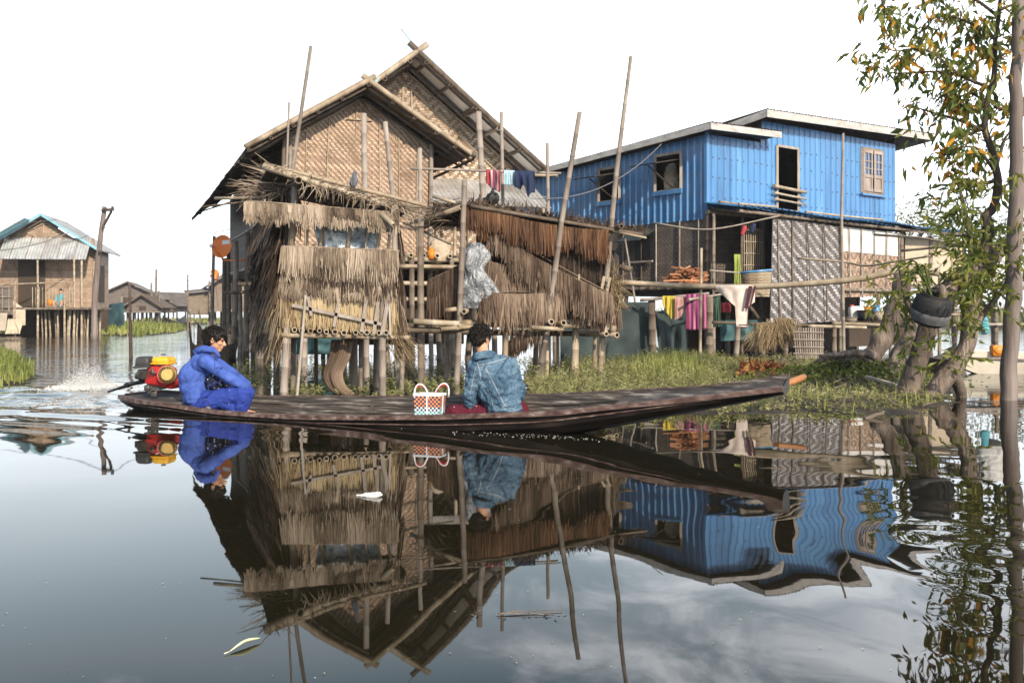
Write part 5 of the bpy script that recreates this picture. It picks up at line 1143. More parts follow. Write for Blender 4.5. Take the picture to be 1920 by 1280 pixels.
pq(mb, -.02, .21, .06, .155, .008); mb.build('sticker', 'label_white', t)
mb = MB()
for (a0, a1, b0, b1) in ((-.005, .055, .075, .14), (.068, .125, .075, .14), (.138, .198, .075, .14)): pq(mb, a0, a1, b0, b1, .012)
mb.build('logo_square', 'dish', t)
mb = MB()          # the figures 1 2 4 -like marks in white strokes
for (a0, a1, b0, b1) in ((.02, .032, .085, .13), (.012, .04, .085, .091), (.012, .03, .122, .13), (.08, .112, .122, .13), (.104, .112, .105, .13), (.08, .112, .103, .11), (.08, .088, .085, .108), (.15, .157, .10, .13), (.15, .185, .10, .106), (.175, .182, .085, .13)): pq(mb, a0, a1, b0, b1, .015)
mb.build('lettering', 'label_white', t)
dish(at(402, 514, 34), .16, Vector((.3, -1, .1)), 'small reddish satellite dish on a pole left of the stilts, below the larger dish')

# ================================================================== BLUE HOUSE
c0 = at(1325, 413, 24.9)
BF = Fr((c0.x, c0.y), (.80, .60))          # u runs along the right face, v back along the left wall
bh = thing('blue_house', 'two storey stilt house with glossy blue ribbed metal upper storey over grey woven walls', 'house', (c0.x, c0.y, 0))
Z0, Z1 = 3.42, 5.72
nR = -BF.v; nL = -BF.u
WR_ = 8.3; WL_ = 8.2
ztr = lambda a: 5.52 if a < 2.05 else 6.10
DOOR = (2.72, 3.62, 3.78, 5.50); WIN = (6.55, 7.55, 4.55, 5.82)
mb = MB(); corr_sheet(mb, lambda a, z: BF(a, 0, z), nR, 0, WR_, lambda a: 3.66, ztr, [DOOR, WIN], .235, .028, 'trap', lap=.94)
def nails(mb, P3, n, a0, a1, zs, ops):
    k = int(a0/.235)
    while (k+.81)*.235 < a1:
        x = (k+.81)*.235; k += 1
        for z in zs:
            z += random.uniform(-.02, .02)
            if any(o_[0]-.05 < x < o_[1]+.05 and o_[2]-.05 < z < o_[3]+.05 for o_ in ops) or random.random() < .12: continue
            c_ = P3(x, z)+n*.031; mb.box(c_, (.028, .028, .028), None, random.random(), 1)
nails(mb, lambda a, z: BF(a, 0, z), nR, 0, WR_, (3.95, 4.45, 4.95, 5.4), [DOOR, WIN])
o = mb.build('right_facade', ['blue', 'rust'], bh)
lwz = lambda b_: 5.52-.055*b_
W1 = (.85, 1.78, 4.22, 5.18); W2 = (3.15, 4.0, 4.15, 5.08)
mb = MB(); corr_sheet(mb, lambda b_, z: BF(0, b_, z), nL, 0, WL_, lambda b_: Z0-.02, lwz, [W1, W2], .235, .028, 'trap', lap=.94); nails(mb, lambda b_, z: BF(0, b_, z), nL, 0, WL_, (3.6, 4.05, 4.55, 5.0), [W1, W2]); mb.build('left_facade', ['blue', 'rust'], bh)
mb = MB(); mb.box(BF(-.01, -.01, (3.66+5.6)/2), (.09, .09, 1.98), Matrix.Rotation(math.atan2(.6, .8), 3, 'Z')); mb.build('corner_trim', 'blue', bh)
# shell behind, so the openings look into dark rooms
mb = MB(); rr = Matrix.Rotation(math.atan2(.6, .8), 3, 'Z')
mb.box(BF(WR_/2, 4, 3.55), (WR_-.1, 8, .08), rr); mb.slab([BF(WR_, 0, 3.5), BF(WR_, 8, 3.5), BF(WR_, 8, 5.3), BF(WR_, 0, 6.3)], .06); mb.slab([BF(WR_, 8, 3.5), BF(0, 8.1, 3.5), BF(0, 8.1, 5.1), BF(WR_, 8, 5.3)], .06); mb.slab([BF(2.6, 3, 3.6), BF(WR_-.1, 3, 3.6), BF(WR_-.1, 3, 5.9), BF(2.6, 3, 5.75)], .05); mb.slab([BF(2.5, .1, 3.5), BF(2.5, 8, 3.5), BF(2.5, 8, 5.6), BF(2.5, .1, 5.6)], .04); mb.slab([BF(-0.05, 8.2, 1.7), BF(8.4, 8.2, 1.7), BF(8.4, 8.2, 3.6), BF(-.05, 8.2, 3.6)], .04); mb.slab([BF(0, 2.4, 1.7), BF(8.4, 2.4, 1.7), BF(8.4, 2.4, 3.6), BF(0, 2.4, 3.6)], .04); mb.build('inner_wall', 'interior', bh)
mb = MB(); mb.slab([BF(2.05, 0.0, 5.4), BF(2.05, 6, 5.1), BF(2.05, 6, 5.35), BF(2.05, 0, 6.15)][::-1], .04); mb.build('upper_side_wall', 'darkwood', bh)
# roofs
def blue_roof(name, a0, a1, b0, b1, z00, z10, z11, z01):
    """corners (a0,b0) (a1,b0) (a1,b1) (a0,b1)"""
    mb = MB(); n = Vector((0, 0, 1)); 
    def P(x, y): 
        t = (y-b0)/(b1-b0); s_ = (x-a0)/(a1-a0); return BF(x, y, (z00*(1-s_)+z10*s_)*(1-t)+(z01*(1-s_)+z11*s_)*t)
    corr_sheet(mb, P, n, a0, a1, lambda x: b0, lambda x: b1, (), .13, .03, 'sine'); corr_sheet(mb, lambda x, y: P(x, y)-n*.02, n, a0, a1, lambda x: b0, lambda x: b1, (), .13, .03, 'sine'); return mb.build(name, 'tin_old', bh)
blue_roof('roof', -.42, 2.3, -.5, 9.2, 5.69, 5.76, 5.19, 5.13)
blue_roof('roof', 1.7, 9.66, -.5, 6.0, 6.27, 6.49, 5.45, 5.7)
def fascia(a, b, h=.20, th=.035): mb = MB(); mb.beam(a, b, h if False else th, h, .6, up=(0, 0, 1)); mb.build('fascia', 'white', bh)
def fascia(p, q_, h=.20, th=.035):
    mb = MB(); d = (q_-p).normalized(); s_ = d.cross(Vector((0, 0, 1))).normalized()*th; D_ = Vector((0, 0, -h)); 
    for k in range(1): 
        v = [p, q_, q_+D_, p+D_]; w__ = [x_-s_ for x_ in v]; mb.quad(v, [(0, 0), (3, 0), (3, .2), (0, .2)], .6); mb.quad(w__[::-1], None, .6)
        for i in range(4): j = (i+1) % 4; mb.quad((v[j], v[i], w__[i], w__[j]), None, .6)
    mb.build('fascia', 'fascia', bh)
fascia(BF(-.42, -.5, 5.68), BF(2.31, -.5, 5.75), .16); fascia(BF(-.42, 9.2, 5.18), BF(-.42, -.5, 5.68), .16)
fascia(BF(1.7, -.5, 6.26), BF(9.67, -.5, 6.48), .19); fascia(BF(1.7, 6.0, 5.44), BF(1.7, -.5, 6.26), .19); fascia(BF(9.66, -.5, 6.48), BF(9.66, 6.0, 5.69), .17)
mb = MB(); mb.slab([BF(-.4, -.48, 5.58), BF(2.28, -.48, 5.64), BF(2.28, 0, 5.62), BF(-.4, 0, 5.55)][::-1], .01); mb.build('soffit', 'darkwood', bh)
# window and door frames, flaps, rails
def frame_rect(F3, x0, x1, z0, z1, n, parent, mat='bamboo_grey', wd=.05, name='frame'):
    mb = MB()
    for (p, q_) in (((x0, z0), (x0, z1)), ((x1, z0), (x1, z1)), ((x0, z1), (x1, z1)), ((x0, z0), (x1, z0))): mb.beam(F3(*p)+n*.03, F3(*q_)+n*.03, wd, wd*1.6, .8)
    return mb.build(name, mat, parent)
FLF = lambda b_, z: BF(0, b_, z); FRF = lambda a, z: BF(a, 0, z)
for W in (W1, W2):
    f = frame_rect(FLF, W[0], W[1], W[2], W[3], nL, bh, 'bamboo_grey', .045, 'window'); 
    mb = MB(); mb.beam(BF(-.05, W[0]-.05, W[2]-.04), BF(-.05, W[1]+.05, W[2]-.04), .06, .12, .6); mb.build('sill', 'blue', f)
    hz_ = (W[2]+W[3])/2+.28; mb = MB(); n = Vector((0, 0, 1)); a, b_ = W[0], W[1]
    P4 = [BF(-.04, a, hz_), BF(-.95, a, hz_-.18), BF(-.95, b_, hz_-.18), BF(-.04, b_, hz_)]; mb.slab(P4, .03, .5); mb.build('flap', 'darkwood', f)
    mb = MB(); mb.tube([BF(-.75, (a+b_)/2, hz_-.16), BF(-.03, (a+b_)/2-.2, W[2]+.05)], .018, 6); mb.build('stay', 'darkwood', f)
frame_rect(FRF, DOOR[0], DOOR[1], DOOR[2], DOOR[3], nR, bh, 'bamboo_grey', .04, 'door_frame')
for z, s_ in ((4.36, .05), (4.18, .035), (4.02, .03)): pole_part(bh, BF(DOOR[0]-.25, -.12, z+.04), BF(DOOR[1]+.22, -.12, z-.03), s_, mat='bamboo', name='door_rail', hollow=0)
f = frame_rect(FRF, WIN[0], WIN[1], WIN[2], WIN[3], nR, bh, 'wood', .05, 'shuttered_window')
Mt['pane'] = flat('blue_glass', (.04, .09, .20), .08, .2, 2, 0, spec=.9); Mt['woodwarm'] = pm('worn_window_wood', [(.17, .13, .11), (.31, .26, .22), (.42, .36, .32)], 4, (1, 1, .3), .7, .3, 20, .3)
for k, (x0, x1) in enumerate(((WIN[0]+.03, WIN[0]+.49), (WIN[0]+.52, WIN[1]-.03))):
    mb = MB(); z0, z1 = WIN[2]+.03, WIN[3]-.03; off = -.05-.02*k; Q = lambda x, z: BF(x, off, z)
    for x in (x0+.04, x1-.04): mb.beam(Q(x, z0), Q(x, z1), .08, .04, .6)
    for z in (z0+.05, z0+.45, z1-.05): mb.beam(Q(x0, z)+nR*.003, Q(x1, z)+nR*.003, .09, .04, .6, up=(0, 0, 1)) if False else mb.box((Q(x0, z)+Q(x1, z))/2+nR*.003, (x1-x0, .045, .09), rr)
    mb.box((Q(x0, z0+.25)+Q(x1, z0+.25))/2+BF.v*.012, (x1-x0-.1, .02, .38), rr)
    for z in (z0+.67, z0+.88): mb.box((Q(x0, z)+Q(x1, z))/2+nR*.003, (x1-x0, .03, .025), rr)
    mb.box((Q((x0+x1)/2, z0+.82)), (.022, .035, .75), rr); sh = mb.build('shutter', 'woodwarm', f)
    mb = MB(); mb.slab([BF(x0+.05, off+.01, z0+.5), BF(x1-.05, off+.01, z0+.5), BF(x1-.05, off+.01, z1-.06), BF(x0+.05, off+.01, z1-.06)], .006); mb.build('pane', 'pane', sh)
mb = MB(); mb.box(BF((WIN[0]+WIN[1])/2, -.07, WIN[2]-.07), (WIN[1]-WIN[0]+.2, .1, .05), rr); mb.build('sill', 'blue', f)
# awning along the right face
mb = MB(); n = (nR*.16+Vector((0, 0, 1))).normalized()
def PA(x, y): return BF(x, -y, 3.80-y*.17-.012*x+.03*math.sin(x*1.3))
corr_sheet(mb, PA, n, -.15, 11.6, lambda x: .03, lambda x: 1.25+.06*noise.noise(Vector((x*2, 0, 0))), (), .235, .03, 'trap', lap=.94); corr_sheet(mb, lambda x, y: PA(x, y)-n*.008, n, -.15, 11.6, lambda x: .03, lambda x: 1.25+.06*noise.noise(Vector((x*2, 0, 0))), (), .235, .03, 'trap', lap=.94); mb.build('awning', 'blue', bh)
for x0, x1, yy in ((-.1, 3.0, .5), (2.5, 6, 1.1), (-.15, 1.3, 1.15)): pole_part(bh, PA(x0, yy)+Vector((0, 0, .06)), PA(x1, yy)+Vector((0, 0, .06)), .03, mat='bamboo', name='roof_pole')
for k in range(9): pole_part(bh, BF(.1+k*1.4, -.02, 3.66), BF(.1+k*1.4, -1.2, 3.46-k*.016), .035, mat='bamboo_dark', name='rafter')
pole_part(bh, BF(-.1, -1.1, 3.5), BF(11.3, -1.1, 3.38), .045, mat='stilt', name='eave_beam'); pole_part(bh, BF(-.1, -.1, 3.56), BF(8.4, -.1, 3.5), .05, mat='stilt', name='eave_beam')
# lower storey: left wall
FZ = 1.72
mb = MB(); mb.slab([BF(.02, WL_, FZ), BF(.02, .0, FZ), BF(.02, 0, Z0+.04), BF(.02, WL_, Z0+.04)], .04); mb.build('lower_left_wall', 'weave_old', bh)
for b_ in (.25, .9, 1.75, 2.3, 3.0, 3.6, 4.6, 5.6): pole_part(bh, BF(-.02, b_, FZ), BF(-.02, b_, Z0), .022, mat='bamboo_dark' if random.random() < .5 else 'bamboo_grey', name='batten', hollow=0)
mb = MB(); mb.slab([BF(-.03, 6.0, 2.25), BF(-.03, 5.45, 2.25), BF(-.03, 5.45, 2.85), BF(-.03, 6.0, 2.85)], .01); mb.build('small_window', 'black', bh); mb = MB(); mb.slab([BF(-.03, 2.55, 2.45), BF(-.03, 1.95, 2.45), BF(-.03, 1.95, 3.12), BF(-.03, 2.55, 3.12)], .01); wn = mb.build('small_window', 'black', bh)
mb = MB(); mb.slab([BF(-.04, 2.6, 3.25), BF(-.6, 2.7, 2.95), BF(-.6, 1.8, 2.95), BF(-.04, 1.8, 3.25)], .02); mb.build('flap', 'nylon_net', wn); mb = MB(); mb.beam(BF(-.05, 2.7, 2.42), BF(-.05, 1.85, 2.42), .05, .05, .9); mb.build('sill', 'bamboo_grey', wn)
pole_part(bh, BF(-.07, 6, FZ-.04), BF(-.07, -.3, FZ-.04), .06, mat='stilt', name='floor_beam'); pole_part(bh, BF(0, -.9, FZ-.06), BF(8.6, -.9, FZ-.06), .06, mat='stilt', name='floor_beam')
mb = MB(); mb.box(BF(4.2, 3.4, FZ-.06), (8.6, 8.4, .08), rr); mb.build('floor', 'darkwood', bh)
# lower storey: right face, recessed doorway then matting panels
mb = MB(); mb.slab([BF(.1, .9, FZ), BF(3.0, .9, FZ), BF(3.0, .9, 3.6), BF(.1, .9, 3.6)], .04); mb.slab([BF(.1, .1, FZ), BF(.1, .9, FZ), BF(.1, .9, 3.6), BF(.1, .1, 3.6)], .03); mb.build('porch_wall', 'weave_old', bh)
for a, b_, r_, m_ in ((0, -.05, .09, 'bark_dark'), (-.05, -.28, .05, 'stilt'), (.98, -.3, .045, 'bamboo_dark'), (1.82, -.25, .10, 'stilt'), (4.2, -.95, .06, 'stilt'), (7.15, -.9, .07, 'stilt'), (2.2, .3, .06, 'stilt'), (8.4, -.2, .08, 'stilt')):
    pole_part(bh, BF(a, b_, -.4), BF(a, b_, 3.5), r_, mat=m_, name='post', hollow=0)
# lattice of thin poles
for k in range(9): pole_part(bh, BF(1.02+k*.085, -.34, 2.05), BF(1.0+k*.09, -.34, 3.36-.02*k), .017, mat='bamboo', name='lattice_pole', hollow=0)
for z in (2.25, 2.55, 2.85, 3.15): pole_part(bh, BF(.95, -.37, z), BF(1.78, -.37, z+.02), .013, mat='bamboo', name='lattice_pole', hollow=0)
# zigzag matting, leaning a little outward at the foot
mb = MB(); mb.slab([BF(.92, -1.25, .74), BF(3.85, -1.2, .84), BF(4.12, -.95, 3.36), BF(1.34, -1.0, 3.44)], .03, uaxis=BF.u); mb.build('matting_panel', 'weave_zig', bh)
for a0, a1, m_ in ((1.75, 2.05, 'bamboo_dark'), (2.4, 2.65, 'bamboo_dark'), (3.1, 3.35, 'bamboo_dark'), (1.25, 1.5, 'bamboo_grey'), (3.8, 4.07, 'bamboo_dark')): pole_part(bh, BF(a0, -1.31, .85), BF(a1, -1.03, 3.38), .025, mat=m_, name='batten', hollow=0, bend=.012)
# white board above fine matting
mb = MB(); mb.slab([BF(4.2, -.9, 2.72), BF(7.0, -.9, 2.66), BF(7.0, -.9, 3.32), BF(4.2, -.9, 3.38)], .02); mb.build('white_panel', 'white', bh)
mb = MB(); mb.slab([BF(4.2, -.88, FZ-.25), BF(7.05, -.88, FZ-.2), BF(7.05, -.88, 2.68), BF(4.2, -.88, 2.73)], .02); mb.build('matting_panel', 'weave_fine', bh)
for a in (4.62, 5.2, 5.8, 6.4, 7.02): pole_part(bh, BF(a, -.95, FZ-.25), BF(a-.03, -.95, 3.36), .022, mat='bamboo_grey', name='batten', hollow=0, bend=.01)
mb = MB(); mb.slab([BF(7.2, -.8, FZ), BF(8.4, 1.5, FZ), BF(8.4, 1.5, 3.3), BF(7.2, -.8, 3.3)], .03); mb.build('end_wall', 'wood', bh)
# low shelf/terrace with a rail, and stilts
for b_ in (-1.35, -1.75): pole_part(bh, BF(4.2, b_, 1.0), BF(9.2, b_, 1.0), .045, mat='bamboo', name='terrace_pole')
for a in (5.2, 6.4, 7.6, 8.8): pole_part(bh, BF(a, -1.8, -.3), BF(a, -1.8, 1.45 if a < 7 else 2.2), .05, mat='stilt', name='stilt')
for a in (.3, 2.2, 4.2, 6.2, 8.2):
    for b_ in (-.8, 1.2, 3.2, 5.5): 
        pole_part(bh, BF(a+random.uniform(-.2, .2), b_, -.4), BF(a, b_, FZ-.1), random.uniform(.06, .09), mat='stilt', name='stilt', hollow=0)
for b_ in (3.0, 5.8): pole_part(bh, BF(-.15, b_, -.4), BF(-.1, b_, FZ), .075, mat='stilt', name='stilt', hollow=0)
pole_part(bh, BF(-.4, 3.1, 1.2), BF(.2, 1.6, -.1), .05, mat='bamboo_dark', name='brace', hollow=0); pole_part(bh, BF(.8, -.6, 1.3), BF(1.6, -.9, .3), .05, mat='bamboo_dark', name='brace', hollow=0)
mb = MB(); mb.slab([BF(4.3, -1.15, .15), BF(8.4, -1.15, .15), BF(8.4, -1.15, 1.0), BF(4.3, -1.15, 1.0)], .02); mb.slab([BF(1.2, 2.2, -.1), BF(9.6, 2.2, -.1), BF(9.6, 2.2, FZ-.05), BF(1.2, 2.2, FZ-.05)], .02); mb.build('under_dark_sheet', 'interior', bh)  # dark sheets added under the house so no bright sky shows between stilts
def blob_sack(nm, c_, r_, mat, lbl, cat='sack'):
    mb = MB(); mb.ell(c_+Vector((0, 0, r_[2]*.9)), r_); mb.ell(c_+Vector((0, 0, r_[2]*.5)), (r_[0]*1.1, r_[1]*1.05, r_[2]*.55)); o = organic(mb, nm, mat, None, .02, 3, .06, .12); return tag(o, lbl, cat)
blob_sack('sack', BF(.35, 1.55, 4.22), (.2, .22, .42), 'cream', 'pale sack standing inside the window nearest the blue corner')
# ================================================================== FREE STANDING POLES
def lone(name, pts, r0, r1, label, mat='bamboo_grey', cat='pole', group='bamboo poles standing in the water'):
    """pts: (px,py,D) from the foot up; foot goes below the water"""
    P_ = [at(*p) for p in pts]; P_[0].z = min(P_[0].z, 0)-.3; mb = MB()
    n = len(P_); tot = sum((b-a).length for a, b in zip(P_, P_[1:])); cc = random.uniform(.3, .8); l = 0; pts2 = []; rad = []
    for a, b in zip(P_, P_[1:]):
        k = max(2, int((b-a).length/.30)); 
        for i in range(k):
            t = i/k; p = a.lerp(b, t); f = (l+(b-a).length*t)/tot; r = r0+(r1-r0)*f; dd = (b-a).normalized()
            pts2 += [p-dd*.012, p, p+dd*.012]; rad += [r*.98, r*1.14, r*.98]
        l += (b-a).length
    pts2.append(P_[-1]); rad.append(r1); mb.tube(pts2, rad, 9, True, cc, 0, .7); return one(name, mb, mat, label, cat, group)
lone('bamboo_pole', [(528, 735, 12.9), (547, 330, 13.0), (583, 87, 13.1)], .036, .022, 'tallest thin leaning pole rising at the left end of the hut roof')
lone('bamboo_pole', [(530, 727, 13.3), (537, 330, 13.3), (542, 192, 13.3)], .026, .013, 'thinnest short pole beside the tallest leaning pole at the left hut')
lone('bamboo_pole', [(688, 706, 15.6), (684, 360, 15.6), (682, 213, 15.6)], .046, .046, 'thick pale upright pole in front of the brown gable right of the pigeon')
lone('bamboo_pole', [(748, 690, 18.0), (737, 375, 17.6), (722, 228, 17.4)], .05, .042, 'pale pole leaning to the left before the right half of the brown gable')
lone('bamboo_pole', [(791, 714, 15.2), (787, 278, 15.2)], .042, .034, 'straight grey pole rising between the two thatched pens')
lone('bamboo_pole', [(912, 690, 18.9), (906, 378, 18.9), (897, 210, 18.9)], .07, .056, 'thickest pole standing left of the hanging plaid cloth')
lone('bamboo_pole', [(946, 692, 18.3), (943, 385, 18.3), (940, 210, 18.3)], .04, .032, 'slim pole standing through the hanging washing')
lone('bamboo_pole', [(1030, 696, 17.6), (1028, 395, 17.6), (1026, 268, 17.6)], .034, .03, 'short pole at the right end of the washing line')
lone('bamboo_pole', [(1004, 716, 14.8), (1028, 600, 14.5), (1053, 415, 14.4), (1087, 210, 14.3)], .052, .034, 'slanting pole crossing the right pen roof, leaning right toward the top')
lone('bamboo_pole', [(1122, 712, 15.0), (1140, 488, 14.6), (1155, 330, 14.5), (1183, 106, 14.4)], .055, .026, 'tallest slanting pole in front of the blue left wall')
lone('bamboo_pole', [(1583, 692, 18.0), (1578, 410, 18.0), (1581, 250, 18.0)], .036, .022, 'slender pale pole standing before the blue front between door and window')
lone('bamboo_pole', [(1312, 692, 18.1), (1315, 465, 18.1)], .030, .026, 'square cut stick crossing the long horizontal drying rail', 'bamboo')
lone('bamboo_pole', [(1200, 665, 22.0), (1190, 560, 22.0), (1172, 448, 22.0)], .03, .02, 'thin leaning stick between the right pen and the blue house')
lone('bamboo_pole', [(1224, 668, 21.5), (1222, 560, 21.5)], .08, .08, 'stout weathered stake behind the grass carrying the low drying rail', 'stilt')
lone('bamboo_pole', [(1330, 675, 21.0), (1330, 555, 21.0)], .085, .08, 'stout pale stake right of the striped purple cloth', 'stilt')
lone('mooring_stake', [(246, 673, 22.5), (243, 530, 22.5)], .045, .028, 'dark slim stake standing alone in the channel above the engine', 'bark_dark', 'stake', 'stakes in the channel')
lone('mooring_stake', [(352, 620, 62), (352, 515, 62)], .06, .05, 'far thin stake in the open water between the far houses', 'stilt', 'stake', 'stakes in the channel')
# horizontal rails
def rail(a, b, r, label, mat='bamboo', cat='rail', mid=None, r1=None):
    mb = MB(); pts = [at(*a)]+([at(*m_) for m_ in mid] if mid else [])+[at(*b)]; c_ = cr_line(pts, 6) if mid else [pts[0].lerp(pts[1], i/12) for i in range(13)]
    n = len(c_); mb.tube(c_, [(r+((r1 or r*.85)-r)*i/(n-1))*(1.1 if i % 2 else 1) for i in range(n)], 8, True, random.uniform(.4, .9), 0, .7); return one('bamboo_rail', mb, mat, label, cat)
rail((1155, 529, 18.0), (1762, 512, 16.5), .045, 'long bamboo drying rail carrying the cream trousers', mid=[(1315, 537, 18.0), (1445, 536, 17.6), (1600, 524, 17.0), (1700, 505, 16.7)], r1=.055)
rail((768, 316, 17.8), (1052, 325, 18.0), .024, 'thin bamboo washing line rail in front of the tin awning', 'bamboo_grey')
rail((985, 328, 18.2), (1046, 330, 18.1), .03, 'short pale bamboo end tied under the washing line rail')
rail((1496, 484, 20.5), (1745, 480, 18), .022, 'yellow sagging bamboo rail in front of the white panel', mid=[(1580, 491, 20), (1625, 498, 19.5), (1680, 490, 18.8)])
rail((1200, 563, 21.4), (1330, 550, 21.2), .032, 'low rail holding the yellow and purple cloths', 'bamboo_grey'); rail((1290, 562, 20.6), (1375, 548, 21.6), .028, 'short crooked rail beside the striped purple cloth', 'bamboo_grey')
rail((1335, 604, 20.5), (1520, 610, 20.5), .030, 'dark low rail running in front of the broom bundles', 'bamboo_dark'); rail((1515, 611, 20.4), (1625, 614, 20.2), .035, 'pale low rail right of the broom bundles'); rail((1560, 606, 20.6), (1650, 609, 20.2), .035, 'pale short rail doubled above another low rail')
rail((1330, 507, 22.3), (1395, 512, 22.3), .02, 'thin grey stick jutting from the porch corner toward the basket', 'bamboo_grey'); rail((1225, 398+20, 24), (1460, 405, 23.0), .02, 'thin crooked stick under the blue awning', 'bamboo_grey', mid=[(1330, 430, 23.3)])
rail((1640, 440, 24), (1850, 470, 21), .03, 'thin rail running right from the house end past the tree', mid=[(1740, 448, 22)]); rail((1690, 470, 23), (1850, 455, 21), .03, 'thin rail crossing behind the tree leaves')

# ================================================================== CLOTHES AND CLOTHS
def fab(name, c, r=.85, var=.12): Mt[name] = flat(name, c, r, var, 10, .25, 30, trans=.1); return name
fab('navy_cloth', (.018, .03, .075)); fab('pale_blue_cloth', (.36, .52, .60)); fab('cream_cloth', (.66, .56, .50)); fab('yellow_cloth', (.50, .40, .06)); fab('rose_cloth', (.42, .24, .22)); fab('green_cloth', (.035, .07, .045)); fab('maroon_cloth', (.06, .015, .025)); fab('red_cloth', (.4, .05, .06)); fab('turquoise_cloth', (.1, .35, .42)); fab('white_cloth', (.7, .7, .68)); fab('lime_cloth', (.28, .33, .08)); fab('olive_cloth', (.30, .32, .12))
def striped(name, stops, sc, axis='X', rough=.85):
    m, nt, b, L = newmat(name); uv = N(nt, 'ShaderNodeUVMap'); sp = N(nt, 'ShaderNodeSeparateXYZ'); L(uv.outputs[0], sp.inputs[0]); mu = N(nt, 'ShaderNodeMath', operation='MULTIPLY'); mu.inputs[1].default_value = sc; fr = N(nt, 'ShaderNodeMath', operation='FRACT'); L(sp.outputs[axis], mu.inputs[0]); L(mu.outputs[0], fr.inputs[0]); rp = ramp(nt, stops); rp.color_ramp.interpolation = 'CONSTANT'; L(fr.outputs[0], rp.inputs[0]); L(rp.outputs[0], b.inputs['Base Color']); b.inputs['Roughness'].default_value = rough; Mt[name] = m; return name
striped('purple_stripes', [(0, (.14, .015, .07)), (.14, (.33, .08, .17)), (.24, (.09, .01, .055)), (.38, (.42, .15, .26)), (.5, (.17, .02, .09)), (.66, (.27, .045, .13)), (.8, (.10, .01, .06)), (.9, (.36, .11, .2))], 2.4)
striped('plaid', [(0, (.28, .03, .05)), (.3, (.45, .38, .36)), (.42, (.25, .03, .05)), (.6, (.03, .04, .10)), (.72, (.40, .22, .22)), (.86, (.2, .02, .04))], 4.0, 'X')
def hang(name, mat, top_a, top_b, drop, label, cat='cloth', fold=.035, fr=(6, 1.2), taper=(0, 0), seed=0, over=.12, group=None, low=None):
    """cloth folded over a rail from top_a to top_b (px,py,D), hanging by drop metres in front"""
    A = at(*top_a); B = at(*top_b); ax = (B-A).normalized(); n = Vector((ax.y, -ax.x, 0)).normalized()
    def P(u, v):
        s_ = v*(drop+over)-over; z = -abs(s_); off = (.025 if s_ > 0 else -.025)
        d = drop if low is None else drop*interp(low, u)
        if s_ > 0: z = -s_/drop*d
        t = max(0, s_)/drop; uu = u+(taper[0]*(1-u)-taper[1]*u)*t
        return A.lerp(B, uu)+Vector((0, 0, z+.02))+n*off*min(1, abs(s_)/.03), n*(min(1, t*3))
    o = cloth_grid(name, mat, P, 30, 22, fold, fr, None, .006, seed, uvs=((B-A).length, drop))
    c = sum((v.co for v in o.data.vertices), Vector())/len(o.data.vertices)
    for v in o.data.vertices: v.co -= c
    o.location = c; return tag(o, label, cat, group)
hang('plaid_cloth', 'plaid', (912, 320, 17.85), (938, 321, 17.85), .36, 'red and white plaid cloth hanging on the thin rail', low=[(0, .7), (.5, 1), (1, 1.1)], fold=.05)
hang('light_blue_shirt', 'pale_blue_cloth', (945, 321, 17.9), (966, 322, 17.9), .27, 'pale blue shirt between the plaid cloth and the navy jumper', 'shirt', seed=2)
hang('navy_jumper', 'navy_cloth', (965, 322, 17.85), (1003, 323, 17.85), .42, 'navy blue jumper hanging with long sleeves', 'jumper', low=[(0, .72), (.3, .8), (.42, .55), (.55, .85), (.66, 1.15), (.8, .95), (1, .9)], fold=.06, seed=4)
mb = MB(); mb.ell(at(924, 372, 15.6), (.11, .09, .10)); mb.cap(at(924, 366, 15.6), at(924, 356, 15.6), .05, .02); mb.ell(at(920, 376, 15.6), (.13, .1, .06)); o = organic(mb, 'bin_bag', 'black', None, .01, 3, .04, .05); tag(o, 'knotted black plastic bag lying on the rust thatched roof', 'bag')
# cream trousers over the long rail
A = at(1340, 536, 17.75); px2 = lambda x, y, d=0: at(x, y, 17.72+d)
hang('cream_trousers', 'cream_cloth', (1341, 537, 17.78), (1415, 536, 17.7), .76, 'cream trousers with dark side stripes hanging over the long drying rail', 'trousers', low=[(0, .06), (.28, .32), (.50, .50), (.53, .98), (.80, 1), (.82, .52), (1, .40)], fold=.03, seed=5)
tro = [o for o in bpy.data.objects if o.name == 'cream_trousers'][0]
for k, (x0, x1, x2, x3) in enumerate(((1404, 1411, 1396, 1402), (1414, 1418, 1404, 1407))):
    mb = MB(); P0 = [at(x0, 536, 17.62), at(x1, 536, 17.62), at(x3, 578, 17.6), at(x2, 578, 17.6)]; mb.slab(P0[::-1], .004); o = mb.build('side_stripe', 'maroon_cloth' if k == 0 else 'maroon_cloth', tro)
for z in (608, 613): mb = MB(); mb.slab([at(1385, z+2, 17.6), at(1401, z+2, 17.6), at(1401, z, 17.6), at(1385, z, 17.6)], .004); mb.build('hem_stripe', 'maroon_cloth', tro)
g2 = 'cloths drying on the low rails'
hang('yellow_cloth', 'yellow_cloth', (1243, 556, 21.2), (1266, 556, 21.1), .50, 'mustard yellow garment on the low rail', group=g2, low=[(0, .35), (.3, .7), (.7, 1), (1, .9)], seed=6)
hang('rose_cloth', 'rose_cloth', (1265, 558, 21.0), (1286, 558, 21.0), .50, 'dusty rose cloth between the yellow garment and the striped cloth', group=g2, low=[(0, 1), (.4, .9), (1, .5)], seed=7)
hang('striped_cloth', 'purple_stripes', (1286, 553, 20.9), (1325, 553, 20.8), .75, 'purple and pink striped cloth hanging on the low rail', group=g2, fold=.03, seed=8)
hang('green_cloth', 'green_cloth', (1335, 556, 21.3), (1350, 556, 21.3), .67, 'dark green cloth behind the stout pale stake', group=g2, seed=9); hang('red_cloth', 'red_cloth', (1352, 569, 22.8), (1370, 569, 22.8), .22, 'small red cloth low under the porch', group=g2, seed=1)
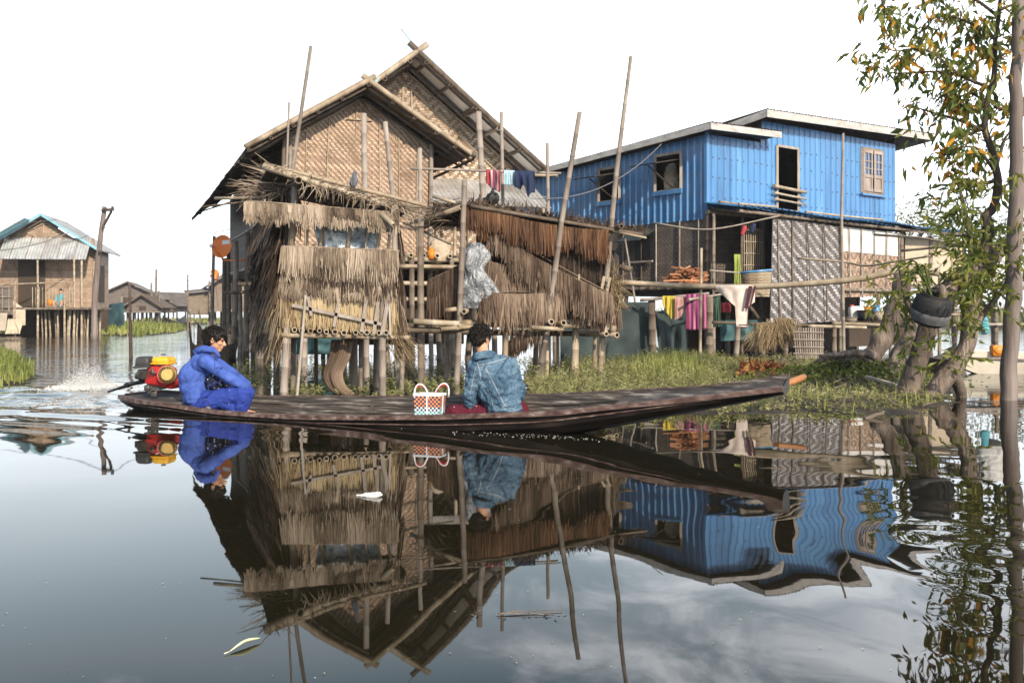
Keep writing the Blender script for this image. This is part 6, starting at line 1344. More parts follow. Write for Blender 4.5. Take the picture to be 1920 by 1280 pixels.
hang('lime_cloth', 'lime_cloth', (1376, 478, 23.6), (1388, 478, 23.6), .72, 'lime green cloth hanging inside the woven porch', group=None, seed=11)
# nets hanging under the house
def netp(a, b, c, d, mat, label, seed=0):
    o = cloth_grid('fishing_net', mat, bil(at(*a), at(*b), at(*c), at(*d)), 30, 16, .07, (5, 2), None, .004, seed); cc = sum((v.co for v in o.data.vertices), Vector())/len(o.data.vertices)
    for v in o.data.vertices: v.co -= cc
    o.location = cc; return tag(o, label, 'net')
netp((1050, 568, 20.5), (1222, 566, 22.0), (1222, 678, 22.0), (1050, 682, 20.5), 'nylon_net', 'dark blue green net screen hung left of the stout stake under the blue house'); netp((1228, 585, 21.8), (1288, 572, 22.2), (1290, 668, 22.2), (1236, 672, 21.8), 'nylon_net', 'dark net hanging below the yellow and rose cloths', 3)
netp((1350, 600, 25), (1440, 600, 25), (1440, 636, 25), (1350, 640, 25), 'net', 'pale teal net sheet low behind the cream trousers', 4)
netp((545, 630, 19), (640, 632, 19), (640, 664, 19), (545, 664, 19), 'net', 'bright blue tarp strip seen low between the stilts of the bamboo house', 6)
netp((196, 572, 58), (232, 566, 56), (232, 618, 56), (198, 622, 58), 'net', 'pale teal net hung on stakes behind the utility pole', 7)

# ================================================================== THINGS ROUND THE BLUE HOUSE
t = thing('wicker_basket', 'large wicker basket with a blue rim hung on the porch beside the zigzag matting', 'basket', at(1418, 550, 21.9)); mb = MB(); K = 22; c = at(1418, 532, 21.9)
for i in range(16):
    zz = -.28+i*.034; r = .24+.05*i/15; mb.tube([c+Vector((r*1.12*math.cos(2*math.pi*k/K), r*.8*math.sin(2*math.pi*k/K), zz+.008*((k+i) % 2))) for k in range(K+1)], .021, 5, False, .1+.5*random.random())
mb.build('wickerwork', 'bamboo', t); mb = MB(); mb.tube([c+Vector((.335*math.cos(2*math.pi*k/K), .24*math.sin(2*math.pi*k/K), .27+.03*math.cos(2*math.pi*k/K))) for k in range(K+1)], .028, 6, False); mb.build('rim', 'blue', t)
t = thing('firewood_pile', 'stacked pile of split brown firewood against the grey woven wall', 'firewood', at(1284, 534, 23.5))
Mt['firewood'] = pm('firewood', [(.10, .035, .015), (.28, .11, .05), (.46, .25, .13)], 6, rough=.8, bump=.3, rnd=.8)
for i in range(58):
    r_ = i//9; x = 1258+random.uniform(0, 56-r_*5)+r_*3; p = at(x, 530-r_*4.2, 23.9+random.uniform(-.25, .25)); d = Vector((random.gauss(.25, .15), random.uniform(-.2, .2), random.gauss(0, .03))).normalized()*random.uniform(.2, .34); mb = MB(); mb.beam(p-d, p+d, random.uniform(.03, .06), random.uniform(.03, .05)); mb.build('log', 'firewood', t)
for i, (x, y, w_, lb) in enumerate(((1440, 614, 1.0, 'left bundle of straw brooms hung on the dark low rail'), (1470, 606, 1.0, 'right bundle of straw brooms hung on the dark low rail'))):
    mb = MB(); p0 = at(x, y-6, 20.3)
    for k in range(260): a = random.gauss(0, .30); d = Vector((math.sin(a)+(-.25 if i == 0 else .12), random.uniform(-.12, .12), -math.cos(a)))*random.uniform(.38, .62); s0 = p0+Vector((random.gauss(0, .12), random.uniform(-.05, .05), random.uniform(-.03, .05))); mb.tube([s0, s0+d*.6, s0+d*1.0+Vector((random.gauss(0, .03), 0, 0))], [.006, .005, .002], 3, False)
    one('straw_bundle', mb, 'thatch_tan', lb, 'straw bundle', 'straw brooms under the porch')
mb = MB(); 
for k in range(13): a = at(1488+k*4.6, 614, 20.0); b_ = at(1494+k*4.0, 672, 20.0); mb.beam(a, b_, .028, .01, random.random(), up=(0, 1, 0))
for y in (622, 636, 650, 662): mb.beam(at(1487, y, 19.97), at(1545, y+1, 19.97), .02, .012, .7, up=(0, 1, 0))
one('lattice_panel', mb, 'bamboo_grey', 'small lattice screen of split bamboo leaning below the zigzag matting', 'panel')
t = thing('jerrycan', 'white plastic jerrycan standing on the terrace at the house end', 'jerrycan', at(1605, 601, 21)); mb = MB(); rbox(mb, at(1605, 587, 21), (.30, .2, .30), .05); mb.build('body', 'white', t); mb = MB(); mb.tube([at(1597, 574, 21), at(1597, 571, 21)], .04, 10); mb.build('cap', 'red', t)
def bucket(px, py, D, r, h, mat, label, nm='bucket'):
    mb = MB(); c = at(px, py, D); mb.tube([c, c+Vector((0, 0, h)), c+Vector((0, 0, h-.02)), c+Vector((0, 0, .03))], [r*.8, r, r*.94, r*.76], 18, True); mb.tube([c+Vector((r*math.cos(k*math.pi/9), r*math.sin(k*math.pi/9), h)) for k in range(19)], .012, 5, False); return one(nm, mb, mat, label, nm)
bucket(1620, 602, 20.8, .14, .22, 'black', 'black bucket right of the white jerrycan'); bucket(1626, 584, 21.5, .09, .1, 'orange', 'orange bowl behind the black bucket', 'bowl')
bucket(1595, 604, 20.6, .13, .1, 'wood', 'shallow brown basin in front of the white jerrycan', 'basin'); bucket(1650, 600, 21, .12, .18, 'cream', 'cream tub at the right end of the terrace', 'tub'); bucket(1642, 590, 21.8, .09, .2, 'blue', 'blue pot behind the cream tub', 'pot')
mb = MB(); p = at(1372, 500, 23); 
for (x, y, nm, mt, lb) in ((1392, 432, 'sandal', 'red_cloth', 'red and white sandal tucked above the lattice of the porch'), (1409, 428, 'sandal', 'navy_cloth', 'navy sandal tucked beside the red one above the lattice')):
    mb = MB(); mb.cap(at(x, y+6, 22.5), at(x+4, y-5, 22.5), .045, .055); o = one(nm, mb, mt, lb, 'sandal', 'sandals stuck in the lattice')
# bits of house and clutter beyond the tree
sh = thing('shed', 'pale plank shed on stilts behind the right tree, left of the white boat', 'shed', (13.0, 30, 0)); SF = Fr((11.2, 29), (.95, .3))
mb = MB(); mb.slab([SF(.3, 0, 1.9), SF(2.4, 0, 1.9), SF(2.4, 0, 3.2), SF(.3, 0, 3.3)], .05); mb.build('wall', 'cream', sh); mb = MB(); mb.slab([SF(-.3, -.6, 3.4), SF(3.2, -.6, 3.35), SF(3.2, 3, 3.9), SF(-.3, 3, 3.9)], .05); mb.build('roof', 'tin_old', sh)
for a in (0, 1.2, 2.4, 3.6, 4.8, 6): pole_part(sh, SF(a, 0, -.3), SF(a, 0, 3.3 if a < 3 else 2.6), .07, mat='stilt', name='post')
for z in (.7, 1.2, 1.8): pole_part(sh, SF(-.2, -.05, z), SF(7.5, -.1, z), .05, mat='bamboo_grey', name='beam')
mb = MB(); mb.box(SF(3.6, .8, 1.85), (7.6, 1.8, .06), Matrix.Rotation(math.atan2(.3, .95), 3, 'Z')); mb.build('deck', 'wood', sh)
blob_sack('sack', at(1862, 540, 20), (.30, .2, .45), 'white_cloth', 'big white sack on the far deck between the tree and the straight trunk')
o = blob_sack('hanging_bag', at(1847, 625, 15), (.07, .04, .14), 'turquoise_cloth', 'small turquoise bag hanging above the white boat', 'bag')

# ================================================================== MAIN HOUSE BIRD, SCRAPS
Mt['pigeon'] = pm('pigeon_feathers', [(.05, .055, .07), (.13, .14, .17), (.24, .24, .27)], 14, rough=.7, bump=.2)
pg = thing('pigeon', 'grey pigeon perched on the ridge of the left thatched hut', 'bird', at(664, 352, 12.2)); mb = MB(); P = lambda x, y, d=0: at(x, y, 12.2+d)
mb.ell(P(663, 341), (.050, .048, .075), Matrix.Rotation(.25, 3, 'Y')); mb.cap(P(664, 334), P(665, 325), .034, .024); mb.ell(P(666, 323), (.024, .022, .023)); mb.cap(P(662, 345, .02), P(658, 354, .06), .03, .014); mb.cap(P(668, 323, -.015), P(670.5, 324, -.02), .006, .003, 6)
mb.cap(P(662, 350), P(662, 354), .006, .005, 6); mb.cap(P(666, 350), P(666, 354), .006, .005, 6); organic(mb, 'body', 'pigeon', pg, .005, 2)
for s_ in (-1, 1): mb = MB(); mb.ell(P(663+s_*4, 342, -.01), (.014, .04, .065), Matrix.Rotation(.2*s_, 3, 'Y')); mb.build('wing', 'pigeon', pg, True)
hang('rag', 'pale_blue_cloth', (703, 143, 18.9), (708, 143, 18.9), .20, 'small pale turquoise rag caught near the crossing of the two roofs', 'rag', seed=12)

# ================================================================== TREES, RIGHT
def limb(mb, pts, r0, r1, seg=12, knob=.12, n=5):
    c_ = cr_line(pts, n); m_ = len(c_)
    mb.tube([p+noise.noise_vector(p*3)*.03 for p in c_], [(r0+(r1-r0)*(i/(m_-1)))*(1+knob*noise.noise(p*6)) for i, p in enumerate(c_)], seg, True)
tree = thing('tree', 'leaning tree with rough grey trunks and a sparse crown of drooping green and yellow leaves', 'tree', wl(1750, 748))
T = lambda px, py, D=12.0: at(px, py, D)
mb = MB(); limb(mb, [T(1728, 760), T(1748, 742), T(1768, 712), T(1792, 690), T(1812, 655), T(1819, 615)], .125, .095); limb(mb, [T(1819, 620), T(1826, 560), T(1836, 500), T(1850, 440), T(1846, 400)], .095, .06)
limb(mb, [T(1768, 712), T(1735, 745), T(1690, 758)], .07, .03); limb(mb, [T(1788, 700, 12), T(1800, 735, 12.1), T(1806, 768, 12.1)], .08, .05); mb.build('trunk', 'bark', tree)
mb = MB(); ST = [(1846, 405), (1862, 390), (1873, 352), (1868, 312), (1856, 268), (1846, 231), (1851, 187), (1861, 150), (1866, 116), (1867, 75), (1872, 30), (1878, -30)]
limb(mb, [T(*p) for p in ST], .055, .022, 8, .1, 4)
BR = [[(1855, 164), (1828, 154), (1799, 142), (1770, 135), (1735, 135), (1700, 137), (1660, 133), (1612, 100)], [(1799, 142), (1775, 122), (1749, 100), (1715, 92), (1680, 96), (1650, 88)], [(1843, 244), (1800, 226), (1755, 213), (1725, 204), (1702, 200)],
      [(1870, 328), (1850, 300), (1838, 282), (1812, 275), (1780, 285), (1762, 298)], [(1862, 340), (1835, 345), (1810, 335), (1790, 345)], [(1868, 116), (1850, 108), (1828, 88), (1815, 60), (1800, 20)], [(1867, 112), (1885, 100), (1905, 90)], [(1867, 75), (1840, 55), (1810, 40), (1770, 30), (1735, 45), (1720, 78)],
      [(1861, 190), (1840, 185), (1820, 175), (1800, 180), (1765, 165)], [(1852, 187), (1825, 200), (1795, 195), (1770, 183)], [(1846, 231), (1825, 250), (1805, 255)], [(1870, 30), (1830, 0), (1780, -20), (1730, -15)], [(1872, 20), (1900, 10), (1925, 20)], [(1800, -20), (1760, -5), (1725, 12)],
      [(1680, -30), (1655, -5), (1662, 25), (1672, 50)], [(1873, 352), (1890, 345), (1905, 320)], [(1868, 312), (1885, 260), (1898, 245)], [(1866, 200), (1885, 205), (1895, 195)]]
rng = random.Random(5)
leaves = MB(); yl = MB(); dark = MB()
def leafspray(c, n, spread, size=.13, down=.8, D0=None, mbs=(leaves, yl), yfrac=.22):
    for i in range(n):
        p = c+Vector((rng.gauss(0, spread), rng.gauss(0, spread*1.3), rng.gauss(0, spread*.8))); d = Vector((rng.gauss(-.1, .55), rng.gauss(0, .5), -down+rng.gauss(0, .45)))
        m_ = mbs[1] if rng.random() < yfrac else mbs[0]; l = size*rng.uniform(.55, 1.15); leafq(m_, p, d, l, l*rng.uniform(.24, .36), rng.random())
for bi, b_ in enumerate(BR):
    D0 = 12.0; dD = rng.uniform(-1.2, 1.2)*.8; pts = [T(x, y, 12.0+dD*i/(len(b_)-1)) for i, (x, y) in enumerate(b_)]
    c_ = cr_line(pts, 5); m_ = len(c_); mb.tube(c_, [.020*(1-i/m_)+.004 for i in range(m_)], 5, False)
    for i in range(2, m_):
        f = i/m_
        if rng.random() < .25+.75*f:
            q_ = c_[i]; tw = q_+Vector((rng.gauss(0, .11), rng.gauss(0, .15), rng.gauss(-.02, .1))); mb.tube([q_, q_.lerp(tw, .5)+Vector((0, 0, .02)), tw], [.005, .004, .002], 4, False); leafspray(tw, int(rng.uniform(4, 8)), .07, .20, yfrac=.33 if rng.random() < .4 else .12); leafspray(q_, 3, .04, .14)
for (x, y, n, sp) in ((1815, 250, 90, .22), (1800, 290, 90, .2), (1830, 200, 90, .2), (1870, 60, 110, .25), (1840, 120, 110, .22), (1780, 230, 30, .14), (1900, 30, 40, .2), (1900, 270, 14, .1), (1885, 190, 12, .1), (1905, 100, 12, .1), (1880, 405, 40, .2), (1870, 10, 60, .3), (1815, 10, 45, .2)): 
    for k in range(n//8): c = T(x, y)+Vector((rng.gauss(0, sp), rng.gauss(0, sp*1.6), rng.gauss(0, sp))); leafspray(c, 4, .09, .20)
mb.build('branch', 'bark_dark', tree)
# lower willow-leaved shoots
mb = MB(); limb(mb, [T(1758, 555, 11.9), T(1795, 530), T(1838, 500), T(1872, 470, 12.2), T(1905, 455, 12.5)], .13, .09); limb(mb, [T(1815, 640), T(1850, 580), T(1878, 545), T(1890, 520, 11.8)], .045, .02, 8); limb(mb, [T(1826, 560), T(1822, 480), T(1812, 400), T(1790, 330)], .05, .015, 8); mb.build('branch', 'bark', tree)
narrow = MB()
def shoots(cx, cy, n, sx, sy, D=12.0, ln=.3):
    for i in range(int(n*.62)):
        p = T(cx+rng.gauss(0, sx), cy+rng.gauss(0, sy), D+rng.gauss(0, .35)); d = Vector((rng.gauss(-.2, .6), rng.gauss(-.1, .4), rng.gauss(-.1, .6))).normalized()*ln*rng.uniform(.5, 1.2)
        narrow.tube([p, p+d*.5, p+d], [.004, .003, .001], 3, False, .1)
        for k in range(8): f = (k+1)/8; leafq(narrow, p+d*f, (d.normalized()*.6+Vector((rng.gauss(0, .5), rng.gauss(0, .5), rng.gauss(-.35, .4)))), .14*rng.uniform(.6, 1.2), .038, rng.uniform(.25, 1))
for a in ((1828, 430, 46, 26, 34), (1855, 500, 44, 24, 26), (1810, 480, 34, 22, 30), (1800, 390, 26, 20, 18), (1880, 440, 22, 14, 22), (1850, 560, 26, 18, 22), (1830, 600, 14, 14, 14), (1790, 430, 14, 14, 14), (1900, 520, 12, 8, 20), (1835, 520, 50, 26, 26), (1800, 560, 14, 18, 18), (1820, 345, 16, 18, 14)): shoots(*a)
leaves.build('foliage', 'leaf', tree); yl.build('yellow_leaves', 'leaf_yellow', tree); narrow.build('willow_leaves', 'leaf', tree)
# second leaning trunk in front, carrying the tyre planter
tk = thing('tree', 'short leaning tree trunk with the tyre planter against its top', 'tree', wl(1690, 748)); narrow = MB()
mb = MB(); limb(mb, [at(1672, 762, 11.9), at(1697, 738, 11.9), at(1712, 700, 11.9), at(1727, 660, 11.9), at(1738, 620, 11.9), at(1742, 585, 11.95), at(1748, 548, 12.0)], .135, .10); limb(mb, [at(1715, 720, 11.9), at(1680, 748, 11.8), at(1640, 756, 11.8), at(1590, 762, 11.9)], .06, .02, 8); limb(mb, [at(1725, 600, 12), at(1700, 560, 12), at(1690, 505, 12.1)], .05, .03, 8); mb.build('trunk', 'bark', tk)
for a in ((1690, 560, 18, 16, 26), (1668, 590, 9, 12, 14), (1700, 640, 8, 8, 18), (1715, 520, 10, 12, 12), (1735, 500, 8, 14, 8), (1700, 680, 6, 10, 14), (1770, 655, 8, 14, 12), (1800, 680, 9, 10, 12), (1660, 545, 7, 8, 14)): shoots(*a, 11.7, .24)
narrow.build('foliage', 'leaf', tk)
dt = thing('dead_trunk', 'bleached fallen dead trunk with splayed grey roots on the mound', 'tree', wl(1620, 700)); mb = MB(); D3 = 15.2
limb(mb, [at(1612, 700, D3), at(1634, 668, D3), at(1655, 635, D3), at(1672, 600, D3), at(1684, 560, D3), at(1692, 515, D3)], .18, .12, 14, .35); mb.build('trunk', 'bark', dt)
mb = MB(); limb(mb, [at(1668, 712, 14), at(1682, 672, 14), at(1700, 640, 14), at(1712, 605, 14)], .12, .09, 12, .25); mb.build('trunk', 'bark', dt)
for k, pts in enumerate(([(1625, 672), (1590, 668), (1550, 672), (1510, 690), (1488, 700)], [(1630, 680), (1590, 678), (1555, 684), (1520, 700)], [(1620, 690), (1585, 690), (1560, 698), (1530, 706)], [(1640, 668), (1600, 660), (1568, 664), (1535, 668)], [(1610, 690), (1640, 705), (1665, 712)], [(1600, 684), (1560, 690), (1500, 702)])):
    mb = MB(); limb(mb, [at(x, y, D3-.25*i-.1*k) for i, (x, y) in enumerate(pts)], .075 if k < 4 else .05, .02, 8, .35); mb.build('root', 'bark', dt)
mb = MB()
for i in range(500):
    c = at(1600+random.gauss(0, 22), 690+random.gauss(0, 7), 14.2+random.uniform(-.3, .3)); d = Vector((random.gauss(0, 1), random.gauss(0, .5), random.gauss(-.3, .5))).normalized()*random.uniform(.06, .2); mb.tube([c, c+d*.5+Vector((0, 0, .02)), c+d], [.008, .006, .002], 3, False)
tag(mb.build('root_tangle', 'darkwood', None), 'dark brown tangle of fine roots at the foot of the dead trunk', 'roots', kind='stuff')
mb = MB(); Mt['dryleaf'] = pm('dry_red_leaf', [(.06, .02, .012), (.24, .07, .03), (.42, .18, .07), (.30, .24, .07)], 3, rough=.7, bump=.2, rnd=.8, trans=.25)
for i in range(240):
    x = random.uniform(1392, 1468); c = at(x, 700+random.gauss(0, 5), 15+random.uniform(-.3, .3)); d = Vector((random.gauss(0, .7), random.gauss(-.2, .4), random.uniform(-.1, 1))); leafq(mb, c, d, random.uniform(.12, .30), random.uniform(.04, .09), random.random())
one('dry_leaf_heap', mb, 'dryleaf', 'heap of wilted reddish leaves on the bank behind the bow tip', 'leaf heap')
mb = MB(); mb.tube(wob([at(1455, 727, 9.8), at(1508, 706, 10.2)], .01, 5), [.036]*5+[.03], 10); 
Mt['orangewood'] = pm('orange_wood', [(.12, .055, .025), (.30, .125, .045), (.40, .24, .12)], 4, rough=.6); one('cut_log', mb, 'orangewood', 'short orange barked log lying just beyond the bow tip', 'log')
mb = MB(); mb.beam(at(1625, 706, 13.2), at(1682, 722, 12.6), .06, .03, .9); one('plank', mb, 'woodwarm', 'pale split plank lying across the bank beside the trunks', 'plank')
mb = MB(); limb(mb, [at(1622, 787, 9.6), at(1640, 780, 9.7), at(1656, 776, 9.75)], .025, .018, 7); one('driftwood', mb, 'wood', 'small pale stick floating in front of the bank', 'driftwood')
# tyre planter
Mt['rubber'] = pm('old_rubber', [(.007, .007, .008), (.014, .014, .015), (.03, .03, .032)], 6, rough=.7, bump=.3); Mt['greywash'] = pm('grey_wash', [(.04, .04, .042), (.09, .09, .095), (.15, .15, .155)], 6, rough=.8)
tp = thing('tyre_planter', 'black inverted tyre planter with a worn grey band hanging in the tree fork', 'planter', at(1748, 612, 11.3)); c = at(1748, 575, 11.3); S_ = 11.3/F; rt = Matrix.Rotation(R(7), 3, 'Y')@Matrix.Rotation(R(22), 3, 'X')
def lathe(mb, prof, c, rt, K=32, mi=0):
    b0 = len(mb.v)
    for r, z in prof:
        for k in range(K): a = 2*math.pi*k/K; mb.v.append(c+rt@Vector((r*math.cos(a), r*math.sin(a), z)))
    for i in range(len(prof)-1):
        for k in range(K): k2 = (k+1) % K; mb.face((b0+i*K+k, b0+i*K+k2, b0+(i+1)*K+k2, b0+(i+1)*K+k), None, .5, mi, True)
pr = [(.001, -.21), (.11, -.215), (.16, -.20), (.195, -.16), (.212, -.10), (.216, -.02), (.208, .05), (.185, .10), (.16, .125), (.143, .14), (.15, .16), (.138, .165), (.128, .13), (.12, .05), (.001, .03)]
mb = MB(); lathe(mb, pr, c, rt); mb.build('tyre', 'rubber', tp); mb = MB(); lathe(mb, [(.199, -.158), (.2155, -.10), (.219, -.045), (.216, -.043)], c, rt); mb.build('grey_band', 'greywash', tp)
mb = MB(); mb.tube([c+rt@Vector((0, 0, .06)), c+rt@Vector((0, 0, .1))], .115, 16); mb.build('soil', 'mud', tp)
mb = MB()
for i in range(14): a = random.uniform(0, 6.3); p = c+rt@Vector((.07*math.cos(a), .07*math.sin(a), .1)); d = Vector((math.cos(a)*.8-.4, math.sin(a)*.5, random.uniform(.3, 1.2))); leafq(mb, p, d, random.uniform(.1, .24), .025, random.random())
for (x1, y1) in ((1690, 500), (1720, 508), (1700, 520)): mb.tube(cr_line([c+Vector((0, 0, .1)), at((1745+x1)/2, y1-8, 11.5), at(x1, y1, 11.6)], 6), .011, 6, c=.2)
mb.build('plant', 'leaf', tp); mb = MB(); mb.ell(c+Vector((.10, -.06, .16)), (.045, .02, .10), Matrix.Rotation(-.25, 3, 'Y')); mb.build('husk', 'bark', tp)
for i, (a, b_) in enumerate((((1735, 545, 11.3), (1722, 505, 11.7)), ((1762, 548, 11.3), (1790, 528, 11.9)))): mb = MB(); mb.tube([at(*a), at(*b_)], .007, 5); mb.build('rope', 'rope', tp)
# straight trunk at the right edge
lt = thing('tree', 'straight bare grey trunk rising out of the water at the right edge', 'tree', wl(1891, 750)); mb = MB(); limb(mb, [at(1889, 775, 11.7), at(1892, 700, 11.7), at(1899, 560, 11.7), at(1905, 400, 11.7), at(1906, 300, 11.7), at(1905, 180, 11.7), at(1908, 60, 11.7), at(1910, -90, 11.7)], .098, .062, 16, .1); mb.build('trunk', 'bark_pole', lt)
narrow = MB()
for a in ((1905, 480, 8, 6, 30), (1910, 330, 5, 4, 20)): shoots(*a, 11.5, .22)
narrow.build('foliage', 'leaf', lt)
mb = MB(); leaves = MB(); yl = MB()
for (x, y, n) in ((1900, 20, 14), (1908, 90, 8), (1885, 0, 14)):
    for k in range(n//2): leafspray(at(x+rng.gauss(0, 14), y+rng.gauss(0, 16), 11.5), 4, .06, .13, mbs=(leaves, yl))
leaves.build('foliage', 'leaf', lt); yl.build('yellow_leaves', 'leaf_yellow', lt)
# far pale trees beyond the blue house
def far_tree(px, py, D, w_, h_, label, n=900, sz=.35):
    base = wl(px, HY+F/D); t = thing('far_tree', label, 'tree', base, 'pale trees beyond the blue house'); mb = MB(); top = at(px, py, D); limb(mb, [base, base.lerp(top, .4), top-Vector((0, 0, h_*.3))], .22, .08, 8)
    for k in range(9): a = base.lerp(top, random.uniform(.35, .8)); mb.tube([a, a+Vector((random.gauss(0, w_*.5), random.gauss(0, w_*.5), h_*.3*random.random()+.3))], [.07, .02], 5)
    mb.build('trunk', 'bark', t); mb = MB(); cl_ = [top+Vector((random.gauss(0, w_*.45), random.gauss(0, w_*.45), random.uniform(-h_*.7, h_*.1))) for _ in range(26)]
    for i in range(n): c = random.choice(cl_); leafq(mb, c+Vector((random.gauss(0, .5), random.gauss(0, .5), random.gauss(0, .38))), Vector((random.gauss(0, 1), random.gauss(0, 1), random.gauss(-.3, .6))), sz*random.uniform(.5, 1.1), sz*.3, random.random())
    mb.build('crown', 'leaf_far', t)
far_tree(1725, 385, 58, 2.4, 4, 'feathery pale tree just right of the blue wall'); far_tree(1790, 400, 66, 2.6, 4, 'pale rounded tree behind the drooping branches'); far_tree(1865, 430, 60, 2.4, 4, 'pale low tree behind the right tree fork'); far_tree(1935, 420, 64, 2.4, 4, 'pale tree at the right frame edge'); far_tree(1690, 470, 50, 1.2, 2.6, 'small pale bush like tree beside the house end', 500)

# white boat on the right
wb = thing('white_boat', 'white moulded boat with an orange life jacket on board moored at the right', 'boat', wl(1860, 706)); Mt['gel'] = pm('off_white_hull_paint', [(.42, .36, .28), (.66, .60, .50), (.78, .74, .66)], 3, rough=.4, bump=.1)
mb = MB(); pw = wl(1797, 700); WF = Fr((pw.x, pw.y), (.97, .1)); LB = 3.2; prev = None
for i in range(15):
    t_ = i/14; w_ = .46*math.sin(min(1, t_*2.4+.08)*math.pi/2); g = .40-.10*t_; k = -.05 if t_ > .12 else .12-.17*t_/.12; x = t_*LB
    ring = [WF(x, -w_, g), WF(x+.02, -w_*.86, g*.5), WF(x, -w_*.5, k), WF(x, w_*.5, k), WF(x, w_*.9, g*.5), WF(x, w_, g), WF(x, w_*.84, g-.02), WF(x, w_*.5, .1), WF(x, -w_*.5, .1), WF(x, -w_*.84, g-.02)]
    if prev:
        for j in range(10): j2 = (j+1) % 10; mb.quad((prev[j], prev[j2], ring[j2], ring[j])[::-1], None, .6, 0, False)
    else: mb.quad(ring, None, .6)
    prev = ring
mb.build('hull', 'gel', wb); mb = MB(); mb.tube([WF(.05+k*.4, -.47*math.sin(min(1, (k/8)*2.4+.08)*math.pi/2)-.01, .27-.06*k/8) for k in range(9)], .018, 6); mb.build('rubbing_strake', 'woodwarm', wb); mb = MB(); mb.tube([WF(2.1, -.2, .38), WF(2.15, -.2, .62)], .05, 8); mb.build('mooring_post', 'cream', wb)
mb = MB(); p = WF(.62, -.30, .40); rbox(mb, p, (.42, .14, .18), .03); mb.ell(p+Vector((-.1, -.07, .0)), (.09, .03, .07)); mb.ell(p+Vector((.1, -.07, .0)), (.09, .03, .07)); mb.box(p+Vector((0, -.075, .03)), (.40, .01, .02)); one('life_jacket', mb, 'orange', 'orange life jacket folded on the side of the white boat', 'life jacket')
def canoe(name, a, b, w_, label, mat='boatout', g=.25):
    a = wl(*a); b = wl(*b); ax = (b-a).normalized(); pe = Vector((-ax.y, ax.x, 0)); t = thing(name, label, 'canoe', a); mb = MB(); prev = None; L_ = (b-a).length
    for i in range(13):
        f = i/12; ww = w_*math.sin(math.pi*min(.97, max(.03, f)))**.6; gz = g*(.8+1.1*(2*f-1)**4); c = a+ax*L_*f; k = -.08+.16*(2*f-1)**4
        ring = [c-pe*ww+Vector((0, 0, gz)), c-pe*ww*.6+Vector((0, 0, k)), c+pe*ww*.6+Vector((0, 0, k)), c+pe*ww+Vector((0, 0, gz)), c+pe*ww*.8+Vector((0, 0, gz)), c+pe*ww*.5+Vector((0, 0, .06)), c-pe*ww*.5+Vector((0, 0, .06)), c-pe*ww*.8+Vector((0, 0, gz))]
        if prev:
            for j in range(8): j2 = (j+1) % 8; mb.quad((prev[j], ring[j], ring[j2], prev[j2]), None, .5)
        prev = ring
    mb.build('hull', mat, t); mb = MB(); mb.beam(a+ax*L_*.4-pe*w_*.8+Vector((0, 0, g*.8)), a+ax*L_*.4+pe*w_*.8+Vector((0, 0, g*.8)), .12, .03); mb.build('thwart', 'wood', t); return t
canoe('canoe', (1335, 658), (1420, 657), .35, 'dark canoe floating in the shade under the blue house', 'boatout', .55); canoe('canoe', (1700, 695), (1800, 690), .35, 'dark canoe moored between the leaning trunks'); canoe('canoe', (300, 615), (352, 611.5), 1.0, 'long dark canoe far off by the reeds in the channel', 'boatout', .5)
canoe('canoe', (363, 690), (440, 664), .35, 'pale grey canoe end showing just beyond the blue hooded sitter', 'boatin', .45)
# ================================================================== LEFT HOUSE
l0 = at(80, 400, 49); LF = Fr((l0.x, l0.y), (.985, .17)); lh = thing('stilt_house', 'brown woven house with pale turquoise roof edges and a tin awning, left across the channel', 'house', (l0.x, l0.y, 0))
ZR = at(80, 403, 49).z; sl = .64; e_ = 2.75; lz = lambda a: ZR-abs(a)*sl
for s_ in (-1, 1):
    k = math.sqrt(1+sl*sl); mb = MB(); n = (LF.u*s_*sl+Vector((0, 0, 1))).normalized(); P = lambda x, y: LF(s_*y/k, x, ZR-y/k*sl)
    for o_ in (0, -.02): corr_sheet(mb, lambda x, y: P(x, y)+n*o_, n, -.3, 4.4, lambda x: 0, lambda x: (e_ if s_ > 0 else 2.6)*k, (), .25, .05, 'sine')
    mb.build('roof', 'tin', lh); ee = e_ if s_ > 0 else 2.6
    mb = MB(); mb.beam(LF(0, -.33, ZR), LF(s_*ee, -.33, lz(ee)), .05, .13, .7); mb.build('bargeboard', 'tin_blue', lh)
    pole_part(lh, LF(0, .0, ZR-.25), LF(s_*ee*.96, .0, lz(ee*.96)-.22), .05, mat='bamboo_dark', name='rafter')
zz = at(80, 448, 49).z; hw = (ZR-.25-zz)/sl
mb = MB(); mb.slab([LF(-hw, .2, zz), LF(hw, .2, zz), LF(0, .2, ZR-.2)], .05); mb.build('gable_wall', 'weave_brown', lh)
for k in range(7): a = (k-3)*.42; pole_part(lh, LF(a*.35, .15, zz+.05), LF(a, .15, zz+(1-abs(a)/hw)*hw*sl*.85), .025, mat='bamboo', name='batten', hollow=0)
pole_part(lh, LF(-hw+.2, .14, zz+.12), LF(0, .14, ZR-.4), .035, mat='bamboo', name='batten', hollow=0); pole_part(lh, LF(hw-.2, .14, zz+.12), LF(0, .14, ZR-.4), .035, mat='bamboo', name='batten', hollow=0)
z1 = at(80, 488, 48).z; mb = MB(); P = lambda x, y: LF(x, .1-y*1.0, zz+.05-y*(zz-z1)/1.15); n = Vector((0, -.6, .8))
corr_sheet(mb, P, n, -1.75, 2.25, lambda x: 0, lambda x: 1.15, (), .14, .03, 'sine', c=.95); corr_sheet(mb, lambda x, y: P(x, y)-n*.02, n, -1.75, 2.25, lambda x: 0, lambda x: 1.15, (), .14, .03, 'sine'); mb.build('awning', 'tin', lh)
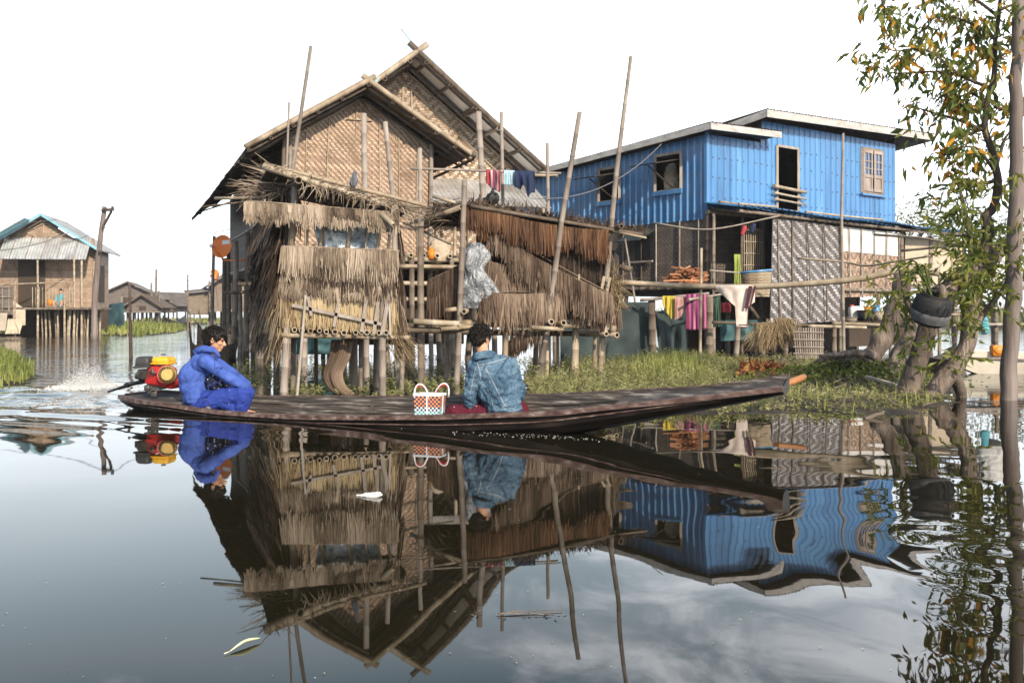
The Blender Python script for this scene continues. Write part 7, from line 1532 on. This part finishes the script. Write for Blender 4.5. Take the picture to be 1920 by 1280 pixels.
for k in range(5): a = -1.2+k*.72; pole_part(lh, P(a, .02)+Vector((0, -.06, .05)), P(a+.0, 1.14)+Vector((0, -.06, .05)), .02, mat='bamboo_grey', name='batten', hollow=0)
mb = MB(); P2 = lambda x, y: LF(-1.7-y, -1.2+x*.0+x, zz+.15-y*.62)
for o_ in (0, -.03): corr_sheet(mb, lambda x, y: P2(x, y)+Vector((0, 0, o_)), Vector((0, 0, 1)), 0, 5, lambda x: -1.2, lambda x: .35, (), .25, .04, 'sine')
mb.build('side_roof', 'tin_blue', lh)
zf = at(80, 576, 48).z
mb = MB(); mb.slab([LF(-2.6, .5, zf), LF(2.3, .5, zf), LF(2.3, .5, zz+.1), LF(-2.6, .5, zz+.1)], .05); mb.build('front_wall', 'weave_brown', lh)
mb = MB(); mb.slab([LF(2.3, .5, zf), LF(2.3, 3.6, zf), LF(2.3, 3.6, lz(2.3)), LF(2.3, .5, lz(2.3))], .05); mb.build('side_wall', 'weave_brown', lh)
mb = MB(); mb.slab([LF(-1.25, .4, zf), LF(.0, .4, zf), LF(.0, .4, z1+.1), LF(-1.25, .4, z1+.1)], .02); mb.build('doorway', 'interior', lh)
mb = MB(); mb.slab([LF(2.36, 1.2, zf+.3), LF(2.36, 2.4, zf+.3), LF(2.36, 2.4, z1-.1), LF(2.36, 1.2, z1-.1)], .02); mb.build('window', 'interior', lh)
mb = MB(); mb.box(LF(.9, -.6, zf-.06), (4.4, 2.2, .1), Matrix.Rotation(math.atan2(.17, .985), 3, 'Z')); mb.build('deck', 'stilt', lh)
pole_part(lh, LF(-1.6, -1.6, zf+1.05), LF(1.6, -1.7, zf+1.2), .04, mat='bamboo', name='railing', hollow=0)
for k in range(13): pole_part(lh, LF(.0+k*.15, -1.65, zf), LF(.0+k*.15, -1.65, zf+.95), .018, mat='bamboo', name='baluster', hollow=0)
for a, b_, z in ((.1, -1.2, z1), (1.75, -1.2, z1+.3), (2.1, -1.2, z1), (2.45, -.3, z1), (-.75, -1.7, zf+1.3), (1.45, -1.7, zf+.6), (-3.4, -1.5, zf+2.0), (-3.1, -1.5, zf+1.8)): pole_part(lh, LF(a, b_, -.4), LF(a, b_, z), .055, mat='bamboo', name='post', hollow=0)
for k in range(17): a = .2+k*.165; pole_part(lh, LF(a, random.uniform(-1.4, -.2), -.4), LF(a+random.uniform(-.05, .05), random.uniform(-1.2, -.4), zf-.05), random.uniform(.035, .06), mat='bamboo', name='stilt', hollow=0)
for k in range(5): a = -2.6+k*.9; pole_part(lh, LF(a, 2+k*.5, -.4), LF(a, 2+k*.5, zf), .07, mat='stilt', name='stilt', hollow=0)
za = at(50, 590, 47).z
mb = MB(); mb.slab([LF(-2.6, -1.7, za), LF(-.85, -1.7, za), LF(-.85, -1.7, zf+1.0), LF(-2.6, -1.7, zf+.95)], .04); mb.build('patched_screen', 'weave_old', lh)
for k in range(6): pole_part(lh, LF(-2.5+k*.3, -1.78, za), LF(-2.5+k*.3, -1.78, zf+.95), .025, mat='bamboo_grey', name='screen_pole', hollow=0)
for z in (.35, .85, 1.3, 1.7): pole_part(lh, LF(-2.6, -1.8, za+z), LF(-.9, -1.8, za+z), .022, mat='bamboo_grey', name='screen_pole', hollow=0)
mb = MB(); mb.slab([LF(-.85, -1.7, za-.5), LF(-.3, -1.7, za-.5), LF(-.3, -1.7, zf-.1), LF(-.85, -1.7, zf+.3)], .03); mb.build('sack_screen', 'cream', lh)
mb = MB(); mb.slab([LF(-4.5, -.4, zf-.3), LF(-2.2, -.4, zf-.3), LF(-2.2, -.4, zz-.8), LF(-4.5, -.4, zz-.6)], .05); mb.build('side_room', 'weave_brown', lh); mb = MB(); mb.slab([LF(-5, .6, .0), LF(2.5, 2.6, .0), LF(2.5, 2.6, zf), LF(-5, .6, zf)], .05); mb.build('under_dark_sheet', 'interior', lh)  # last slab: dark sheet added under the floor, behind the stilts
def drape(name, mat, a0, a1, z0, z1, label, b_=-1.95, seed=0, sp=0):
    o = cloth_grid(name, mat, bil(LF(a0, b_, z1), LF(a1, b_, z1), LF(a1+sp, b_-.3, z0), LF(a0-sp, b_-.3, z0)), 22, 12, .12, (4, 1.5), None, .01, seed); c = sum((v.co for v in o.data.vertices), Vector())/len(o.data.vertices)
    for v in o.data.vertices: v.co -= c
    o.location = c; return tag(o, label, 'tarp')
drape('tarpaulin', 'white_cloth', -3.0, -2.6, .05, za-.1, 'grey white tarp hanging to the water at the left end of the stilt house', seed=1, sp=.2); drape('tarpaulin', 'olive_cloth', -2.2, -1.1, .15, za-.3, 'olive green tarp sheltering the foot of the stilt house', seed=2, sp=.25)
drape('tarpaulin', 'cream', -1.0, -.35, .1, za-.2, 'bright cream tarp right of the olive one', seed=3); drape('brown_net', 'rope', -2.7, -.95, za-.75, za+.08, 'brown net draped along the ledge above the olive tarp', b_=-2.1, seed=4)
# person on the far deck
fp = thing('person', 'small figure in a turquoise top sitting on the deck of the left stilt house', 'person', LF(1.15, -1.2, zf)); c = LF(1.15, -1.15, zf)
mb = MB(); mb.cap(c+Vector((0, 0, .15)), c+Vector((0, 0, .5)), .16, .14); mb.cap(c+Vector((0, 0, .55)), c+Vector((0, 0, .66)), .06, .05); mb.ell(c+Vector((0, 0, .76)), (.085, .1, .115)); 
for s_ in (-1, 1): mb.cap(c+Vector((s_*.1, 0, .1)), c+Vector((s_*.2, -.35, .28)), .08, .06); mb.cap(c+Vector((s_*.2, -.35, .28)), c+Vector((s_*.16, -.4, .03)), .06, .04); mb.cap(c+Vector((s_*.17, 0, .5)), c+Vector((s_*.22, -.12, .3)), .05, .04); mb.cap(c+Vector((s_*.22, -.12, .3)), c+Vector((s_*.1, -.32, .3)), .04, .03)
organic(mb, 'body', 'skin', fp, .018, 3); mb = MB(); mb.cap(c+Vector((0, 0, .12)), c+Vector((0, 0, .5)), .19, .165); 
for s_ in (-1, 1): mb.cap(c+Vector((s_*.16, 0, .5)), c+Vector((s_*.22, -.12, .3)), .07, .06)
organic(mb, 'top', 'turquoise_cloth', fp, .02, 3); mb = MB(); mb.ell(c+Vector((0, .02, .80)), (.10, .11, .10)); mb.build('hair', 'hair', fp, True)
bucket(94, 573, 47.6, .14, .28, 'orange', 'yellow orange tub beside the sitting figure on the far deck', 'tub')
# utility pole and wires
up = thing('utility_pole', 'leaning wooden utility pole with a braced crossarm at the far left', 'utility pole', wl(178, 637)); DU = 39.7; mb = MB(); limb(mb, [at(177, 642, DU), at(178, 560, DU), at(186, 470, DU), at(196, 388, DU)], .13, .09, 10, .08); mb.build('shaft', 'bark_pole', up)
mb = MB(); mb.beam(at(192, 394, DU-.1), at(212, 393, DU-.3), .12, .1); mb.build('crossarm', 'bark_dark', up); mb = MB(); mb.beam(at(209, 396, DU-.2), at(194, 424, DU-.1), .07, .07); mb.build('brace', 'bark_dark', up)
for (x, y) in ((211, 390), (198, 392), (194, 426), (187, 472)): mb = MB(); mb.tube([at(x, y+2, DU-.2), at(x, y-3, DU-.2)], [.07, .05], 8); mb.build('insulator', 'bark_dark', up)
def wire(a, b, sag, label, r=.012):
    a = at(*a); b = at(*b); mb = MB(); mb.tube([a.lerp(b, i/20)-Vector((0, 0, sag*4*(i/20)*(1-i/20))) for i in range(21)], r, 4, False); one('cable', mb, 'wire', label, 'cable', 'overhead wires')
wire((-60, 414, 45), (196, 392, 39.6), .3, 'wire running left from the top of the utility pole'); wire((212, 390, 39.5), (440, 428, 30), .5, 'wire running right from the crossarm toward the bamboo house'); wire((194, 426, 39.6), (120, 455, 47), .1, 'short wire from the pole down to the stilt house')
wire((-40, 470, 44), (128, 436, 46.5), .25, 'pale cord sagging across the front of the stilt house', .03); wire((188, 480, 39.6), (430, 518, 60), .3, 'lowest wire from the pole over the channel'); wire((292, 510, 92), (440, 520, 60), .5, 'far wire beyond the channel', .02)
wire((998, 372, 17), (1240, 270, 22), .35, 'pale cord sagging in front of the blue left wall', .010)
# ================================================================== FAR HOUSES
def far_house(name, px, D, w_, zr, ze, depth, mats, label, rot=.25, porch=None):
    base = wl(px, HY+F/D); FF = Fr((base.x, base.y), (math.cos(rot), math.sin(rot))); t = thing(name, label, 'house', base, 'small far houses over the channel'); zf_ = 1.3
    mb = MB(); mb.slab([FF(-w_*.42, 0, zf_), FF(w_*.42, 0, zf_), FF(w_*.42, 0, ze), FF(0, 0, zr-.2), FF(-w_*.42, 0, ze)], .1); mb.slab([FF(w_*.42, 0, zf_), FF(w_*.42, depth, zf_), FF(w_*.42, depth, ze), FF(w_*.42, 0, ze)], .1); mb.slab([FF(-w_*.42, depth, zf_), FF(-w_*.42, 0, zf_), FF(-w_*.42, 0, ze), FF(-w_*.42, depth, ze)], .1); mb.build('wall', mats[0], t)
    for s_ in (-1, 1):
        a, b_, c_, d_ = FF(0, -.6, zr), FF(0, depth+.6, zr), FF(s_*w_*.56, depth+.6, ze-.35), FF(s_*w_*.56, -.6, ze-.35); mb = MB(); mb.slab([a, d_, c_, b_] if s_ > 0 else [a, b_, c_, d_], .12); mb.build('roof', mats[1 if s_ < 0 else 2], t)
    for k in range(5):
        a = -w_*.4+k*w_*.2; pole_part(t, FF(a, 0, -.4), FF(a, 0, zf_), .09, mat='stilt', name='stilt', hollow=0); pole_part(t, FF(a, depth*.6, -.4), FF(a, depth*.6, zf_), .09, mat='stilt', name='stilt', hollow=0)
    mb = MB(); mb.slab([FF(-w_*.1, -.03, zf_+.1), FF(w_*.08, -.03, zf_+.1), FF(w_*.08, -.03, ze-.2), FF(-w_*.1, -.03, ze-.2)], .03); mb.build('doorway', 'interior', t); mb = MB(); mb.beam(FF(-w_*.5, -.6, zf_-.05), FF(w_*.5, -.6, zf_-.05), .9, .1); mb.build('deck', 'stilt', t)
    return t, FF
far_house('far_house', 240, 98, 6.4, 4.3, 2.9, 7, ('weave_old', 'thatch_brown', 'tin_old'), 'brown gabled far house nearest the channel mouth'); far_house('far_house', 292, 104, 5.4, 3.4, 2.3, 6, ('weave_old', 'tin_old', 'tin_old'), 'lower far house with grey roof on the right of its neighbour', -.3)
far_house('far_house', 268, 90, 3.4, 2.9, 2.0, 4, ('weave_old', 'tin_old', 'thatch_brown'), 'small dark porch like hut in front of the far gabled houses', .1)
for (x, y, D, lb) in ((293, 505, 95, 'tall far pole at the end of the thatched houses'), (298, 545, 92, 'shorter far pole beside the tall one'), (228, 556, 58, 'leaning pale stake at the right end of the teal net'), (284, 530, 92, 'left one of the three far poles by the grey roof'), (232, 590, 59, 'short crooked stake in the reeds')): lone('far_pole', [(x-1, HY+F/D, D), (x, y, D)], .14 if D > 70 else .09, .09 if D > 70 else .07, lb, 'stilt', 'pole', 'far stakes and poles')
t, FF = far_house('far_house', 440, 66, 3.3, 4.2, 3.2, 5, ('wood', 'tin_old', 'tin_old'), 'grey plank far house partly hidden by the stilts of the large bamboo house', .35); 
mb = MB(); mb.slab([FF(-2.9, .5, 1.0), FF(-1.4, .5, 1.0), FF(-1.4, .5, 2.6), FF(-2.9, .5, 2.4)], .1); mb.build('annex_wall', 'wood', t); mb = MB(); mb.slab([FF(-3.1, .1, 2.45), FF(-1.3, .1, 2.7), FF(-1.3, 3, 2.85), FF(-3.1, 3, 2.65)], .08); mb.build('annex_roof', 'tin_old', t)
for a in (-2.8, -2.2, -1.6, -1.2, -.6): pole_part(t, FF(a, .2, -.3), FF(a, .2, 1.4 if a < -1.9 else 3.2), .07, mat='stilt', name='stilt', hollow=0)
# dark and low houses glimpsed through stilts
# ================================================================== SPLASH, FOAM, LITTER
Mt['foam'] = flat('foam', (.86, .88, .89), .35, .04, 8, 0, trans=.15)
mb = MB(); c0_ = wl(165, 727)
for i in range(9000):
    x = random.gauss(0, .17); y = random.gauss(0, .22); h_ = abs(random.gauss(0, .10))*math.exp(-(x/.3)**2-(y/.4)**2)*1.6+.004; r = random.uniform(.0015, .0048)*(1 if h_ > .03 else 2.2); p = c0_+Vector((x, y, h_)); b0 = len(mb.v)
    mb.v.extend((p+Vector((r, 0, 0)), p+Vector((-r*.5, r*.8, 0)), p+Vector((-r*.5, -r*.8, 0)), p+Vector((0, 0, r*1.2)), p-Vector((0, 0, r*.8))))
    for f in ((0, 1, 3), (1, 2, 3), (2, 0, 3), (1, 0, 4), (2, 1, 4), (0, 2, 4)): mb.face([b0+k for k in f], None, .5, 0, True)
for (n, fn) in ((1800, lambda: S0+AX*random.gauss(-.75, .45)+PE*random.gauss(0, .24)), (110, lambda: S0+AX*random.gauss(5.1, .35)+PE*(.36+abs(random.gauss(0, .09))))):
    for i in range(n):
        q_ = fn(); r = random.uniform(.0015, .006); p = Vector((q_.x, q_.y, water_h(q_.x, q_.y)+.002)); b0 = len(mb.v); K = 6
        for k in range(K): a = 6.283*k/K; mb.v.append(p+Vector((math.cos(a)*r*random.uniform(.6, 1.6), math.sin(a)*r*random.uniform(.6, 1.6), 0)))
        mb.v.append(p+Vector((0, 0, r*.6)))
        for k in range(K): mb.face((b0+k, b0+(k+1) % K, b0+K), None, .5, 0, True)
tag(mb.build('water_spray', 'foam'), 'white spray thrown up behind the propeller and foam flecks along the hull', 'spray', kind='stuff')
mb = MB()
for i in range(240):
    if random.random() < .5: p = wl(random.uniform(0, 1920), random.uniform(790, 1270))
    else: p = wl(random.uniform(900, 1900), random.uniform(780, 1000))
    a = random.uniform(0, 6.3); s_ = random.uniform(.0015, .0045); d = Vector((math.cos(a), math.sin(a), 0)); leafq(mb, p+Vector((0, 0, .003+water_h(p.x, p.y))), d, s_*random.uniform(2, 3.5), s_*1.2, random.random(), 0, Vector((0, 0, 1)))
tag(mb.build('floating_debris', pm('pale_debris', [(.18, .15, .09), (.42, .36, .24), (.6, .6, .5)], 3, rough=.6, bump=0, rnd=.9)), 'tiny pale petals and seed husks scattered on the water', 'debris', kind='stuff')
p = at(0, 0, 1); a = wl(430, 1222); b_ = wl(488, 1199); mb = MB(); Mt['banana'] = pm('pale_leaf', [(.50, .55, .28), (.66, .68, .42), (.68, .58, .45)], 4, rough=.45, bump=.1, rnd=.2)
pts = cr_line([a+Vector((0, 0, .002)), a.lerp(b_, .5)+Vector((-.004, .005, .012)), b_+Vector((0, 0, .006))], 6); m_ = len(pts); mb.tube(pts, [.0015+.0075*math.sin(math.pi*i/(m_-1))**.8 for i in range(m_)], 8, True, flatn=.45); mb.tube([pts[0], pts[0]-(b_-a).normalized()*.02], .0018, 5); one('floating_leaf', mb, 'banana', 'yellow green curled leaf floating nearest the viewer, lower left', 'leaf')
mb = MB(); c = wl(697, 930)
mb.ell(c+Vector((0, 0, .006)), (.055, .035, .014)); mb.ell(c+Vector((-.06, .01, .003)), (.03, .02, .006)); mb.ell(c+Vector((.03, -.01, .012)), (.03, .025, .014)); o = organic(mb, 'floating_scrap', 'white_cloth', None, .004, 2, .012, .015); tag(o, 'white crumpled scrap floating below the thatched hut reflection', 'litter')
mb = MB(); c = wl(930, 1152)
for k in range(5): e = c+Vector((random.uniform(-.12, .25), random.uniform(-.03, .05), .003)); mb.tube([c+Vector((0, 0, .003)), c.lerp(e, .5)+Vector((0, .01, .004)), e], .0012, 4, False)
for k in range(14): leafq(mb, c+Vector((random.uniform(-.08, .26), random.uniform(-.03, .04), .004)), Vector((random.uniform(-1, 1), random.uniform(-.5, .5), .1)), .022, .008, .3, 0, Vector((0, 0, 1)))
one('floating_twig', mb, 'wood', 'thin leafy twig floating in the open reflection right of centre', 'twig')
mb = MB(); c = wl(1500, 768)
for i in range(46): q_ = wl(random.uniform(1480, 1600), random.uniform(762, 790)); leafq(mb, q_+Vector((0, 0, .01)), Vector((random.uniform(-1, 1), random.uniform(-1, 1), .2)), random.uniform(.04, .07), .035, random.uniform(.6, 1), 0, Vector((0, 0, 1)))
tag(mb.build('floating_hearts', 'grass'), 'bright lime floating leaves along the edge of the bank', 'water plants', kind='stuff')

# ================================================================== HAZE
mb = MB(); mb.box((0, 400, 5.5), (2100, 1300, 14)); m = bpy.data.materials.new('haze_air'); m.use_nodes = True; nt = m.node_tree; nt.nodes.clear(); Mt['haze'] = m
vo = N(nt, 'ShaderNodeVolumePrincipled'); vo.inputs['Density'].default_value = .00055; vo.inputs['Color'].default_value = (.92, .95, 1, 1); vo.inputs['Anisotropy'].default_value = .2; oo = N(nt, 'ShaderNodeOutputMaterial'); nt.links.new(vo.outputs[0], oo.inputs['Volume'])
tag(mb.build('haze', 'haze'), 'thin bright haze over the lake', 'haze', kind='stuff')
